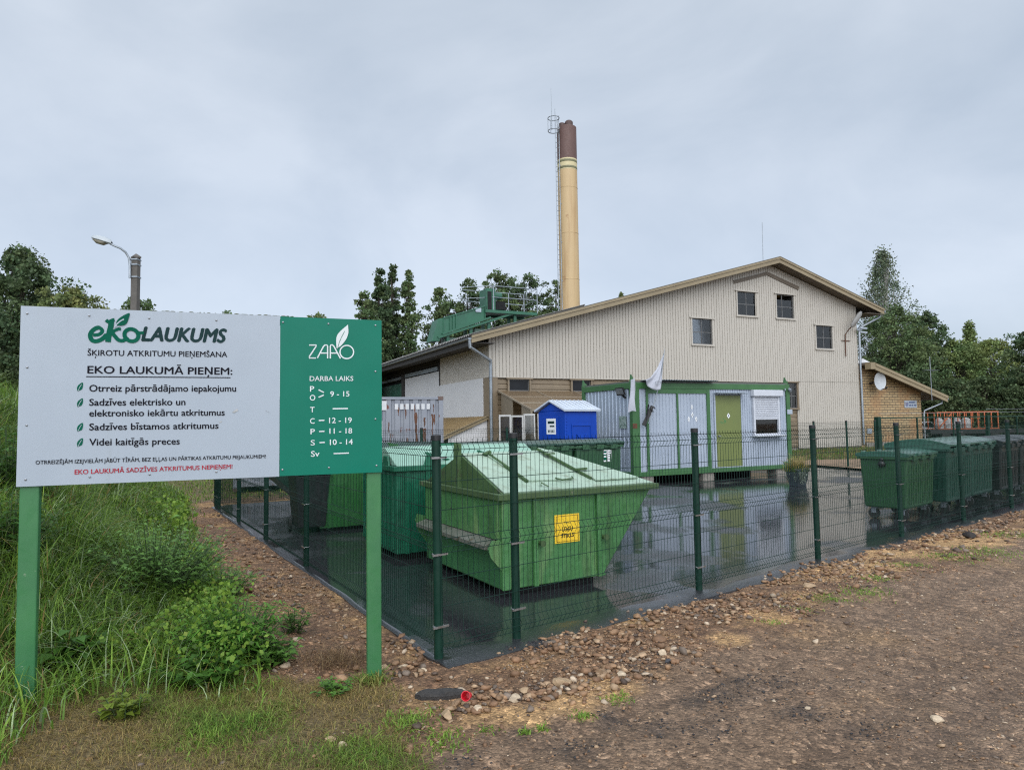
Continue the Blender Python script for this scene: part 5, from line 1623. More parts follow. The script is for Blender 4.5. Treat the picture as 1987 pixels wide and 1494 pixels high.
# upper windows
m_wfr = pbr('window_frame_grey', (0.10, 0.10, 0.10), None, 3, 0.5)
def window(x0, x1, z0, z1, bars=True, open_=False, frame=m_beige, gmat=None):
    f = MB()
    f.box(x0 - 0.09, x0 - 0.002, -0.045, 0.03, z0, z1).box(x1 + 0.002, x1 + 0.09, -0.045, 0.03, z0, z1)
    f.box(x0 - 0.16, x1 + 0.16, -0.09, 0.03, z1 + 0.002, z1 + 0.07).box(x0 - 0.12, x1 + 0.12, -0.08, 0.03, z0 - 0.09, z0 - 0.002)
    w = f.build('window', frame, hall)
    s = MB()
    s.box(x0, x0 + 0.05, 0.04, 0.09, z0, z1).box(x1 - 0.05, x1, 0.04, 0.09, z0, z1).box(x0 + 0.05, x1 - 0.05, 0.04, 0.09, z0, z0 + 0.05).box(x0 + 0.05, x1 - 0.05, 0.04, 0.09, z1 - 0.05, z1)
    if bars:
        xm, zm = (x0 + x1) / 2 + (-0.2 if open_ else 0.0), z0 + (z1 - z0) * 0.48
        s.box(xm - 0.025, xm + 0.025, 0.045, 0.08, z0 + 0.05, z1 - 0.05).box(x0 + 0.05, x1 - 0.05, 0.048, 0.078, zm - 0.022, zm + 0.022)
    s.build('frame', m_wfr, w)
    ztop = z1 if not open_ else z1 - 0.28
    MB().box(x0 + 0.03, x1 - 0.03, 0.058, 0.062, z0 + 0.03, ztop - 0.03).build('pane', gmat or m_glass, w)
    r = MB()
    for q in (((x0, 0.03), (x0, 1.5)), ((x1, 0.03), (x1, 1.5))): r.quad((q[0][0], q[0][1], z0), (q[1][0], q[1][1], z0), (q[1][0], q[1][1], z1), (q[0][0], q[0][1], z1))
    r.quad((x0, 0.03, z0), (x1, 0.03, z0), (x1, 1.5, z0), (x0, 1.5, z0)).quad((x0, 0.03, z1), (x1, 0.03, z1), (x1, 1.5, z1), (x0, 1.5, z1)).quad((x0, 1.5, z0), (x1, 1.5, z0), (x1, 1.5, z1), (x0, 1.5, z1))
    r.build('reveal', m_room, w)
    return w
m_dimglass = pbr('dim_glass', (0.012, 0.013, 0.016), None, 2, 0.25, spec=0.2)
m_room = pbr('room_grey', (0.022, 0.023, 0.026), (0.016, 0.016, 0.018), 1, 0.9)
def lampmat():
    g = NT('lit_tube')
    e = g.n('ShaderNodeEmission'); e.inputs['Color'].default_value = (1, 0.62, 0.14, 1); e.inputs['Strength'].default_value = 2.2
    g.l(e.outputs[0], g.out.inputs['Surface']); return g.m
for i, w in enumerate(WIN):
    wo_ = window(*w, open_=(i == 2))
    if i == 2:
        MB().beam((w[0] + 0.05, 0.9, w[3] - 0.52), (w[0] + 0.95, 0.6, w[3] - 0.28), 0.07, 0.07).build('lamp_tube', lampmat(), wo_)
for i, w in enumerate(LOWIN): window(*w, bars=(i == 4), frame=m_brown, gmat=m_glass if i == 4 else m_dimglass)
wt = MB()
for w in LOWIN[:4]: wt.box(w[0] - 0.1, w[1] + 0.1, -0.035, 0.06, 3.905, 3.95)
wt.build('lintel_strip', m_wpanel, hall)

# awning of smoky plastic sheets
ax0, ax1 = 0.42, 6.6
aw = thing('lean_to_awning', 'brown tinted plastic lean-to roof against the hall wall, over old window frames', 'awning', (H0_.x, H0_.y, 0), YB)
sh_ = MB()
zt_, zm_, zf_ = 3.32, 2.68, 2.36
for a, b in ((ax0, 2.4), (2.44, 4.5), (4.54, ax1)):
    sh_.prism([(a, -0.03, zt_), (b, -0.03, zt_), (b, -2.35, zm_), (a, -2.35, zm_)], (0, 0, 0), (0, 0, 0.015))
sh_.prism([(ax0, -2.35, zm_ - 0.02), (ax1, -2.35, zm_ - 0.02), (ax1, -3.45, zf_), (ax0, -3.45, zf_)], (0, 0, 0), (0, 0, 0.015))
def smoky():
    g = NT('smoky_sheet')
    g.col((0.20, 0.145, 0.09)); g.rough(0.3)
    tr = g.n('ShaderNodeBsdfTransparent'); tr.inputs['Color'].default_value = (0.75, 0.65, 0.5, 1)
    mx = g.n('ShaderNodeMixShader'); mx.inputs[0].default_value = 0.72
    g.l(tr.outputs[0], mx.inputs[1]); g.l(g.p.outputs[0], mx.inputs[2]); g.l(mx.outputs[0], g.out.inputs['Surface']); return g.m
sh_.build('roof_sheet', smoky(), aw)
fr = MB()
m_awf = pbr('awning_frame', (0.25, 0.21, 0.15), (0.2, 0.16, 0.12), 3, 0.6)
for x in (ax0, 2.42, 4.52, ax1):
    fr.beam((x, -0.03, zt_ + 0.01), (x, -2.35, zm_ + 0.0), 0.05, 0.07).beam((x, -2.35, zm_), (x, -3.45, zf_ + 0.01), 0.05, 0.07)
fr.beam((ax0, -2.35, zm_ + 0.02), (ax1, -2.35, zm_ + 0.02), 0.06, 0.06).beam((ax0, -3.45, zf_), (ax1, -3.45, zf_), 0.05, 0.10).beam((ax0, -1.2, 3.0 + 0.02), (ax1, -1.2, 3.0 + 0.02), 0.05, 0.03)
for x in (ax0, 3.4, ax1): fr.box(x - 0.04, x + 0.04, -3.45, -3.37, 0.0, zf_)
fr.build('frame', m_awf, aw)
ps = MB()
ps.prism([(ax0 + 0.02, -0.35, 1.5), (ax0 + 0.02, -1.55, 1.5), (ax0 + 0.02, -1.55, 2.85), (ax0 + 0.02, -0.35, 3.17)], (0, 0, 0), (0.03, 0, 0))
ps.prism([(ax0 + 0.02, -2.45, 1.55), (ax0 + 0.02, -3.35, 1.55), (ax0 + 0.02, -3.35, 2.33), (ax0 + 0.02, -2.45, 2.60)], (0, 0, 0), (0.03, 0, 0))
ps.build('side_sheet', pbr('brown_sheet', (0.20, 0.165, 0.12), (0.17, 0.14, 0.1), 2, 0.5), aw)
# old window sashes leaning under the awning
m_oldw = pbr('old_white_paint', (0.46, 0.46, 0.45), (0.36, 0.36, 0.35), 6, 0.6)
labw = ['leftmost old white window sash leaning upright under the lean-to', 'second old white window sash from the left, under the lean-to', 'old white window sash under the front edge of the lean-to, left of the blue toilet', 'old white window sash half hidden behind the blue toilet']
for i, (pa, pb) in enumerate((((968, 805), (990, 850)), ((991, 806), (1014, 850)), ((1016, 803), (1037, 850)), ((1043, 803), (1064, 850)))):
    Yw = 26.6 + 0.25 * i
    A = at(pa[0], pa[1], Yw); Bq = at(pb[0], pb[1], Yw)
    w_ = (Bq.x - A.x) / math.cos(YB) * 1.0; zt2 = A.z; zb2 = 0.45
    o = thing('window_sash', labw[i], 'old window', (A.x, A.y, 0), 0.1, 'old window sashes under the lean-to')
    m = MB().box(0, 0.06, 0, 0.05, zb2, zt2).box(w_ - 0.06, w_, 0, 0.05, zb2, zt2).box(0.06, w_ - 0.06, 0, 0.05, zb2, zb2 + 0.07).box(0.06, w_ - 0.06, 0, 0.05, zt2 - 0.07, zt2)
    m.box(-0.02, w_ + 0.02, -0.1, 0.15, 0.0, zb2 - 0.002)
    m.build('frame', m_oldw, o)
    MB().box(0.06, w_ - 0.06, 0.022, 0.028, zb2 + 0.07, zt2 - 0.07).build('pane', m_glass, o)
# small shed at the left wall
sd0 = thing('side_shed', 'small lean-to shed with brown sheet roof and white front by the hall corner', 'shed', (H0_.x, H0_.y, 0), YB)
ro = MB()
ro.prism([(-0.04, 0.18, 2.10), (-0.04, 6.5, 2.10), (-2.3, 6.5, 1.16), (-2.3, 0.18, 1.16)], (0, 0, 0), (0, 0, 0.05))
for y in np.arange(0.3, 6.5, 0.3): ro.beam((-0.05, y, 2.165), (-2.3, y, 1.225), 0.04, 0.025)
ro.build('roof', pbr('shed_roof_tan', (0.26, 0.185, 0.085), (0.20, 0.14, 0.07), 3, 0.5), sd0)
rk = MB(); rk.beam((0.0, 0.16, 2.10), (-2.34, 0.16, 1.13), 0.05, 0.16).beam((0.02, 0.12, 2.20), (-2.36, 0.12, 1.22), 0.08, 0.03)
rk.build('barge_board', m_fascia, sd0)
w0 = MB(); corrug(w0, -1.95, -0.02, 0.0, 1.2, 0.26, 0.16, 0.02); w0.build('front_wall', m_wpanel, sd0)
wq = MB().prism([(-1.95, 0.255, 1.2), (-0.02, 0.255, 1.2), (-0.02, 0.255, 2.05), (-1.95, 0.255, 1.26)], (0, 0, 0), (0, 0.03, 0)); wq.build('gable_sheet', m_wpanel, sd0)
MB().box(-2.0, -1.95, 0.3, 6.4, 0, 1.24).build('side_wall', m_darkslat, sd0)

# street style lamp and cameras on the wall
wl = thing('wall_lamp', 'long grey lamp head on a rusty bracket near the right corner of the hall', 'lamp', (H0_.x, H0_.y, 0), YB)
MB().tube([(24.05, -0.06, 5.65), (24.08, -0.06, 7.0), (24.12, -0.3, 7.3), (24.2, -0.55, 7.5)], 0.03, 8).tube([(23.75, -0.05, 6.62), (24.5, -0.05, 6.62)], 0.025, 6).build('bracket', m_rust, wl, True)
lh = MB(); lh.lathe([(0.02, 0), (0.13, 0.1), (0.17, 0.45), (0.15, 0.9), (0.06, 1.05)], n=12)
lh.v = [(24.05 + x * 1.0 + z * 0.75, -0.55 + y * 0.7 - z * 0.1, 7.38 + z * 0.95 + x * -0.5) for x, y, z in lh.v]
lh.build('lamp_head', pbr('lamp_head_grey', (0.20, 0.195, 0.185), (0.15, 0.145, 0.14), 4, 0.4), wl, True)
cmn = thing('security_camera', 'white security cameras on the downpipe at the right hall corner', 'camera', (H0_.x, H0_.y, 0), YB)
for a, b in (((25.0, -0.25, 7.32), (25.3, -0.1, 7.30)), ((25.35, -0.12, 7.45), (25.75, -0.3, 7.42)), ((25.35, -0.12, 7.2), (25.7, -0.35, 7.14))):
    MB().tube([a, b], 0.07, 10).build('camera_body', m_white, cmn, True)
MB().tube([(25.2, -0.08, 7.34), (25.38, -0.08, 7.3)], 0.05, 8).build('bracket', m_galv, cmn)
an = thing('roof_antenna', 'thin vertical rod aerial on the hall ridge', 'antenna', (H0_.x, H0_.y, 0), YB)
MB().tube([(17.16, -0.3, 10.9), (17.2, -0.3, 13.2)], 0.018, 6).build('rod', m_galv, an)

# conveyor drive on the roof
cvn = thing('roof_conveyor', 'dark green conveyor housing with railed platform on the left roof slope', 'conveyor', (H0_.x, H0_.y, 0), YB)
m_conv = pbr('conveyor_green', (0.018, 0.110, 0.060), (0.014, 0.085, 0.048), 2, 0.45)
CS = 5.0
def K(px, py, s=CS): return Vector(hpt(px, py, s))
th = Vector((0, 1.0, 0))
b = MB()
b.prism([K(860, 647), K(941, 619), K(941, 594), K(861, 617)], (0, 0, 0), th)
b.prism([K(838, 662), K(853, 662), K(861, 642), K(861, 617), K(850, 619)], (0, 0.02, 0), (0, 0.98, 0))
b.build('housing', m_conv, cvn, bevel=0.01)
b = MB()
for a in ((861, 617, 861, 647), (873, 614, 873, 642), (879, 612, 879, 640), (885, 610, 885, 638), (941, 594, 941, 619)):
    b.beam(K(a[0], a[1], CS - 0.03), K(a[2], a[3], CS - 0.03), 0.05, 0.05, (0, 1, 0))
b.beam(K(858, 648, CS - 0.04), K(952, 616, CS - 0.04), 0.1, 0.12, (0, 1, 0)).beam(K(861, 617, CS - 0.04), K(941, 594, CS - 0.04), 0.06, 0.05, (0, 1, 0)).beam(K(850, 655, CS - 0.02), K(1000, 607, CS - 0.02), 0.12, 0.10, (0, 1, 0))
b.build('frame_rail', m_conv, cvn)
b = MB(); b.box(K(922, 600).x, K(933, 600).x, CS - 0.06, CS - 0.05, K(930, 606).z, K(930, 597).z); b.build('name_plate', m_white, cvn)
hd_ = MB()
x0, x1 = K(943, 590).x, K(960, 590).x
hd_.box(x0, x1, CS - 0.1, CS + 0.9, K(945, 607).z, K(945, 560).z)
hd_.build('head_box', m_conv, cvn, bevel=0.01)
MB().box(x0 + 0.05, x0 + 0.30, CS - 0.108, CS - 0.1, K(945, 603).z, K(945, 566).z).build('open_hatch', m_dark, cvn)
mo = MB(); mo.box(x1 + 0.02, K(982, 590).x, CS + 0.1, CS + 0.7, K(970, 600).z, K(970, 584).z); mo.build('motor_guard', m_dark, cvn)
mo = MB(); mo.tube([(x1, CS + 0.4, K(966, 572).z), (x1 + 0.55, CS + 0.4, K(966, 572).z)], 0.2, 12); mo.tube([(x1 + 0.25, CS + 0.4, K(966, 572).z), (x1 + 0.25, CS + 0.4, K(966, 580).z)], 0.1, 10); mo.build('motor', m_conv, cvn, True)
pl_ = MB()
pz = K(1000, 605).z
pl_.box(x0 - 0.1, K(1040, 600).x, CS - 0.15, CS - 0.05, pz - 0.16, pz).box(x0 - 0.1, K(1040, 600).x, CS + 1.5, CS + 1.6, pz - 0.16, pz).box(x0, K(1040, 600).x, CS - 0.05, CS + 1.5, pz - 0.05, pz - 0.01)
pl_.build('platform', m_conv, cvn)
rl = MB()
rx0, rx1 = K(959, 560).x, K(1040, 560).x
zt3 = K(960, 556).z; zm3 = K(960, 578).z
for z in (zt3, zm3):
    rl.tube([(rx0 - 0.1, CS - 0.12, z), (rx1, CS - 0.12, z), (rx1, CS + 1.55, z), (x0 - 0.8, CS + 1.55, z)], 0.025, 6)
    rl.tube([(rx0 - 0.1, CS - 0.12, z), (x0 - 1.1, CS + 0.9, z)], 0.022, 6)
for x, y in ((rx0 - 0.1, CS - 0.12), (rx1, CS - 0.12), (rx1, CS + 1.55), ((rx0 + rx1) / 2 + 0.3, CS + 1.55)):
    rl.tube([(x, y, pz - 0.05), (x, y, zt3)], 0.026, 6)
rl.build('railing', m_galv, cvn)
lgm = MB()
for px in (870, 915, 950, 1001):
    q = K(px, 650)
    for yy in (CS + 0.05, CS + 0.85): lgm.box(q.x - 0.08, q.x + 0.08, yy, yy + 0.12, rz_(q.x) + 0.15, (K(px, 640 - (px - 870) * 0.24).z) - 0.02)
lgm.build('support_leg', m_conv, cvn)
ub = MB()
for px, w in ((880, 0.9), (945, 1.2)):
    q = K(px, 650); ub.box(q.x - w / 2, q.x + w / 2, CS + 0.3, CS + 0.7, rz_(q.x) + 0.1, rz_(q.x) + 0.55)
ub.build('base_block', pbr('pale_green_steel', (0.10, 0.17, 0.13)), cvn)

# ------------------------------------------------------------------ chimney
chs = 10.0
ca_, cb_ = Vector(hpt(1088, 597, chs)), Vector(hpt(1124, 597, chs))
cx = (ca_.x + cb_.x) / 2
crd = 0.66
cw = H0_ + dB * cx + nB * chs
chm = thing('chimney', 'tall rust stained yellow steel chimney with brown top and ladder', 'chimney', (cw.x, cw.y, 0), YB)
def chim_mat():
    g = NT('chimney_yellow')
    v = g.vec()
    base = g.mix(g.noise(0.8, 4, v), (0.480, 0.345, 0.180), (0.430, 0.300, 0.150))
    sv = g.vec((3.0, 3.0, 0.18))
    base = g.mix(g.math('MULTIPLY', g.ramp(g.noise(1.0, 6, sv), [(0.52, 0), (0.72, 1)]), 0.75), base, (0.33, 0.195, 0.085))
    base = g.mix(g.ramp(g.noise(1.1, 7, v, 0.6), [(0.66, 0), (0.74, 0.9)]), base, (0.22, 0.085, 0.025))
    g.col(base); g.rough(0.5); return g.m
m_chim = chim_mat()
zc_top = hpt(1100, 250, chs)[2]; zc_br = hpt(1102, 313, chs)[2]; zc_pale = hpt(1102, 334, chs)[2]
MB().lathe([(crd, 0), (crd, zc_pale)], n=36).build('shaft', m_chim, chm, True)
MB().lathe([(crd + 0.004, zc_pale + 0.002), (crd + 0.004, zc_br)], n=36).build('pale_band', pbr('chimney_cream', (0.52, 0.45, 0.26), (0.46, 0.38, 0.20), 2, 0.5), chm, True)
for zz in (zc_pale + 0.06, zc_pale + 0.50): MB().lathe([(crd + 0.005, zz), (crd + 0.012, zz + 0.01), (crd + 0.012, zz + 0.15), (crd + 0.005, zz + 0.16)], n=36).build('olive_ring', pbr('olive_paint', (0.15, 0.145, 0.07)), chm, True)
MB().lathe([(crd + 0.003, zc_br + 0.002), (crd + 0.003, zc_top), (crd - 0.05, zc_top + 0.02)], n=36).build('brown_top', pbr('chimney_brown', (0.110, 0.058, 0.048), (0.09, 0.046, 0.038), 2, 0.6), chm, True)
for zz in np.arange(2, zc_pale, 3.1): MB().lathe([(crd + 0.001, zz), (crd + 0.012, zz + 0.01), (crd + 0.012, zz + 0.05), (crd + 0.001, zz + 0.06)], n=36).build('weld_ring', m_chim, chm, True)
m_flue = pbr('flue_brown', (0.075, 0.042, 0.036), None, 3, 0.6)
for x, y, r, h in ((0.10, -0.15, 0.28, 0.50), (-0.30, 0.1, 0.24, 0.36), (0.25, 0.3, 0.2, 0.3)):
    MB().lathe([(r, 0), (r, h * 0.55), (r * 1.0, h * 0.75), (r * 0.7, h * 0.95), (r * 0.3, h)], (x, y, zc_top), 16).build('flue', m_flue, chm, True)
lad = MB()
lx = -crd - 0.17
la = -0.20
for dx in (-0.14, 0.14): lad.tube([(lx + dx - 0.02, la, 4), (lx + dx - 0.02, la, zc_top - 0.2 + (1.3 if dx < 0 else 0.9))], 0.025, 6)
for z in np.arange(5, zc_top, 0.33): lad.tube([(lx - 0.16, la, z), (lx + 0.12, la, z)], 0.016, 5)
for z in np.arange(6, zc_top, 2.6): lad.beam((lx + 0.1, la, z), (-crd * 0.9, la, z), 0.04, 0.04)
lad.build('ladder', m_galv, chm)
ck = MB()
for z in (zc_top - 0.45, zc_top + 0.42):
    ck.tube([(lx - 0.28 + 0.38 * math.cos(a), la + 0.38 * math.sin(a), z) for a in np.linspace(0, 2 * math.pi, 19)], 0.028, 6, False)
for a in (0.3, 1.6, 2.6, 3.7, 4.7): ck.tube([(lx - 0.28 + 0.38 * math.cos(a), la + 0.38 * math.sin(a), z) for z in (zc_top - 0.45, zc_top + 0.42)], 0.022, 6)
ck.build('cage', m_galv, chm)
MB().tube([(lx - 0.42, la, zc_top - 0.4), (lx - 0.42, la, zc_top + 0.9), (lx - 0.43, la, zc_top + 2.5)], 0.03, 6, True, 0.012).build('lightning_rod', m_galv, chm)

# ------------------------------------------------------------------ brick annex
brk = thing('brick_annex', 'yellow brick outbuilding with a tan sloping roof against the right end of the hall', 'outbuilding', (H0_.x, H0_.y, 0), YB)
def brick_mat():
    g = NT('yellow_brick')
    mp = g.n('ShaderNodeMapping'); mp.inputs['Rotation'].default_value = (math.radians(90), 0, 0)
    g.l(g.tc.outputs['Object'], mp.inputs['Vector'])
    br = g.n('ShaderNodeTexBrick')
    br.inputs['Scale'].default_value = 1.0
    br.inputs['Brick Width'].default_value = 0.52; br.inputs['Row Height'].default_value = 0.165; br.inputs['Mortar Size'].default_value = 0.022
    br.inputs['Color1'].default_value = c4((0.40, 0.295, 0.160)); br.inputs['Color2'].default_value = c4((0.33, 0.225, 0.115)); br.inputs['Mortar'].default_value = c4((0.090, 0.068, 0.048))
    br.inputs['Bias'].default_value = -0.2
    g.l(mp.outputs[0], br.inputs['Vector'])
    v = g.vec()
    c = g.mix(g.ramp(g.noise(0.7, 5, v), [(0.52, 0), (0.72, 0.6)]), br.outputs['Color'], (0.36, 0.175, 0.075))
    c = g.mix(0.5, c, g.ramp(g.noise(9, 4, v), [(0.3, 0.7), (0.7, 1.2)]), 'MULTIPLY')
    g.col(c); g.rough(0.85)
    g.bump(br.outputs['Fac'], -0.6, 0.02)
    return g.m
bx0, bx1 = 25.28, 31.2
def bz(x): return 5.02 - 0.285 * (x - 25.7)
w = MB(); w.prism([(bx0, 0.02, -0.1), (bx1, 0.02, -0.1), (bx1, 0.02, bz(bx1) + 0.05), (bx0, 0.02, bz(bx0) - 0.05)], (0, 0, 0), (0, 8, 0)); w.build('wall', brick_mat(), brk)
MB().box(bx0 + 0.3, bx1 + 0.05, -0.06, 0.018, -0.1, 0.28).build('plinth', m_block, brk)
r = MB(); r.prism([(25.35, -0.75, bz(25.35) - 0.02), (32.7, -0.75, bz(32.7) - 0.02), (32.7, -0.75, bz(32.7) + 0.14), (25.35, -0.75, bz(25.35) + 0.14)], (0, 0.02, 0), (0, 9.2, 0)); ro_ = r.build('roof', m_soffit, brk)
f_ = MB()
f_.prism([(25.75, -0.79, bz(25.75) - 0.22), (32.75, -0.79, bz(32.75) - 0.22), (32.75, -0.79, bz(32.75) + 0.02), (25.75, -0.79, bz(25.75) + 0.02)], (0, 0, 0), (0, 0.058, 0))
f_.prism([(25.75, -0.83, bz(25.75) + 0.02), (32.78, -0.83, bz(32.78) + 0.02), (32.78, -0.83, bz(32.78) + 0.20), (25.75, -0.83, bz(25.75) + 0.20)], (0, 0, 0), (0, 0.10, 0))
f_.box(25.30, 25.745, -0.80, -0.4, bz(25.5) - 0.25, bz(25.5) + 0.17)
f_.build('fascia', m_fascia, ro_)
cwl = MB(); cwl.lathe([(0.75, 0), (0.72, 0.06), (0.08, 0.42)], (26.1, 0.4, 5.18), 4); cwl.build('roof_vent', m_wpanel, ro_)
dpp = MB(); dpp.tube([(32.6, -0.5, bz(32.7) - 0.1), (32.55, -0.5, bz(32.7) - 0.3), (31.32, -0.1, 2.25), (31.28, -0.08, 2.0), (31.28, -0.08, 0.1)], 0.06, 8); gutter(dpp, 32.85, bz(32.75) + 0.02, -0.75, 8.4, 0.08); dpp.build('downpipe', m_galv, brk, True)
pq = MB().box(29.48, 30.72, -0.012, 0.016, 2.44, 2.92).build('address_plate', m_white, brk)
pm = MB(); pm.prism([(29.55, -0.016, 2.80), (29.85, -0.016, 2.80), (29.85, -0.016, 2.62), (29.70, -0.016, 2.50), (29.55, -0.016, 2.62)], (0, 0, 0), (0, 0.003, 0))
pm.build('crest', pbr('crest_blue', (0.10, 0.14, 0.28), (0.25, 0.2, 0.2), 9, 0.4), pq)
pm = MB()
for x0, x1, z in ((29.92, 30.5, 2.75), (29.92, 30.16, 2.56), (30.2, 30.34, 2.56), (30.42, 30.66, 2.56)): pm.box(x0, x1, -0.016, -0.0125, z, z + 0.09)
pm.build('text_lines', pbr('ink_blue', (0.06, 0.09, 0.2)), pq)
MB().box(25.75, 26.15, -0.06, 0.018, 0.85, 1.15).build('meter_box', m_white, brk)
dsh = thing('satellite_dish', 'white round satellite dish on the brick annex wall', 'satellite dish', (H0_.x, H0_.y, 0), YB)
ds = MB()
prof = [(0.0, 0.0), (0.15, 0.006), (0.30, 0.030), (0.45, 0.075), (0.54, 0.11), (0.55, 0.105), (0.45, 0.06), (0.30, 0.015), (0.0, -0.015)]
n = 28
for rr, zz in prof:
    for k in range(n):
        a = 2 * math.pi * k / n
        ds.v.append((26.38 + rr * math.cos(a), -0.50 - zz, 4.10 + rr * math.sin(a) * 1.02))
for i in range(len(prof) - 1):
    for k in range(n): ds.f.append((i * n + k, i * n + (k + 1) % n, (i + 1) * n + (k + 1) % n, (i + 1) * n + k))
ds.build('dish', pbr('dish_grey_white', (0.43, 0.455, 0.48), (0.38, 0.405, 0.43), 3, 0.4), dsh, True)
MB().tube([(26.38, -0.48, 4.1), (26.2, 0.02, 4.0)], 0.04, 8).tube([(26.45, -0.6, 3.58), (26.42, -0.95, 3.66)], 0.02, 6).tube([(26.42, -0.9, 3.62), (26.42, -1.02, 3.70)], 0.05, 8).build('arm', m_capblk, dsh)
tva = thing('tv_aerial', 'thin television aerial mast on the annex roof edge', 'antenna', (H0_.x, H0_.y, 0), YB)
MB().tube([(31.0, -0.85, 2.9), (30.98, -0.85, 5.75)], 0.022, 6).tube([(30.5, -0.95, 4.85), (31.55, -0.75, 4.85)], 0.018, 5).build('mast', m_galv, tva)
el = MB()
for k in range(6): el.tube([(30.55 + 0.18 * k, -1.15, 4.86), (30.55 + 0.18 * k, -0.6, 4.86)], 0.01, 5)
el.build('element', m_galv, tva)

# ------------------------------------------------------------------ lamp post on the left
lpP = at(261, 600, 21.0)
lpo = thing('street_lamp', 'old concrete lamp post with grey curved arm and cobra lamp head, behind the signboard', 'street lamp', (lpP.x, lpP.y, 0), 0)
lt = at(261, 494, 21.0)
m_conc = pbr('lamp_concrete', (0.115, 0.105, 0.095), (0.085, 0.078, 0.07), 5, 0.85, bump=0.4, streak=(0.10, 0.095, 0.085), samt=0.35)
MB().beam((0.0, 0, -0.2), (0.02, 0, lt.z - 0.12), 0.20, 0.20).build('pole', m_conc, lpo, bevel=0.015)
cpp = MB(); cpp.lathe([(0.17, 0), (0.17, 0.04), (0.02, 0.14)], (0.02, 0, lt.z - 0.12), 4); cpp.build('cap', m_conc, lpo)
h0 = at(217, 474, 20.6); h1 = at(178, 463, 20.6); a0 = at(252, 540, 20.85)
rel = lambda p: (p.x - lpP.x, p.y - lpP.y, p.z)
arm = [rel(a0), rel(at(252, 515, 20.85)), rel(at(250, 500, 20.85)), rel(at(244, 490, 20.8)), rel(at(234, 482, 20.7)), rel(at(222, 477, 20.65)), rel(at(214, 473, 20.6))]
MB().tube(arm, 0.035, 8).build('arm', m_galv, lpo, True)
bk = MB()
for py in (503, 513, 537): q = rel(at(257, py, 20.88)); bk.box(q[0] - 0.12, 0.13, -0.13, 0.12, q[2] - 0.02, q[2] + 0.02)
bk.build('clamp_band', m_galv, lpo)
a, b = Vector(rel(h0)), Vector(rel(h1))
hd = MB()
n = 12
secs = [(0.0, 0.05, 0.06), (0.08, 0.11, 0.12), (0.35, 0.15, 0.15), (0.65, 0.16, 0.15), (0.88, 0.12, 0.10), (1.0, 0.03, 0.02)]
for t, wy, hz in secs:
    c = a.lerp(b, t)
    for k in range(n):
        an_ = 2 * math.pi * k / n
        hd.v.append((c.x, c.y + wy * math.cos(an_), c.z + (hz * math.sin(an_) if math.sin(an_) > 0 else hz * 0.30 * math.sin(an_)) + 0.02))
for i in range(len(secs) - 1):
    for k in range(n): hd.f.append((i * n + k, i * n + (k + 1) % n, (i + 1) * n + (k + 1) % n, (i + 1) * n + k))
hdo = hd.build('lamp_head', pbr('lamp_head_pale', (0.40, 0.43, 0.45), (0.33, 0.36, 0.38), 6, 0.4), lpo, True)
gl = MB()
for t, wy, hz in [(0.28, 0.10, 0.02), (0.45, 0.14, 0.10), (0.75, 0.14, 0.10), (0.92, 0.08, 0.02)]:
    c = a.lerp(b, t)
    for k in range(n):
        an_ = math.pi + math.pi * k / (n - 1)
        gl.v.append((c.x, c.y + wy * math.cos(an_), c.z - 0.015 + hz * math.sin(an_)))
for i in range(3):
    for k in range(n - 1): gl.f.append((i * n + k, i * n + k + 1, (i + 1) * n + k + 1, (i + 1) * n + k))
gl.build('lens', pbr('lamp_lens', (0.35, 0.33, 0.27), (0.25, 0.24, 0.2), 5, 0.3), hdo, True)

# ------------------------------------------------------------------ parked things beyond the gate
cpz = at(1800, 830, 50.0)
carp = thing('parked_car', 'white hatchback parked beyond the brick annex', 'car', (cpz.x - 1.0, cpz.y + 0.4, 0), math.radians(200))
m_carw = pbr('car_white', (0.62, 0.64, 0.66), (0.58, 0.6, 0.62), 2, 0.25)
def car(root, m):
    b = MB()
    prof = [(-2.0, 0.35), (2.0, 0.35), (2.08, 0.62), (1.95, 0.90), (1.05, 1.02), (0.45, 1.45), (-1.25, 1.50), (-1.85, 1.05), (-2.05, 0.85)]
    n_ = len(prof)
    vs = []
    for y, sc in ((-0.86, 0), (0.86, 0)):
        for x, z in prof: vs.append((x, y * (0.80 if z > 1.1 else 1.0), z))
    b.add(vs, [tuple(range(n_ - 1, -1, -1)), tuple(range(n_, 2 * n_))] + [(i, (i + 1) % n_, n_ + (i + 1) % n_, n_ + i) for i in range(n_)])
    b.build('body', m, root, bevel=0.05)
    g = MB()
    for y in (-0.80, 0.80):
        s_ = 1 if y > 0 else -1
        g.prism([(0.80, y * 1.02, 1.06), (0.42, y * 0.92, 1.38), (-1.15, y * 0.92, 1.42), (-1.50, y * 1.02, 1.06)], (0, 0, 0), (0, s_ * 0.012, 0))
    g.prism([(1.06, -0.70, 1.06), (1.06, 0.70, 1.06), (0.52, 0.60, 1.42), (0.52, -0.60, 1.42)], (0, 0, 0), (0.015, 0, 0.015))
    g.build('side_window', m_glassd, root)
    for x in (-1.3, 1.3):
        for y in (-0.86, 0.86):
            w = MB().tube([(x, y - 0.1, 0.31), (x, y + 0.1, 0.31)], 0.31, 18).build('wheel', m_rubber, root, True)
            MB().tube([(x, y - 0.108, 0.31), (x, y + 0.108, 0.31)], 0.19, 14).build('rim', m_galv, w, True)
    for y in (-0.6, 0.6):
        MB().box(1.96, 2.06, y - 0.16, y + 0.16, 0.66, 0.82).build('headlight', m_glassd, root, bevel=0.02)
m_glassd = pbr('car_glass', (0.015, 0.018, 0.02), None, 2, 0.08)
car(carp, m_carw)
tp0 = at(1822, 834, 47.0); tp1 = at(1942, 832, 47.0)
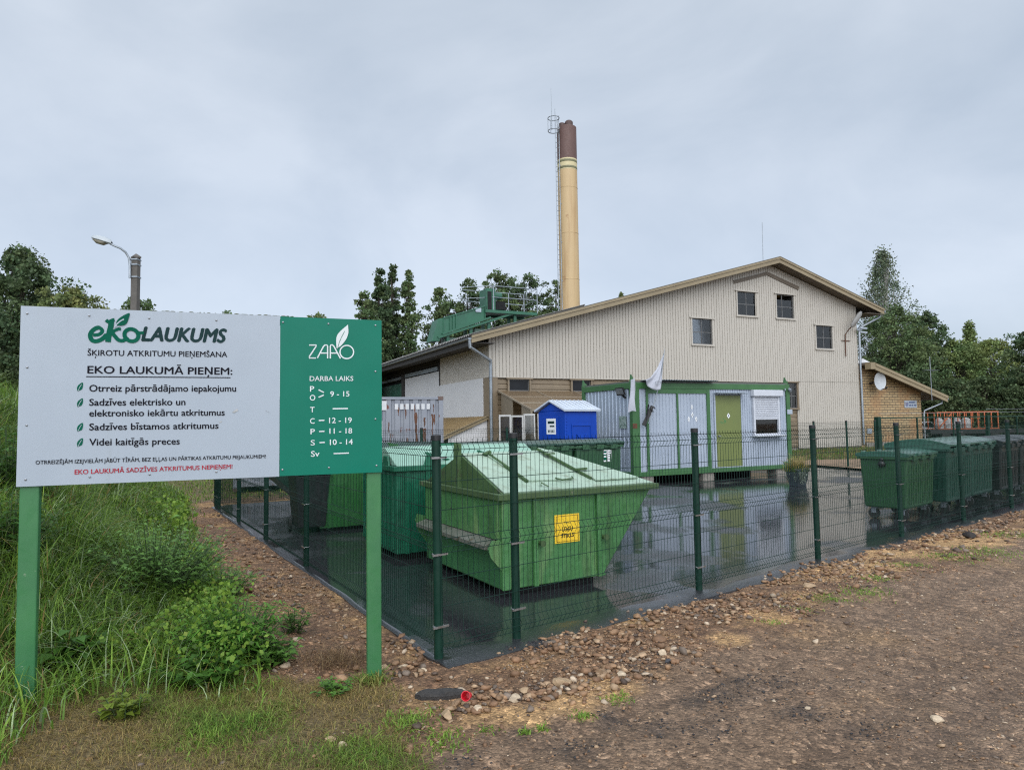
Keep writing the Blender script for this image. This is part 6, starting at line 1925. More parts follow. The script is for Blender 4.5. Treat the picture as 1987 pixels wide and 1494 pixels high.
tl_ = thing('flatbed_trailer', 'long dark flatbed trailer carrying the orange frame beyond the gate', 'trailer', (tp0.x, tp0.y, 0), 0.0)
TLN = (tp1.x - tp0.x)
zbed = tp0.z
MB().box(-0.6, TLN + 1.6, 0, 2.2, zbed - 0.28, zbed).build('bed', m_capblk, tl_)
for x in (0.5, 1.5, TLN - 0.4):
    MB().tube([(x, -0.02, 0.36), (x, 0.24, 0.36)], 0.36, 18).build('wheel', m_rubber, tl_, True)
MB().box(-0.9, -0.6, 0.9, 1.1, 0.3, zbed - 0.1).box(0.2, TLN, 0.9, 1.2, 0.36, zbed - 0.28).build('chassis', m_capblk, tl_)
ort = thing('orange_frame', 'orange steel rack standing on the dark trailer', 'rack', (tp0.x, tp0.y, zbed), 0.0)
m_or = pbr('orange_paint', (0.42, 0.105, 0.030), (0.33, 0.08, 0.025), 4, 0.45)
of = MB()
hgt = at(1900, 798, 47.0).z - zbed
for y in (0.15, 2.05):
    of.box(0, TLN, y - 0.03, y + 0.03, hgt - 0.07, hgt).box(0, TLN, y - 0.03, y + 0.03, 0.02, 0.08)
    for x in np.linspace(0.05, TLN - 0.05, 10): of.box(x - 0.03, x + 0.03, y - 0.025, y + 0.025, 0.08, hgt - 0.07)
for x in np.linspace(0.05, TLN - 0.05, 6): of.box(x - 0.04, x + 0.04, 0.19, 2.01, hgt - 0.08, hgt - 0.01)
of.beam((0.05, 0.1, 0.1), (1.0, 0.1, hgt - 0.1), 0.06, 0.06)
of.build('rack', m_or, ort)
bgm = pbr('sack_white', (0.45, 0.45, 0.44), (0.34, 0.34, 0.34), 4, 0.7)
labs_b = ['leftmost pale sack on the trailer bed inside the orange rack', 'pale sack second from the left inside the orange rack', 'pale sack third from the left inside the orange rack', 'rightmost pale sack inside the orange rack']
for i, x in enumerate((0.55, 1.15, 1.8, 2.45)):
    o = thing('sack', labs_b[i], 'sack', (tp0.x + x, tp0.y + 0.8, zbed), 0.2 * i, 'pale sacks on the trailer')
    s = MB(); s.lathe([(0.2, 0), (0.28, 0.08), (0.27, 0.6 + 0.1 * (i % 2)), (0.18, 0.78), (0.05, 0.82)], n=10); s.build('sack_body', bgm, o, True)
# ------------------------------------------------------------------ trees
def rnd_unit(rng, n):
    v = rng.normal(size=(n, 3))
    return v / np.linalg.norm(v, axis=1)[:, None]
def leaf_quads(rng, P, size, droop=0.2):
    """one bent leaf spray (rhomb) per point"""
    n = len(P)
    d = rnd_unit(rng, n); d[:, 2] -= droop; d /= np.linalg.norm(d, axis=1)[:, None]
    u = rnd_unit(rng, n)
    s = np.cross(d, u); s /= np.linalg.norm(s, axis=1)[:, None] + 1e-9
    L = (size * rng.uniform(0.55, 1.35, n))[:, None]
    W = L * rng.uniform(0.28, 0.5, n)[:, None]
    a = P - d * L * 0.5; b = P + s * W + d * L * 0.05; c = P + d * L * 0.55; e = P - s * W + d * L * 0.05
    V = np.stack([a, b, c, e], 1).reshape(-1, 3)
    F = np.arange(4 * n).reshape(n, 4)
    return V, F
m_bark = pbr('bark', (0.055, 0.042, 0.032), (0.035, 0.028, 0.022), 8, 0.9, bump=0.5)
m_birch = pbr('birch_bark', (0.42, 0.41, 0.38), (0.30, 0.29, 0.27), 3, 0.8, spots=(0.03, 0.03, 0.03), spamt=0.60, spscale=5)
LEAFM = leafmat('tree_leaves', (1, 1, 1), 0.30)
TREEN = [0]
def tree(name, label, X, Y, h, w, kind, col, nleaf=5200, size=0.26, z0=None, group=None, base=0.18, ncl=60, bark=None, spread=1.0):
    TREEN[0] += 1
    ncl = int(ncl * 3.4); nleaf = int(nleaf * 2.8); size *= 0.72
    rng = np.random.default_rng(100 + TREEN[0])
    if z0 is None: z0 = gzf(X, Y)
    root = thing(name, label, 'tree', (X, Y, z0), rng.uniform(0, 6.28), group)
    zb = h * base
    # clump centres
    C = []; R = []
    nsub = int(rng.integers(3, 6))
    subs = [(0.0, 0.0, 1.0, 0.30)] + [(rng.uniform(0.12, 0.40) * w * math.cos(k * 6.28 / nsub + 1), rng.uniform(0.12, 0.40) * w * math.sin(k * 6.28 / nsub + 1), rng.uniform(0.80, 0.99), rng.uniform(0.20, 0.30)) for k in range(nsub)]
    tries = 0
    while len(C) < ncl and tries < 20000:
        tries += 1
        t = (len(C) * 0.6180339 + rng.uniform(0, 0.02)) % 1.0
        z = zb + (h - zb) * t
        if kind == 'spire': rad = w / 2 * (0.95 - 0.75 * t ** 1.6) * (0.55 + 0.45 * min(1, t * 5))
        elif kind == 'birch': rad = w / 2 * max(0.05, (1 - t) ** 0.85) * min(1, 0.4 + t * 3)
        elif kind == 'bush': rad = w / 2 * math.sqrt(max(0.0, 1 - (t * 0.98) ** 2.2))
        else: rad = w / 2 * math.sqrt(max(0.02, 1 - (2 * (t - 0.42) / 1.16) ** 2)) if t > 0.1 else w / 2 * 0.6
        a = rng.uniform(0, 6.28)
        q = rng.uniform(0.25, 1) ** 0.5
        # lobes make the outline uneven
        lob = 1 + 0.22 * math.sin(a * 3 + TREEN[0]) * math.sin(z * 1.1 + TREEN[0]) + rng.uniform(-0.12, 0.16)
        p = np.array([rad * q * lob * math.cos(a), rad * q * lob * math.sin(a), z])
        if kind in ('round', 'spire'):
            sx_, sy_, sh_q, sw_ = subs[0 if rng.uniform() < 0.28 else int(rng.integers(0, len(subs)))]
            if kind == 'spire': sx_ *= 0.8; sy_ *= 0.8
            z = zb + (h * sh_q - zb) * t ** 0.85
            if kind == 'round': rad = w * sw_ * 1.45 * (1 - t ** 2.6) ** 0.55 * (0.7 + 0.3 * min(1, t * 4))
            else: rad = w * sw_ * 1.15 * (1 - t ** 1.5) ** 0.65 * (0.6 + 0.4 * min(1, t * 4))
            z += rng.normal(0, 0.025) * h * (1 - t)
            out_ = 1.0 if t > 0.35 else 0.6 + t
            p = np.array([sx_ * out_ + rad * q * lob * math.cos(a), sy_ * out_ + rad * q * lob * math.sin(a), z])
        C.append(p); R.append((0.085 * w + 0.28) * rng.uniform(0.55, 1.3) * (1.0 - 0.45 * t) * (1.15 if rng.uniform() < 0.25 else 0.85))
    C = np.array(C); R = np.array(R)
    per = nleaf // len(C)
    Ps = []; tint = []
    for c, r in zip(C, R):
        n = int(per * rng.uniform(0.6, 1.4))
        v = rng.normal(size=(n, 3)) * 0.60
        nv_ = np.linalg.norm(v, axis=1)[:, None]
        v = np.where(nv_ > 1.35, v / nv_ * rng.uniform(0.5, 1.35, (n, 1)), v)
        v[:, 2] *= 0.72 if kind != 'birch' else 1.15
        Ps.append(c + v * r)
        k = rng.uniform(0.80, 1.24)
        warm = rng.uniform(-0.1, 0.16)
        cc = np.array(col) * k * np.array([1 + warm, 1, 1 - warm * 0.5])
        lv = rng.uniform(0.55, 1.55, n)[:, None]
        tint.append(cc[None, :] * lv)
    P = np.concatenate(Ps); tn = np.concatenate(tint)
    P[:, 2] = np.maximum(P[:, 2], 0.15)
    V, F = leaf_quads(rng, P, size, 0.35 if kind == 'birch' else 0.1)
    cr = fastmesh('crown', V, F, LEAFM, root, attrs={'tint': np.repeat(tn, 4, axis=0)})
    # trunk and limbs
    tb = MB()
    r0 = max(0.09, h * 0.016)
    bend = rng.uniform(-0.02, 0.02, 2) * h
    pts = [(bend[0] * t * t, bend[1] * t * t, -0.3 + (h * 0.93 + 0.3) * t) for t in np.linspace(0, 1, 7)]
    tb.tube(pts, r0, 8, True, r0 * 0.12)
    for i in range(0, len(C), 2 if len(C) > 40 else 1):
        c = C[i]
        zs = max(zb * 0.7, c[2] - 0.28 * (h - zb) - 0.4 * np.hypot(c[0], c[1]) * (0.6 if kind == 'birch' else 0.9))
        t = min(0.95, zs / (h * 0.93)); s0 = np.array([bend[0] * t * t, bend[1] * t * t, zs])
        mid = (s0 + c) / 2 + np.array([0, 0, 0.08 * h * 0.3])
        tb.tube([s0, mid, c], r0 * 0.30 * (1 - 0.5 * t), 5, False, r0 * 0.05)
    tb.build('trunk', bark or m_bark, root)
    return root
DK = (0.070, 0.108, 0.048); MD = (0.095, 0.142, 0.058); LT = (0.140, 0.195, 0.070); OL = (0.140, 0.170, 0.060); YG = (0.155, 0.200, 0.065)
def tr(label, px, py, Y, wpx, kind, col, z0=None, name='deciduous_tree', group='trees round the yard', **kw):
    p = at(px, py + 11, Y)
    z = gzf(p.x, Y) if z0 is None else z0
    w = wpx / FPX * Y
    return tree(name, label, p.x, Y, p.z - z, w, kind, col, z0=z, group=group, **kw)
tr('tall dark round crowned tree at the left edge of the photo', 35, 476, 30, 215, 'round', DK, nleaf=11000, size=0.21, ncl=110, base=0.12)
tr('yellowish green tree beside the tall dark tree, above the left end of the signboard', 138, 552, 27, 120, 'round', OL, nleaf=6000, size=0.16, ncl=70, base=0.1)
tr('dark undergrown tree low behind the left end of the signboard', -30, 590, 24, 190, 'bush', DK, nleaf=6500, size=0.17, ncl=70, base=0.05)
tr('broad round tree behind the concrete lamp post', 272, 569, 46, 165, 'round', MD, nleaf=6000, size=0.24, ncl=80)
tr('tree whose tip just shows over the middle of the signboard', 440, 597, 55, 60, 'round', MD, nleaf=2500, size=0.26)
tr('tree whose tip shows over the joint of the white and green panels', 617, 598, 55, 60, 'round', LT, nleaf=2500, size=0.26)
G2 = 'trees behind the hall and the conveyor'
tr('tall narrow dark tree with loose spires right of the signboard', 738, 512, 50, 78, 'spire', DK, group=G2, nleaf=5600, size=0.25, ncl=62, base=0.10)
tr('tallest narrow tree spire, left of the conveyor', 762, 507, 53, 62, 'spire', DK, group=G2, nleaf=4600, size=0.25, ncl=52, base=0.10)
tr('slim tree spire nearest the conveyor end', 793, 516, 51, 52, 'spire', MD, group=G2, nleaf=3600, size=0.25, ncl=44, base=0.10)
tr('lower bushy tree between the spires and the conveyor', 705, 560, 47, 75, 'round', MD, group=G2, nleaf=4200, size=0.24)
tr('bushy tree right behind the lower end of the conveyor', 856, 550, 55, 110, 'round', MD, group=G2, nleaf=5000, size=0.26)
tr('mid green tree above the conveyor housing', 910, 532, 57, 115, 'round', DK, group=G2, nleaf=5000, size=0.26)
tr('highest round tree behind the conveyor railing', 965, 517, 58, 125, 'round', MD, group=G2, nleaf=6000, size=0.26)
tr('round tree between the railing and the chimney', 1022, 524, 59, 120, 'round', DK, group=G2, nleaf=5400, size=0.26)
tr('narrow tree directly left of the chimney', 1076, 535, 60, 80, 'round', MD, group=G2, nleaf=4000, size=0.26)
tr('tree tip peeping over the roof right of the chimney', 1130, 584, 80, 26, 'spire', MD, group=G2, nleaf=1300, size=0.3, ncl=24)
tr('pale tree tip peeping over the middle of the roof edge', 1205, 556, 80, 44, 'birch', OL, group=G2, nleaf=1800, size=0.3, ncl=30)
G3 = 'trees right of the hall'
tr('pale airy birch with a pointed crown rising right of the hall', 1712, 480, 60, 185, 'birch', (0.120, 0.155, 0.095), group=G3, name='birch_tree', nleaf=5600, size=0.21, ncl=85, base=0.25, bark=m_birch)
tr('broad dark green tree below the birch', 1735, 588, 55, 160, 'round', MD, group=G3, nleaf=9500, size=0.24, ncl=110, base=0.05)
tr('dark round tree between the birch and the light bushes', 1798, 596, 58, 100, 'round', DK, group=G3, nleaf=6500, size=0.25, ncl=80, base=0.05)
tr('tree with a small pointed top among the light bushes', 1880, 618, 66, 80, 'birch', LT, group=G3, nleaf=4500, size=0.26, ncl=60, base=0.05)
tr('light green willow like bush right of the dark round tree', 1852, 655, 58, 130, 'bush', LT, group=G3, nleaf=8000, size=0.24, ncl=90, base=0.04)
tr('light green bush tree left of the dark tree at the right edge', 1925, 652, 60, 130, 'bush', YG, group=G3, nleaf=8000, size=0.24, ncl=90, base=0.04)
tr('dark tree cut by the right edge of the photo', 2000, 628, 52, 110, 'round', DK, group=G3, nleaf=6500, size=0.22, ncl=80, base=0.04)
G4 = 'dark undergrowth bushes behind the annex'
for i, (px, py, Y, w, lb) in enumerate(((1690, 690, 52, 110, 'dark undergrowth bush directly behind the annex roof'), (1765, 712, 52, 110, 'dark undergrowth bush above the annex roof slope'), (1840, 728, 51, 120, 'dark undergrowth bush behind the white car'),
                          (1910, 725, 52, 120, 'dark undergrowth bush behind the orange rack'), (1985, 720, 51, 120, 'dark undergrowth bush at the right edge behind the trailer'))):
    tr(lb, px, py, Y, w, 'bush', (0.065, 0.098, 0.044), name='bush', group=G4, nleaf=5000, size=0.22, ncl=60, base=0.02)
# far wood closing the horizon
def far_wood():
    rng = np.random.default_rng(5)
    P = []; tn = []
    for i in range(520):
        ang = rng.uniform(-1.0, 1.0); r = rng.uniform(95, 130)
        x, y = r * math.sin(ang), r * math.cos(ang)
        hh = rng.uniform(2.5, 6.0)
        n = 60
        v = rnd_unit(rng, n) * np.array([2.6, 2.6, hh * 0.55]); v[:, 2] += hh * 0.5
        P.append(v + np.array([x, y, 0])); tn.append(np.array(MD)[None, :] * rng.uniform(0.6, 1.2) * rng.uniform(0.8, 1.2, (n, 1)))
    P = np.concatenate(P); tn = np.concatenate(tn)
    V, F = leaf_quads(rng, P, 1.3, 0.1)
    o = fastmesh('far_wood', V, F, LEAFM, attrs={'tint': np.repeat(tn, 4, axis=0)})
    tag(o, 'low distant belt of woodland on the horizon', 'woodland', kind='stuff')
far_wood()

# ------------------------------------------------------------------ grass
GRASSM = leafmat('grass_blades', (1, 1, 1), 0.38, 0.45)
def blades(rng, X, Y, h, bend, width, col, colvar=0.25, segs=4, tipc=None):
    """drooping blades; all arguments per blade arrays"""
    n = len(X)
    Z = gz(X, Y) - 0.01
    az = rng.uniform(0, 2 * math.pi, n)
    dx, dy = np.cos(az), np.sin(az)
    t = np.linspace(0, 1, segs + 1)[None, :]
    # arc: horizontal reach grows, height follows then drops
    b = bend[:, None]
    reach = h[:, None] * (b * t ** 1.8 * 0.75)
    zz = h[:, None] * (t - 0.55 * b * t ** 2.6)
    px = X[:, None] + dx[:, None] * reach; py = Y[:, None] + dy[:, None] * reach; pz = Z[:, None] + zz
    tw = az + math.pi / 2 + rng.uniform(-0.6, 0.6, n)
    wx, wy = np.cos(tw)[:, None], np.sin(tw)[:, None]
    ww = width[:, None] * (1 - t ** 1.6 * 0.94) * 0.5
    A = np.stack([px - wx * ww, py - wy * ww, pz], 2)
    B = np.stack([px + wx * ww, py + wy * ww, pz], 2)
    V = np.stack([A, B], 2).reshape(n, -1, 3)       # n,(segs+1)*2,3
    m = (segs + 1) * 2
    base = (np.arange(n) * m)[:, None]
    F = []
    for s in range(segs):
        F.append(np.stack([base[:, 0] + 2 * s, base[:, 0] + 2 * s + 1, base[:, 0] + 2 * s + 3, base[:, 0] + 2 * s + 2], 1))
    F = np.stack(F, 1).reshape(-1, 4)
    cv = col * rng.uniform(1 - colvar, 1 + colvar, (n, 1))
    T = np.repeat(cv, m, axis=0)
    return V.reshape(-1, 3), F, T
class Acc:
    def __init__(self): self.V = []; self.F = []; self.T = []; self.n = 0
    def add(self, V, F, T):
        self.V.append(V); self.F.append(F + self.n); self.T.append(T); self.n += len(V)
    def make(self, name, mat, attr='tint', nside=4, smooth=False):
        return fastmesh(name, np.concatenate(self.V), np.concatenate(self.F), mat, attrs={attr: np.concatenate(self.T)}, nside=nside, smooth=smooth)
def scatter(rng, n, x0, x1, y0, y1, wfun):
    X = rng.uniform(x0, x1, n); Y = rng.uniform(y0, y1, n)
    w = wfun(X, Y)
    k = rng.uniform(0, 1, n) < w
    return X[k], Y[k]
def inview(X, Y, mx=0.80):
    return (np.abs(X) < (mx * Y + 0.6)) & (Y > 2.2)
def palette(rng, n, cols, probs):
    idx = rng.choice(len(cols), n, p=np.array(probs) / np.sum(probs))
    return np.array(cols)[idx]
rg_ = np.random.default_rng(21)
G_DK, G_MD, G_LT, G_STR, G_SIL = (0.060, 0.118, 0.018), (0.122, 0.222, 0.032), (0.205, 0.320, 0.048), (0.320, 0.235, 0.090), (0.330, 0.410, 0.225)
def bankw(X, Y):
    a = dist_left(X, Y)
    gr = regions(X, Y)[0]
    e = np.clip(1.15 - 0.068 * along_left(X, Y), 0.2, 1.4)
    near = sstep((Y - 4.25 - 0.3 * wav(X, Y, 1.2, 2, 10)) / 0.8)
    near = np.maximum(near, 0.5 * sstep((-2.55 - X + 0.2 * wav(X, Y, 2.0, 2, 10)) / 0.3))
    return gr * sstep((a - e) / 0.5) * inview(X, Y) * near
acc = Acc()
# tall grass on the bank, near part dense
for (n, y0, y1, x0, x1, hm, wd) in ((95000, 2.6, 9.5, -8.0, -1.0, 0.60, 0.0085), (90000, 9.5, 24.0, -19.0, -4.0, 0.80, 0.015)):
    X, Y = scatter(rg_, n, x0, x1, y0, y1, bankw)
    k = len(X)
    a = dist_left(X, Y)
    clump = wav(X, Y, 2.6, 3, 14)
    tall = np.clip(0.35 + 0.65 * sstep((a - 1.1) / 1.4), 0, 1) * np.clip(0.8 + 0.40 * clump, 0.30, 1.4) * np.clip(0.55 + 0.45 * (Y - 3.6) / 1.8, 0.5, 1)
    h = hm * tall * rg_.uniform(0.6, 1.35, k)
    bend = rg_.uniform(0.35, 1.5, k)
    col = palette(rg_, k, [G_DK, G_MD, G_LT, G_STR, G_SIL], [2.6, 4, 2.4, 0.5, 1.0])
    col = col * np.clip(1 + 0.35 * wav(X, Y, 0.9, 0, 8), 0.6, 1.5)[:, None]
    acc.add(*blades(rg_, X, Y, h, bend, wd * rg_.uniform(0.6, 1.7, k), col))
# broad leaves mixed into the bank, thicker towards the rubble strip
def bleafw(X, Y):
    a = dist_left(X, Y)
    e = np.clip(1.15 - 0.068 * along_left(X, Y), 0.2, 1.4)
    return bankw(X, Y) * np.clip(0.12 + 0.9 * wav(X, Y, 1.4, 4, 16), 0.0, 1) * np.exp(-np.maximum(a - e - 1.0, 0) / 2.2)
for (n, y0, y1, x0, x1, sz) in ((130000, 4.6, 9.5, -8.0, -1.0, 0.036), (70000, 9.5, 22.0, -17.0, -4.0, 0.065)):
    X, Y = scatter(rg_, n, x0, x1, y0, y1, bleafw)
    k = len(X)
    hh = np.clip(0.26 + 0.32 * wav(X, Y, 1.9, 4, 16), 0.05, 0.75)
    P = np.stack([X, Y, gz(X, Y) + hh * rg_.uniform(0, 1, k) ** 0.6 + 0.02], 1)
    Vq, Fq_ = leaf_quads(rg_, P, sz, 0.25)
    cl_ = palette(rg_, k, [G_MD, G_LT, G_DK, (0.21, 0.27, 0.05)], [3, 2.4, 1.5, 0.5]) * np.clip(1 + 0.4 * wav(X, Y, 0.8, 6, 14), 0.6, 1.5)[:, None]
    acc.add(Vq, Fq_, np.repeat(cl_, 4, axis=0))
tag(acc.make('bank_grass', GRASSM), 'tall drooping green grass growing over the bank behind the signboard', 'grass', kind='stuff')
# short dry lawn in the foreground
acc = Acc()
def lawnw(X, Y):
    gr = regions(X, Y)[0]
    a = dist_left(X, Y)
    return gr * inview(X, Y) * np.clip(0.45 + 0.5 * wav(X, Y, 3.0, 3, 14), 0.12, 1)
X, Y = scatter(rg_, 170000, -4.2, 0.6, 2.5, 5.6, lawnw)
k = len(X)
green = np.clip(0.30 + 0.9 * wav(X, Y, 2.2, 1, 12), 0, 1)
col = palette(rg_, k, [(0.36, 0.255, 0.095), (0.29, 0.215, 0.072), (0.215, 0.205, 0.06)], [3, 3, 2]) * (1 - green)[:, None] + palette(rg_, k, [G_MD, G_LT, G_DK], [3, 1.5, 1.5]) * green[:, None]
h = rg_.uniform(0.03, 0.085, k) * (0.8 + 0.7 * green)
acc.add(*blades(rg_, X, Y, h, rg_.uniform(0.5, 1.5, k), 0.0038 * rg_.uniform(0.6, 1.5, k), col, segs=3))
# straw lying flat
X, Y = scatter(rg_, 26000, -4.0, 0.4, 2.6, 5.6, lambda x, y: regions(x, y)[0] * 0.8)
k = len(X)
acc.add(*blades(rg_, X, Y, rg_.uniform(0.05, 0.12, k), np.full(k, 1.65), 0.0028 * rg_.uniform(0.6, 1.5, k), palette(rg_, k, [G_STR, (0.15, 0.10, 0.045)], [1, 1]), segs=3))
tag(acc.make('dry_lawn', GRASSM), 'short patchy dry grass in the left foreground round the sign posts', 'grass', kind='stuff')
# lawn beyond and field strip by the hall
acc = Acc()
def fieldw(X, Y):
    gr = regions(X, Y)[0]
    return gr * (dist_left(X, Y) < 1.2) * (np.abs(X) < 0.82 * Y)
X, Y = scatter(rg_, 60000, -24, 2, 15.5, 34, fieldw)
k = len(X)
acc.add(*blades(rg_, X, Y, rg_.uniform(0.06, 0.16, k), rg_.uniform(0.3, 1.0, k), 0.016 * rg_.uniform(0.6, 1.5, k), palette(rg_, k, [G_MD, G_LT, (0.075, 0.135, 0.03)], [2, 3, 3]), segs=2))
X, Y = scatter(rg_, 60000, 6, 40, 26, 52, lambda x, y: (dist_back(x, y) > 2.2 + 0.0 * x) * (np.abs(x) < 0.82 * y) * (1 - ((y < 29.6) & (x > 8) & (x < 24)) * 1.0))
k = len(X)
acc.add(*blades(rg_, X, Y, rg_.uniform(0.08, 0.26, k), rg_.uniform(0.3, 1.0, k), 0.022 * rg_.uniform(0.6, 1.5, k), palette(rg_, k, [G_MD, (0.085, 0.11, 0.03), G_STR], [3, 3, 1]), segs=2))
tag(acc.make('field_grass', GRASSM), 'mown lawn beyond the yard and rough grass strip along the hall', 'grass', kind='stuff')

# ------------------------------------------------------------------ weeds: individual leafy plants
def leafy(name, label, X, Y, h, w, nst, leafL, leafW, col, group, cat='weed', up=0.5, perst=9):
    rng = np.random.default_rng(int(abs(X * 917 + Y * 131)) + 3)
    z0 = gzf(X, Y)
    root = thing(name, label, cat, (X, Y, z0), rng.uniform(0, 6.28), group)
    st = MB(); V = []; F = []; T = []
    for i in range(nst):
        a = rng.uniform(0, 6.28); r = w / 2 * rng.uniform(0, 1) ** 0.6
        top = np.array([r * math.cos(a), r * math.sin(a), h * rng.uniform(0.55, 1.0) * (1 - 0.35 * (2 * r / w) ** 2)])
        b = np.array([top[0] * 0.35, top[1] * 0.35, -0.02])
        mid = (b + top) / 2 + np.array([0, 0, 0.08 * h])
        st.tube([b, mid, top], 0.004, 4, False, 0.0018)
        for j in range(perst):
            t = (j + 1) / perst
            p = b * (1 - t) ** 2 + 2 * mid * t * (1 - t) + top * t * t
            aa = a + j * 2.4 + rng.uniform(-0.4, 0.4)
            d = np.array([math.cos(aa), math.sin(aa), up * rng.uniform(0.3, 1.3)]); d /= np.linalg.norm(d)
            s = np.array([-math.sin(aa), math.cos(aa), rng.uniform(-0.3, 0.3)])
            L = leafL * rng.uniform(0.6, 1.25) * (0.6 + 0.5 * math.sin(math.pi * min(t, 0.9))); W = leafW * L / leafL
            q0 = p; q1 = p + d * L * 0.45 + np.array([0, 0, 0.02 * L]); q2_ = p + d * L - np.array([0, 0, 0.35 * L])
            k = len(V)
            V += [q0, q1 + s * W / 2, q2_, q1 - s * W / 2, q1 - np.array([0, 0, W * 0.18])]
            F += [(k, k + 1, k + 4, k + 4), (k + 1, k + 2, k + 4, k + 4), (k + 2, k + 3, k + 4, k + 4), (k + 3, k, k + 4, k + 4)]
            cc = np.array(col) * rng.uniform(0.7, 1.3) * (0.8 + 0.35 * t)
            T += [cc] * 5
    tri = [(f[0], f[1], f[2]) for f in F]
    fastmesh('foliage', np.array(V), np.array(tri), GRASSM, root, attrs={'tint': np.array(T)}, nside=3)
    st.build('stems', pbr('weed_stem', (0.05, 0.085, 0.03), None, 3, 0.6), root)
    return root
wd = ground(450, 1285, 0.03)
GW = 'leafy weeds at the foot of the bank'
leafy('leafy_weed', 'large bright green bush of narrow leaved weed in front of the signboard middle', wd.x, wd.y, 0.50, 0.85, 110, 0.15, 0.022, (0.110, 0.260, 0.035), GW, perst=11)
for (px, py, h, w, lb, c, ll, lw, n) in (
    (525, 1275, 0.22, 0.45, 'low broad leaved weed just right of the bright narrow leaved bush', (0.085, 0.18, 0.03), 0.09, 0.055, 26),
    (395, 1320, 0.24, 0.6, 'broad leaved weed patch under the front of the bright bush', (0.06, 0.145, 0.022), 0.10, 0.065, 34),
    (300, 1080, 0.75, 1.5, 'dark nettle like weed thicket low on the bank, behind the bright bush', (0.115, 0.225, 0.050), 0.10, 0.045, 150),
    (430, 1150, 0.38, 0.9, 'spreading green weed at the edge of the rubble strip', (0.125, 0.240, 0.050), 0.09, 0.040, 60),
    (160, 1210, 0.32, 0.55, 'broad leaved weed close to the left sign post', (0.060, 0.135, 0.025), 0.11, 0.07, 26),
    (150, 1330, 0.30, 0.40, 'single large leaved dock plant right of the left sign post foot', (0.055, 0.13, 0.02), 0.17, 0.09, 9),
    (570, 1210, 0.26, 0.35, 'thin upright weed at the right end of the bright bush', (0.08, 0.15, 0.03), 0.08, 0.03, 16),
    (240, 1395, 0.16, 0.35, 'yellowish low weed in the dry foreground grass, left of the centre', (0.14, 0.19, 0.025), 0.07, 0.05, 12),
    (640, 1330, 0.08, 0.30, 'flat clover patch beside the right sign post', (0.09, 0.19, 0.03), 0.05, 0.04, 16),
    (20, 900, 0.85, 1.1, 'leafy weed clump on the bank left of the signboard', (0.055, 0.125, 0.025), 0.12, 0.05, 90),
    (15, 1020, 0.7, 0.9, 'second leafy weed clump on the bank, below the left edge of the signboard', (0.045, 0.11, 0.02), 0.11, 0.04, 70)):
    Yg = ground(px, py, 0.08)
    if py in (900, 1020, 1080):
        # on the slope: walk along the ray to the terrain
        d = ray(px, py)
        for s in np.linspace(2, 20, 400):
            q = Vector((0, 0, CAMH)) + d * s
            if q.z < gzf(q.x, q.y) + (h * 0.5): break
        Yg = q
    leafy('leafy_weed', lb, Yg.x, Yg.y, h, w, n, ll, lw, c, GW)
# rosettes and tufts on the trodden ground
def tuft(label, px, py, rad, n, group, z=0.0, hmax=0.07, col=G_LT):
    p = ground(px, py, z)
    rng = np.random.default_rng(int(px * 7 + py))
    n = int(n * 1.8)
    X = rng.normal(0, rad, n); Y = rng.normal(0, rad, n)
    V, F, T = blades(rng, X + p.x, Y + p.y, rng.uniform(0.4, 1, n) * hmax, rng.uniform(0.4, 1.5, n), 0.0085 * rng.uniform(0.6, 1.5, n), palette(rng, n, [col, G_MD], [2, 1]), segs=3)
    zc = gzf(p.x, p.y)
    V = V - np.array([p.x, p.y, zc])
    o = fastmesh('grass_tuft', V, F, GRASSM, attrs={'tint': T})
    o.location = (p.x, p.y, zc)
    tag(o, label, 'grass tuft', group)
GT = 'grass tufts in the trodden ground'
tuft('grass tuft hugging the foot of the right sign post', 722, 1322, .06, 150, GT, hmax=.17, col=(0.25, 0.24, 0.07))
for (px, py, r, n, hm, lb) in ((1200, 1365, .05, 60, .06, 'green grass tuft between the rocks and the road, right of the red cup'), (1130, 1400, .035, 46, .06, 'small grass tuft in the sandy ground below the rock pile'), (1020, 1432, .02, 30, .06, 'tiny grass rosette near the bottom of the photo, right one of a pair'),
    (1052, 1424, .025, 40, .055, 'tiny grass rosette near the bottom of the photo, with bent blades'), (945, 1425, .03, 40, .05, 'pale rosette in gravel below the red cup'), (860, 1450, .09, 110, .07, 'wide grass tuft at the bottom edge, left of the gravel road'), (790, 1410, .10, 160, .09, 'thick grass tuft between the right sign post and the black lump'),
    (1560, 1190, .07, 60, .05, 'low grass patch on the sand, nearest one to the fence'), (1610, 1168, .10, 120, .06, 'light grass patch at the sand edge in the right half'), (1680, 1155, .14, 170, .06, 'wide light grass patch halfway to the right edge'), (1700, 1128, .10, 120, .06, 'grass patch in front of the fourth fence post'),
    (1850, 1085, .20, 240, .07, 'wide grass patch between the dark stone and the road'), (1920, 1075, .22, 260, .07, 'grass patch near the right edge, below the dark stone'), (1960, 1040, .22, 260, .07, 'grass patch at the right edge above the road'), (1760, 1100, .14, 140, .06, 'sparse grass patch left of the dark stone'),
    (1500, 1215, .05, 40, .05, 'thin grass patch beside the sand puddle'), (690, 1465, .10, 150, .07, 'green tuft at the bottom edge under the signboard right post'), (420, 1450, .12, 200, .09, 'lush grass tuft in the dry lawn, bottom left of centre'), (520, 1400, .10, 160, .07, 'lush grass tuft in the dry lawn below the bright bush')):
    tuft(lb, px, py, r, n, GT, hmax=hm)
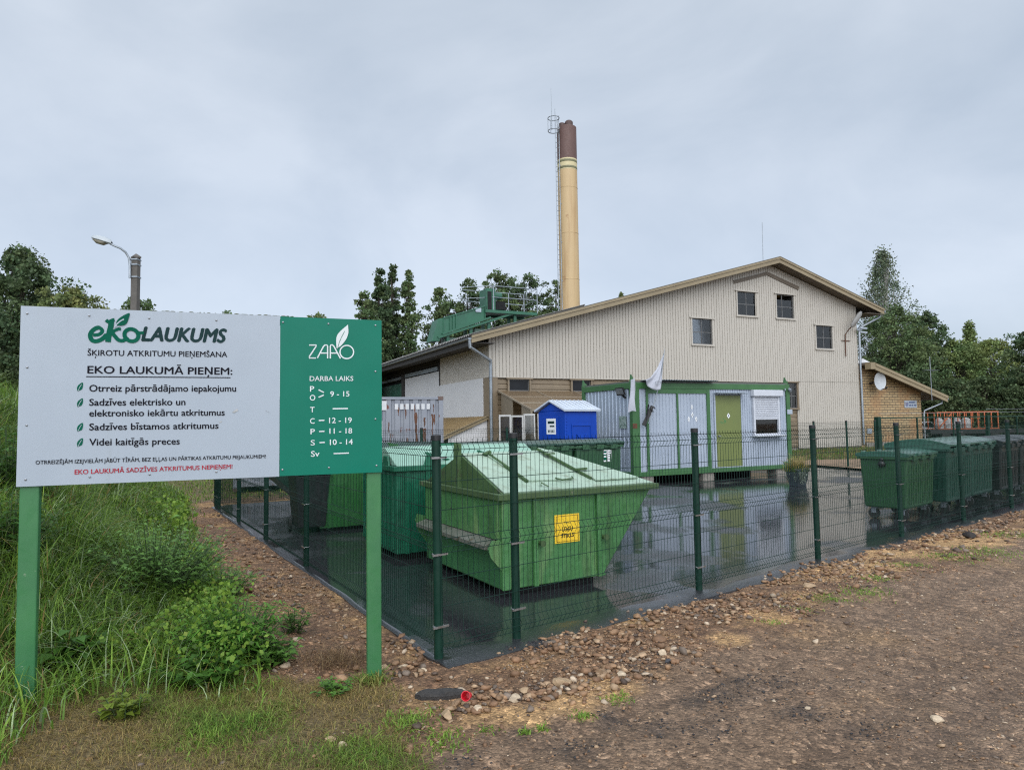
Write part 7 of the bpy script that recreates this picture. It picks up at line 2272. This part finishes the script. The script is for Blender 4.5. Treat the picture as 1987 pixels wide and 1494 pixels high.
# planting in the tub
rg2 = np.random.default_rng(9)
n = 420
Xt = rg2.normal(0, 0.12, n); Yt = rg2.normal(0, 0.12, n)
def tub_blades(n, hlo, hhi, blo, bhi, w, cols, pr, sd):
    X = rg2.normal(0, sd, n); Y = rg2.normal(0, sd, n)
    V, F, T = blades(rg2, X + pt.x, Y + pt.y, rg2.uniform(hlo, hhi, n), rg2.uniform(blo, bhi, n), w * rg2.uniform(0.6, 1.4, n), palette(rg2, n, cols, pr), segs=4)
    V = V - np.array([pt.x, pt.y, 0]); V[:, 2] += 0.54
    c, s = math.cos(-YB), math.sin(-YB)
    V = np.stack([V[:, 0] * c - V[:, 1] * s, V[:, 0] * s + V[:, 1] * c, V[:, 2]], 1)
    return V, F, T
V, F, T = tub_blades(420, 0.35, 0.80, 0.5, 1.3, 0.010, [(0.42, 0.33, 0.14), (0.30, 0.26, 0.08)], [2, 1], 0.12)
fastmesh('blond_grass', V, F, GRASSM, tub, attrs={'tint': T})
V, F, T = tub_blades(420, 0.15, 0.36, 0.4, 1.1, 0.018, [(0.13, 0.16, 0.03), (0.06, 0.11, 0.02)], [1, 1], 0.15)
fastmesh('green_planting', V, F, GRASSM, tub, attrs={'tint': T})
Pp = []
for i in range(16):
    a0 = rg2.uniform(-0.25, 0.18)
    for t in np.linspace(0, 1, 26):
        Pp.append((a0 + rg2.normal(0, 0.02), -0.25 - 0.03 * t + rg2.normal(0, 0.012), 0.53 - 0.50 * t * (0.5 + 0.5 * ((i * 37) % 10) / 10)))
for i in range(7):
    a0 = rg2.uniform(-0.25, 0.25)
    for t in np.linspace(0, 1, 20): Pp.append((-0.26 + rg2.normal(0, 0.02), a0 + rg2.normal(0, 0.02), 0.52 - 0.35 * t))
V, F = leaf_quads(rg2, np.array(Pp), 0.045, 0.2)
fastmesh('trailing_silver_foliage', V, F, GRASSM, tub, attrs={'tint': np.tile(np.array([[0.20, 0.24, 0.20]]), (len(V), 1)) * np.repeat(rg2.uniform(0.6, 1.3, (len(Pp), 1)), 4, axis=0)})

# ------------------------------------------------------------------ stones
phi = (1 + 5 ** 0.5) / 2
ICO_V = np.array([(-1, phi, 0), (1, phi, 0), (-1, -phi, 0), (1, -phi, 0), (0, -1, phi), (0, 1, phi), (0, -1, -phi), (0, 1, -phi), (phi, 0, -1), (phi, 0, 1), (-phi, 0, -1), (-phi, 0, 1)]) / math.sqrt(1 + phi * phi)
ICO_F = np.array([(0, 11, 5), (0, 5, 1), (0, 1, 7), (0, 7, 10), (0, 10, 11), (1, 5, 9), (5, 11, 4), (11, 10, 2), (10, 7, 6), (7, 1, 8), (3, 9, 4), (3, 4, 2), (3, 2, 6), (3, 6, 8), (3, 8, 9), (4, 9, 5), (2, 4, 11), (6, 2, 10), (8, 6, 7), (9, 8, 1)])
def stone_mat():
    g = NT('stone')
    a = g.n('ShaderNodeVertexColor'); a.layer_name = 'tint'
    v = g.vec(world=True)
    c = g.mix(1.0, a.outputs[0], g.ramp(g.noise(30, 5, v, 0.65), [(0.3, 0.68), (0.7, 1.25)]), 'MULTIPLY')
    g.col(c); g.rough(0.62); g.p.inputs['Specular IOR Level'].default_value = 0.35
    g.bump(g.noise(60, 5, v), 0.4, 0.006)
    return g.m
STONEM = stone_mat()
def stones(rng, X, Y, R, cols, sink=0.25, zoff=None):
    n = len(X)
    B = ICO_V[None, :, :] * (1 + rng.uniform(-0.48, 0.34, (n, 12, 1))) 
    sc = rng.uniform(0.6, 1.35, (n, 1, 3)); sc[:, :, 2] *= 0.55
    B = B * sc * R[:, None, None]
    a = rng.uniform(0, 6.28, n); c, s = np.cos(a)[:, None], np.sin(a)[:, None]
    tl = rng.uniform(-0.5, 0.5, n); ct, st_ = np.cos(tl)[:, None], np.sin(tl)[:, None]
    x, y, z = B[:, :, 0], B[:, :, 1], B[:, :, 2]
    x, z = x * ct - z * st_, x * st_ + z * ct
    x, y = x * c - y * s, x * s + y * c
    Z = gz(X, Y) if zoff is None else zoff
    V = np.stack([x + X[:, None], y + Y[:, None], z + (Z + R * (0.55 - sink))[:, None]], 2).reshape(-1, 3)
    F = (ICO_F[None, :, :] + (np.arange(n) * 12)[:, None, None]).reshape(-1, 3)
    T = np.repeat(cols * rng.uniform(0.75, 1.25, (n, 1)), 12, axis=0)
    return V, F, T
SC_ = [(0.26, 0.155, 0.085), (0.32, 0.215, 0.130), (0.195, 0.110, 0.060), (0.165, 0.125, 0.095), (0.40, 0.31, 0.22), (0.085, 0.058, 0.042)]
SP_ = [3, 2, 3.4, 1.3, 0.6, 1.2]
acc = Acc()
rs_ = np.random.default_rng(31)
def rubw(X, Y):
    a, r = dist_left(X, Y), dist_right(X, Y)
    gl, ru, ro = regions(X, Y)
    w = np.clip(0.55 + 0.8 * wav(X, Y, 2.2, 1, 12), 0.06, 1)
    out = np.maximum(a, r)
    return ru * w * (out > 0.11) * (np.abs(X) < 0.82 * Y + 0.3) * np.where(r > a, 1.0, 0.75)
for n, lo, hi, y0, y1, x1 in ((90000, 0.004, 0.012, 3.3, 9.0, 7), (14000, 0.010, 0.024, 3.3, 8.0, 6), (5500, 0.020, 0.040, 3.3, 12, 9), (12000, 0.018, 0.040, 7.5, 16, 13), (900, 0.036, 0.060, 3.5, 15, 11)):
    X, Y = scatter(rs_, n, -9, x1, y0, y1, rubw)
    R = rs_.uniform(lo, hi, len(X)) * rs_.uniform(0.7, 1.1, len(X))
    acc.add(*stones(rs_, X, Y, R, palette(rs_, len(X), SC_, SP_)))
# ridge of coarse rubble along the edge of the asphalt
def ridgew(X, Y):
    r = dist_right(X, Y); a = dist_left(X, Y)
    c = 0.42 + 0.13 * wav(X, Y, 1.6, 0, 10)
    return np.exp(-((r - c) / 0.14) ** 2) * (a < 0.4) * np.clip(0.55 + 0.8 * wav(X, Y, 1.4, 2, 12), 0.12, 1)
X, Y = scatter(rs_, 14000, -0.6, 12, 4.6, 15, ridgew)
R = rs_.uniform(0.014, 0.042, len(X))
acc.add(*stones(rs_, X, Y, R, palette(rs_, len(X), SC_, SP_), 0.1))
# heaps of coarser stones, and black grit round two post feet
def heap(px, py, sd, n, lo, hi, cols, pr):
    c = ground(px, py)
    X = rs_.normal(c.x, sd, n); Y = rs_.normal(c.y, sd * 0.7, n)
    R = rs_.uniform(lo, hi, n)
    acc.add(*stones(rs_, X, Y, R, palette(rs_, n, cols, pr), 0.15))
for px, py, sd, n in ((1085, 1352, 0.13, 60), (1015, 1362, 0.09, 30), (1190, 1318, 0.15, 60), (905, 1386, 0.09, 36), (950, 1355, 0.12, 40), (1280, 1285, 0.2, 60), (1480, 1165, 0.3, 90), (1560, 1095, 0.35, 110), (1440, 1110, 0.3, 90), (760, 1300, 0.15, 50), (790, 1250, 0.2, 70), (1350, 1190, 0.3, 110), (1120, 1250, 0.25, 110)):
    heap(px, py, sd, n, 0.010, 0.036, SC_, SP_)
BLK = [(0.022, 0.022, 0.025), (0.04, 0.038, 0.038)]
for px, py in ((1030, 1246), (985, 1248), (1375, 1152), (1352, 1150)): heap(px, py, 0.075, 420, 0.005, 0.013, BLK, [1, 1])
for c_, r_ in BLACKS: 
    n = int(330 * r_); X = rs_.normal(c_.x, r_ * 0.75, n); Y = rs_.normal(c_.y, r_ * 0.55, n)
    acc.add(*stones(rs_, X, Y, rs_.uniform(0.003, 0.010, n), palette(rs_, n, BLK + [(0.09, 0.07, 0.055)], [2, 2, 1]), 0.3))
# pebbles on the road
def roadw(X, Y):
    gl, ru, ro = regions(X, Y)
    return ro * (np.abs(X) < 0.82 * Y + 0.3) * np.clip(0.45 + 0.5 * wav(X, Y, 1.9, 3, 12), 0.1, 1)
X, Y = scatter(rs_, 80000, -1, 11, 2.6, 13, roadw)
R = np.minimum(0.0026 + rs_.exponential(0.0032, len(X)), 0.026)
acc.add(*stones(rs_, X, Y, R, palette(rs_, len(X), SC_, [3, 3, 3, 2, 1.6, 1.6]), 0.35))
# loose grit in the left strip and foreground grass
X, Y = scatter(rs_, 2500, -3, 0.8, 2.8, 5.4, lambda x, y: 0.3 * np.ones_like(x))
R = rs_.uniform(0.005, 0.016, len(X))
acc.add(*stones(rs_, X, Y, R, palette(rs_, len(X), SC_, SP_), 0.3))
tag(acc.make('rubble', STONEM, nside=3), 'loose rubble and pebbles strewn along the fence and over the gravel road', 'gravel', kind='stuff')

def rock(label, px, py, size, col, group, flat=0.7, seed=0, cat='rock', name='rock'):
    p = ground(px, py, 0.0)
    zc = gzf(p.x, p.y)
    rng = np.random.default_rng(seed + int(px))
    bm = bmesh.new()
    bmesh.ops.create_icosphere(bm, subdivisions=2, radius=1)
    dirs = rnd_unit(rng, 14); offs = rng.uniform(0.46, 0.80, 14)
    sc = np.array([rng.uniform(0.9, 1.35), rng.uniform(0.7, 1.0), flat])
    for v in bm.verts:
        c = np.array(v.co)
        for d, o in zip(dirs, offs):
            q = c @ d
            if q > o: c = c - d * (q - o)
        c = c * (1 + rng.uniform(-0.02, 0.02)) * sc * size * 1.3
        v.co = c
    me = bpy.data.meshes.new(name); bm.to_mesh(me); bm.free()
    ca = me.color_attributes.new('tint', 'FLOAT_COLOR', 'POINT')
    arr = np.ones((len(me.vertices), 4), dtype=np.float32); arr[:, :3] = np.array(col); ca.data.foreach_set('color', arr.ravel())
    me.materials.append(STONEM)
    o = bpy.data.objects.new(name, me); COL.objects.link(o)
    o.location = (p.x, p.y, zc + size * flat * 0.45); o.rotation_euler = (rng.uniform(-.2, .2), rng.uniform(-.2, .2), rng.uniform(0, 6.28))
    tag(o, label, cat, group)
GRK = 'larger rocks lying in the rubble'
TAN, PALE, BRN, GRY = (0.34, 0.235, 0.14), (0.46, 0.36, 0.25), (0.26, 0.165, 0.095), (0.20, 0.175, 0.155)
for i, (px, py, s, c, lb) in enumerate((
    (1000, 1366, .040, PALE, 'pale rock with a light top, right of the red cup'), (1094, 1338, .055, TAN, 'largest tan rock in the pile right of the red cup'), (1018, 1352, .042, TAN, 'tan rock behind the pale rock near the red cup'),
    (906, 1372, .034, TAN, 'tan block directly under the red cup'), (925, 1388, .032, PALE, 'pale angular block below the red cup, lying on the sand'), (888, 1370, .034, BRN, 'brown rock left of the block under the red cup'),
    (868, 1400, .045, TAN, 'rounded tan rock at the edge of the dry grass'), (1205, 1322, .038, PALE, 'pale rock with a dark side between the pile and the road'), (1170, 1320, .045, BRN, 'flat brown rock left of the pale rock with a dark side'),
    (1285, 1278, .042, PALE, 'pale upright stone farther along the rubble'), (1296, 1295, .032, (0.05, 0.05, 0.055), 'dark grey stone below the pale upright stone'), (1570, 1142, .060, TAN, 'tan rock by the sand patch near the third fence post'),
    (1560, 1090, .060, GRY, 'grey stones heap by the third fence post'), (1820, 1404, .032, PALE, 'flat pale stone alone on the gravel road'), (1568, 1385, .018, PALE, 'small white stone on the dark part of the road'),
    (745, 1298, .042, TAN, 'tan rock close to the foot of the right sign post'), (783, 1292, .036, PALE, 'pale rock a step right of the right sign post'), (820, 1298, .026, PALE, 'smaller pale rock between the sign post and the fence corner'),
    (642, 1452, .028, TAN, 'left one of two stones in the bottom grass'), (665, 1460, .026, PALE, 'right one of two stones in the bottom grass'))):
    rock(lb, px, py, s, c, GRK, 0.62, i)
rock('single dark brown lump lying on the sand in front of the wheeled bins', 1881, 1046, 0.10, (0.018, 0.013, 0.011), None, 0.6, 3, 'rock', 'dark_stone')
# lump of broken asphalt
pa = ground(858, 1352, 0.0)
lump = MB()
rl_ = random.Random(4)
n = 18
out_ = []
for i in range(n):
    a = 2 * math.pi * i / n
    out_.append((0.17 * math.cos(a) * rl_.uniform(0.85, 1.1), 0.055 * math.sin(a) * rl_.uniform(0.8, 1.2)))
lump.add([(x, y, -0.02) for x, y in out_] + [(x * 1.02, y * 1.0, 0.03 + rl_.uniform(-0.006, 0.006)) for x, y in out_] + [(x * 0.85, y * 0.8, 0.048 + rl_.uniform(-0.006, 0.008)) for x, y in out_],
         [(i, (i + 1) % n, n + (i + 1) % n, n + i) for i in range(n)] + [(n + i, n + (i + 1) % n, 2 * n + (i + 1) % n, 2 * n + i) for i in range(n)] + [tuple(2 * n + i for i in range(n))])
lo_ = lump.build('asphalt_lump', pbr('old_asphalt', (0.022, 0.021, 0.021), (0.045, 0.04, 0.036), 30, 0.8, bump=1.0, bscale=90))
lo_.location = (pa.x, pa.y, gzf(pa.x, pa.y)); lo_.rotation_euler = (0, 0.03, 0.12)
tag(lo_, 'long black lump of broken asphalt beside the red cup', 'asphalt lump')
# red cup
pc = ground(907, 1360, 0.03)
cup = thing('red_cup', 'small red plastic cup lying on its side on the rubble', 'cup', (pc.x, pc.y, gzf(pc.x, pc.y) + 0.052), 0)
cb = MB(); cb.lathe([(0.020, 0.0), (0.029, 0.080), (0.0315, 0.082), (0.0315, 0.086), (0.0275, 0.086), (0.0180, 0.006), (0.0, 0.006)], n=24)
R_ = Matrix.Rotation(math.radians(-12), 4, 'Z') @ Matrix.Rotation(math.radians(72), 4, 'X')
cb.v = [tuple(R_ @ Vector((x, y, z - 0.045))) for x, y, z in cb.v]
cb.build('cup_body', pbr('red_plastic', (0.62, 0.012, 0.03), (0.55, 0.01, 0.025), 3, 0.3), cup, True)
# heap of dry stalks by the right sign post
ph_ = ground(655, 1290, 0.0)
rh = np.random.default_rng(77); n = 520
X = ph_.x + rh.normal(0, 0.14, n); Y = ph_.y + rh.normal(0, 0.10, n)
V, F, T = blades(rh, X, Y, rh.uniform(0.08, 0.2, n), np.full(n, 1.55), 0.003 * rh.uniform(0.6, 1.6, n), palette(rh, n, [(0.20, 0.125, 0.06), (0.12, 0.07, 0.035), (0.27, 0.19, 0.10)], [1, 1, 1]), segs=4)
V[:, 2] += np.abs(np.repeat(rh.uniform(0, 0.06, n), 10))
zc = gzf(ph_.x, ph_.y)
V = V - np.array([ph_.x, ph_.y, zc])
oh = fastmesh('dry_stalk_heap', V, F, GRASSM, attrs={'tint': T}); oh.location = (ph_.x, ph_.y, zc)
tag(oh, 'heap of brown dry stalks on the rubble left of the right sign post', 'dry stalks')

# ------------------------------------------------------------------ loose pieces of one part become parts of their own
def split_islands(o):
    me = o.data
    n = len(me.vertices)
    par = list(range(n))
    def find(a):
        while par[a] != a:
            par[a] = par[par[a]]; a = par[a]
        return a
    for p in me.polygons:
        vs = p.vertices
        r = find(vs[0])
        for v in vs[1:]:
            q = find(v)
            if q != r: par[q] = r
    groups = {}
    for p in me.polygons: groups.setdefault(find(p.vertices[0]), []).append(p)
    if not 2 <= len(groups) <= 14: return
    first = True
    base = o.name.split('.')[0]
    for ps in groups.values():
        idx = sorted({v for p in ps for v in p.vertices})
        mp_ = {v: i for i, v in enumerate(idx)}
        nm_ = bpy.data.meshes.new(base)
        nm_.from_pydata([tuple(me.vertices[v].co) for v in idx], [], [tuple(mp_[v] for v in p.vertices) for p in ps])
        nm_.polygons.foreach_set('use_smooth', [p.use_smooth for p in ps])
        for m_ in me.materials: nm_.materials.append(m_)
        nm_.update()
        if first: tgt = o; first = False
        else:
            tgt = o.copy(); COL.objects.link(tgt); tgt.name = base
            tgt.parent = o.parent
        tgt.data = nm_
SPLIT = {'rib', 'dark_post', 'support_leg', 'base_block', 'lug', 'skid', 'lintel', 'gutter', 'gusset', 'side_window', 'hinge', 'side_sheet', 'roof_sheet', 'number_mark', 'paint_patch', 'back_rail',
         'clamp_band', 'tape_scrap', 'dash_marks', 'pictogram', 'lintel_strip', 'white_panel', 'trunnion', 'hinge_bar', 'moss', 'paint_patch'}
for o_ in list(bpy.data.objects):
    if o_.type == 'MESH' and o_.parent is not None and o_.name.split('.')[0] in SPLIT and o_.data.users == 1 and not o_.children:
        split_islands(o_)
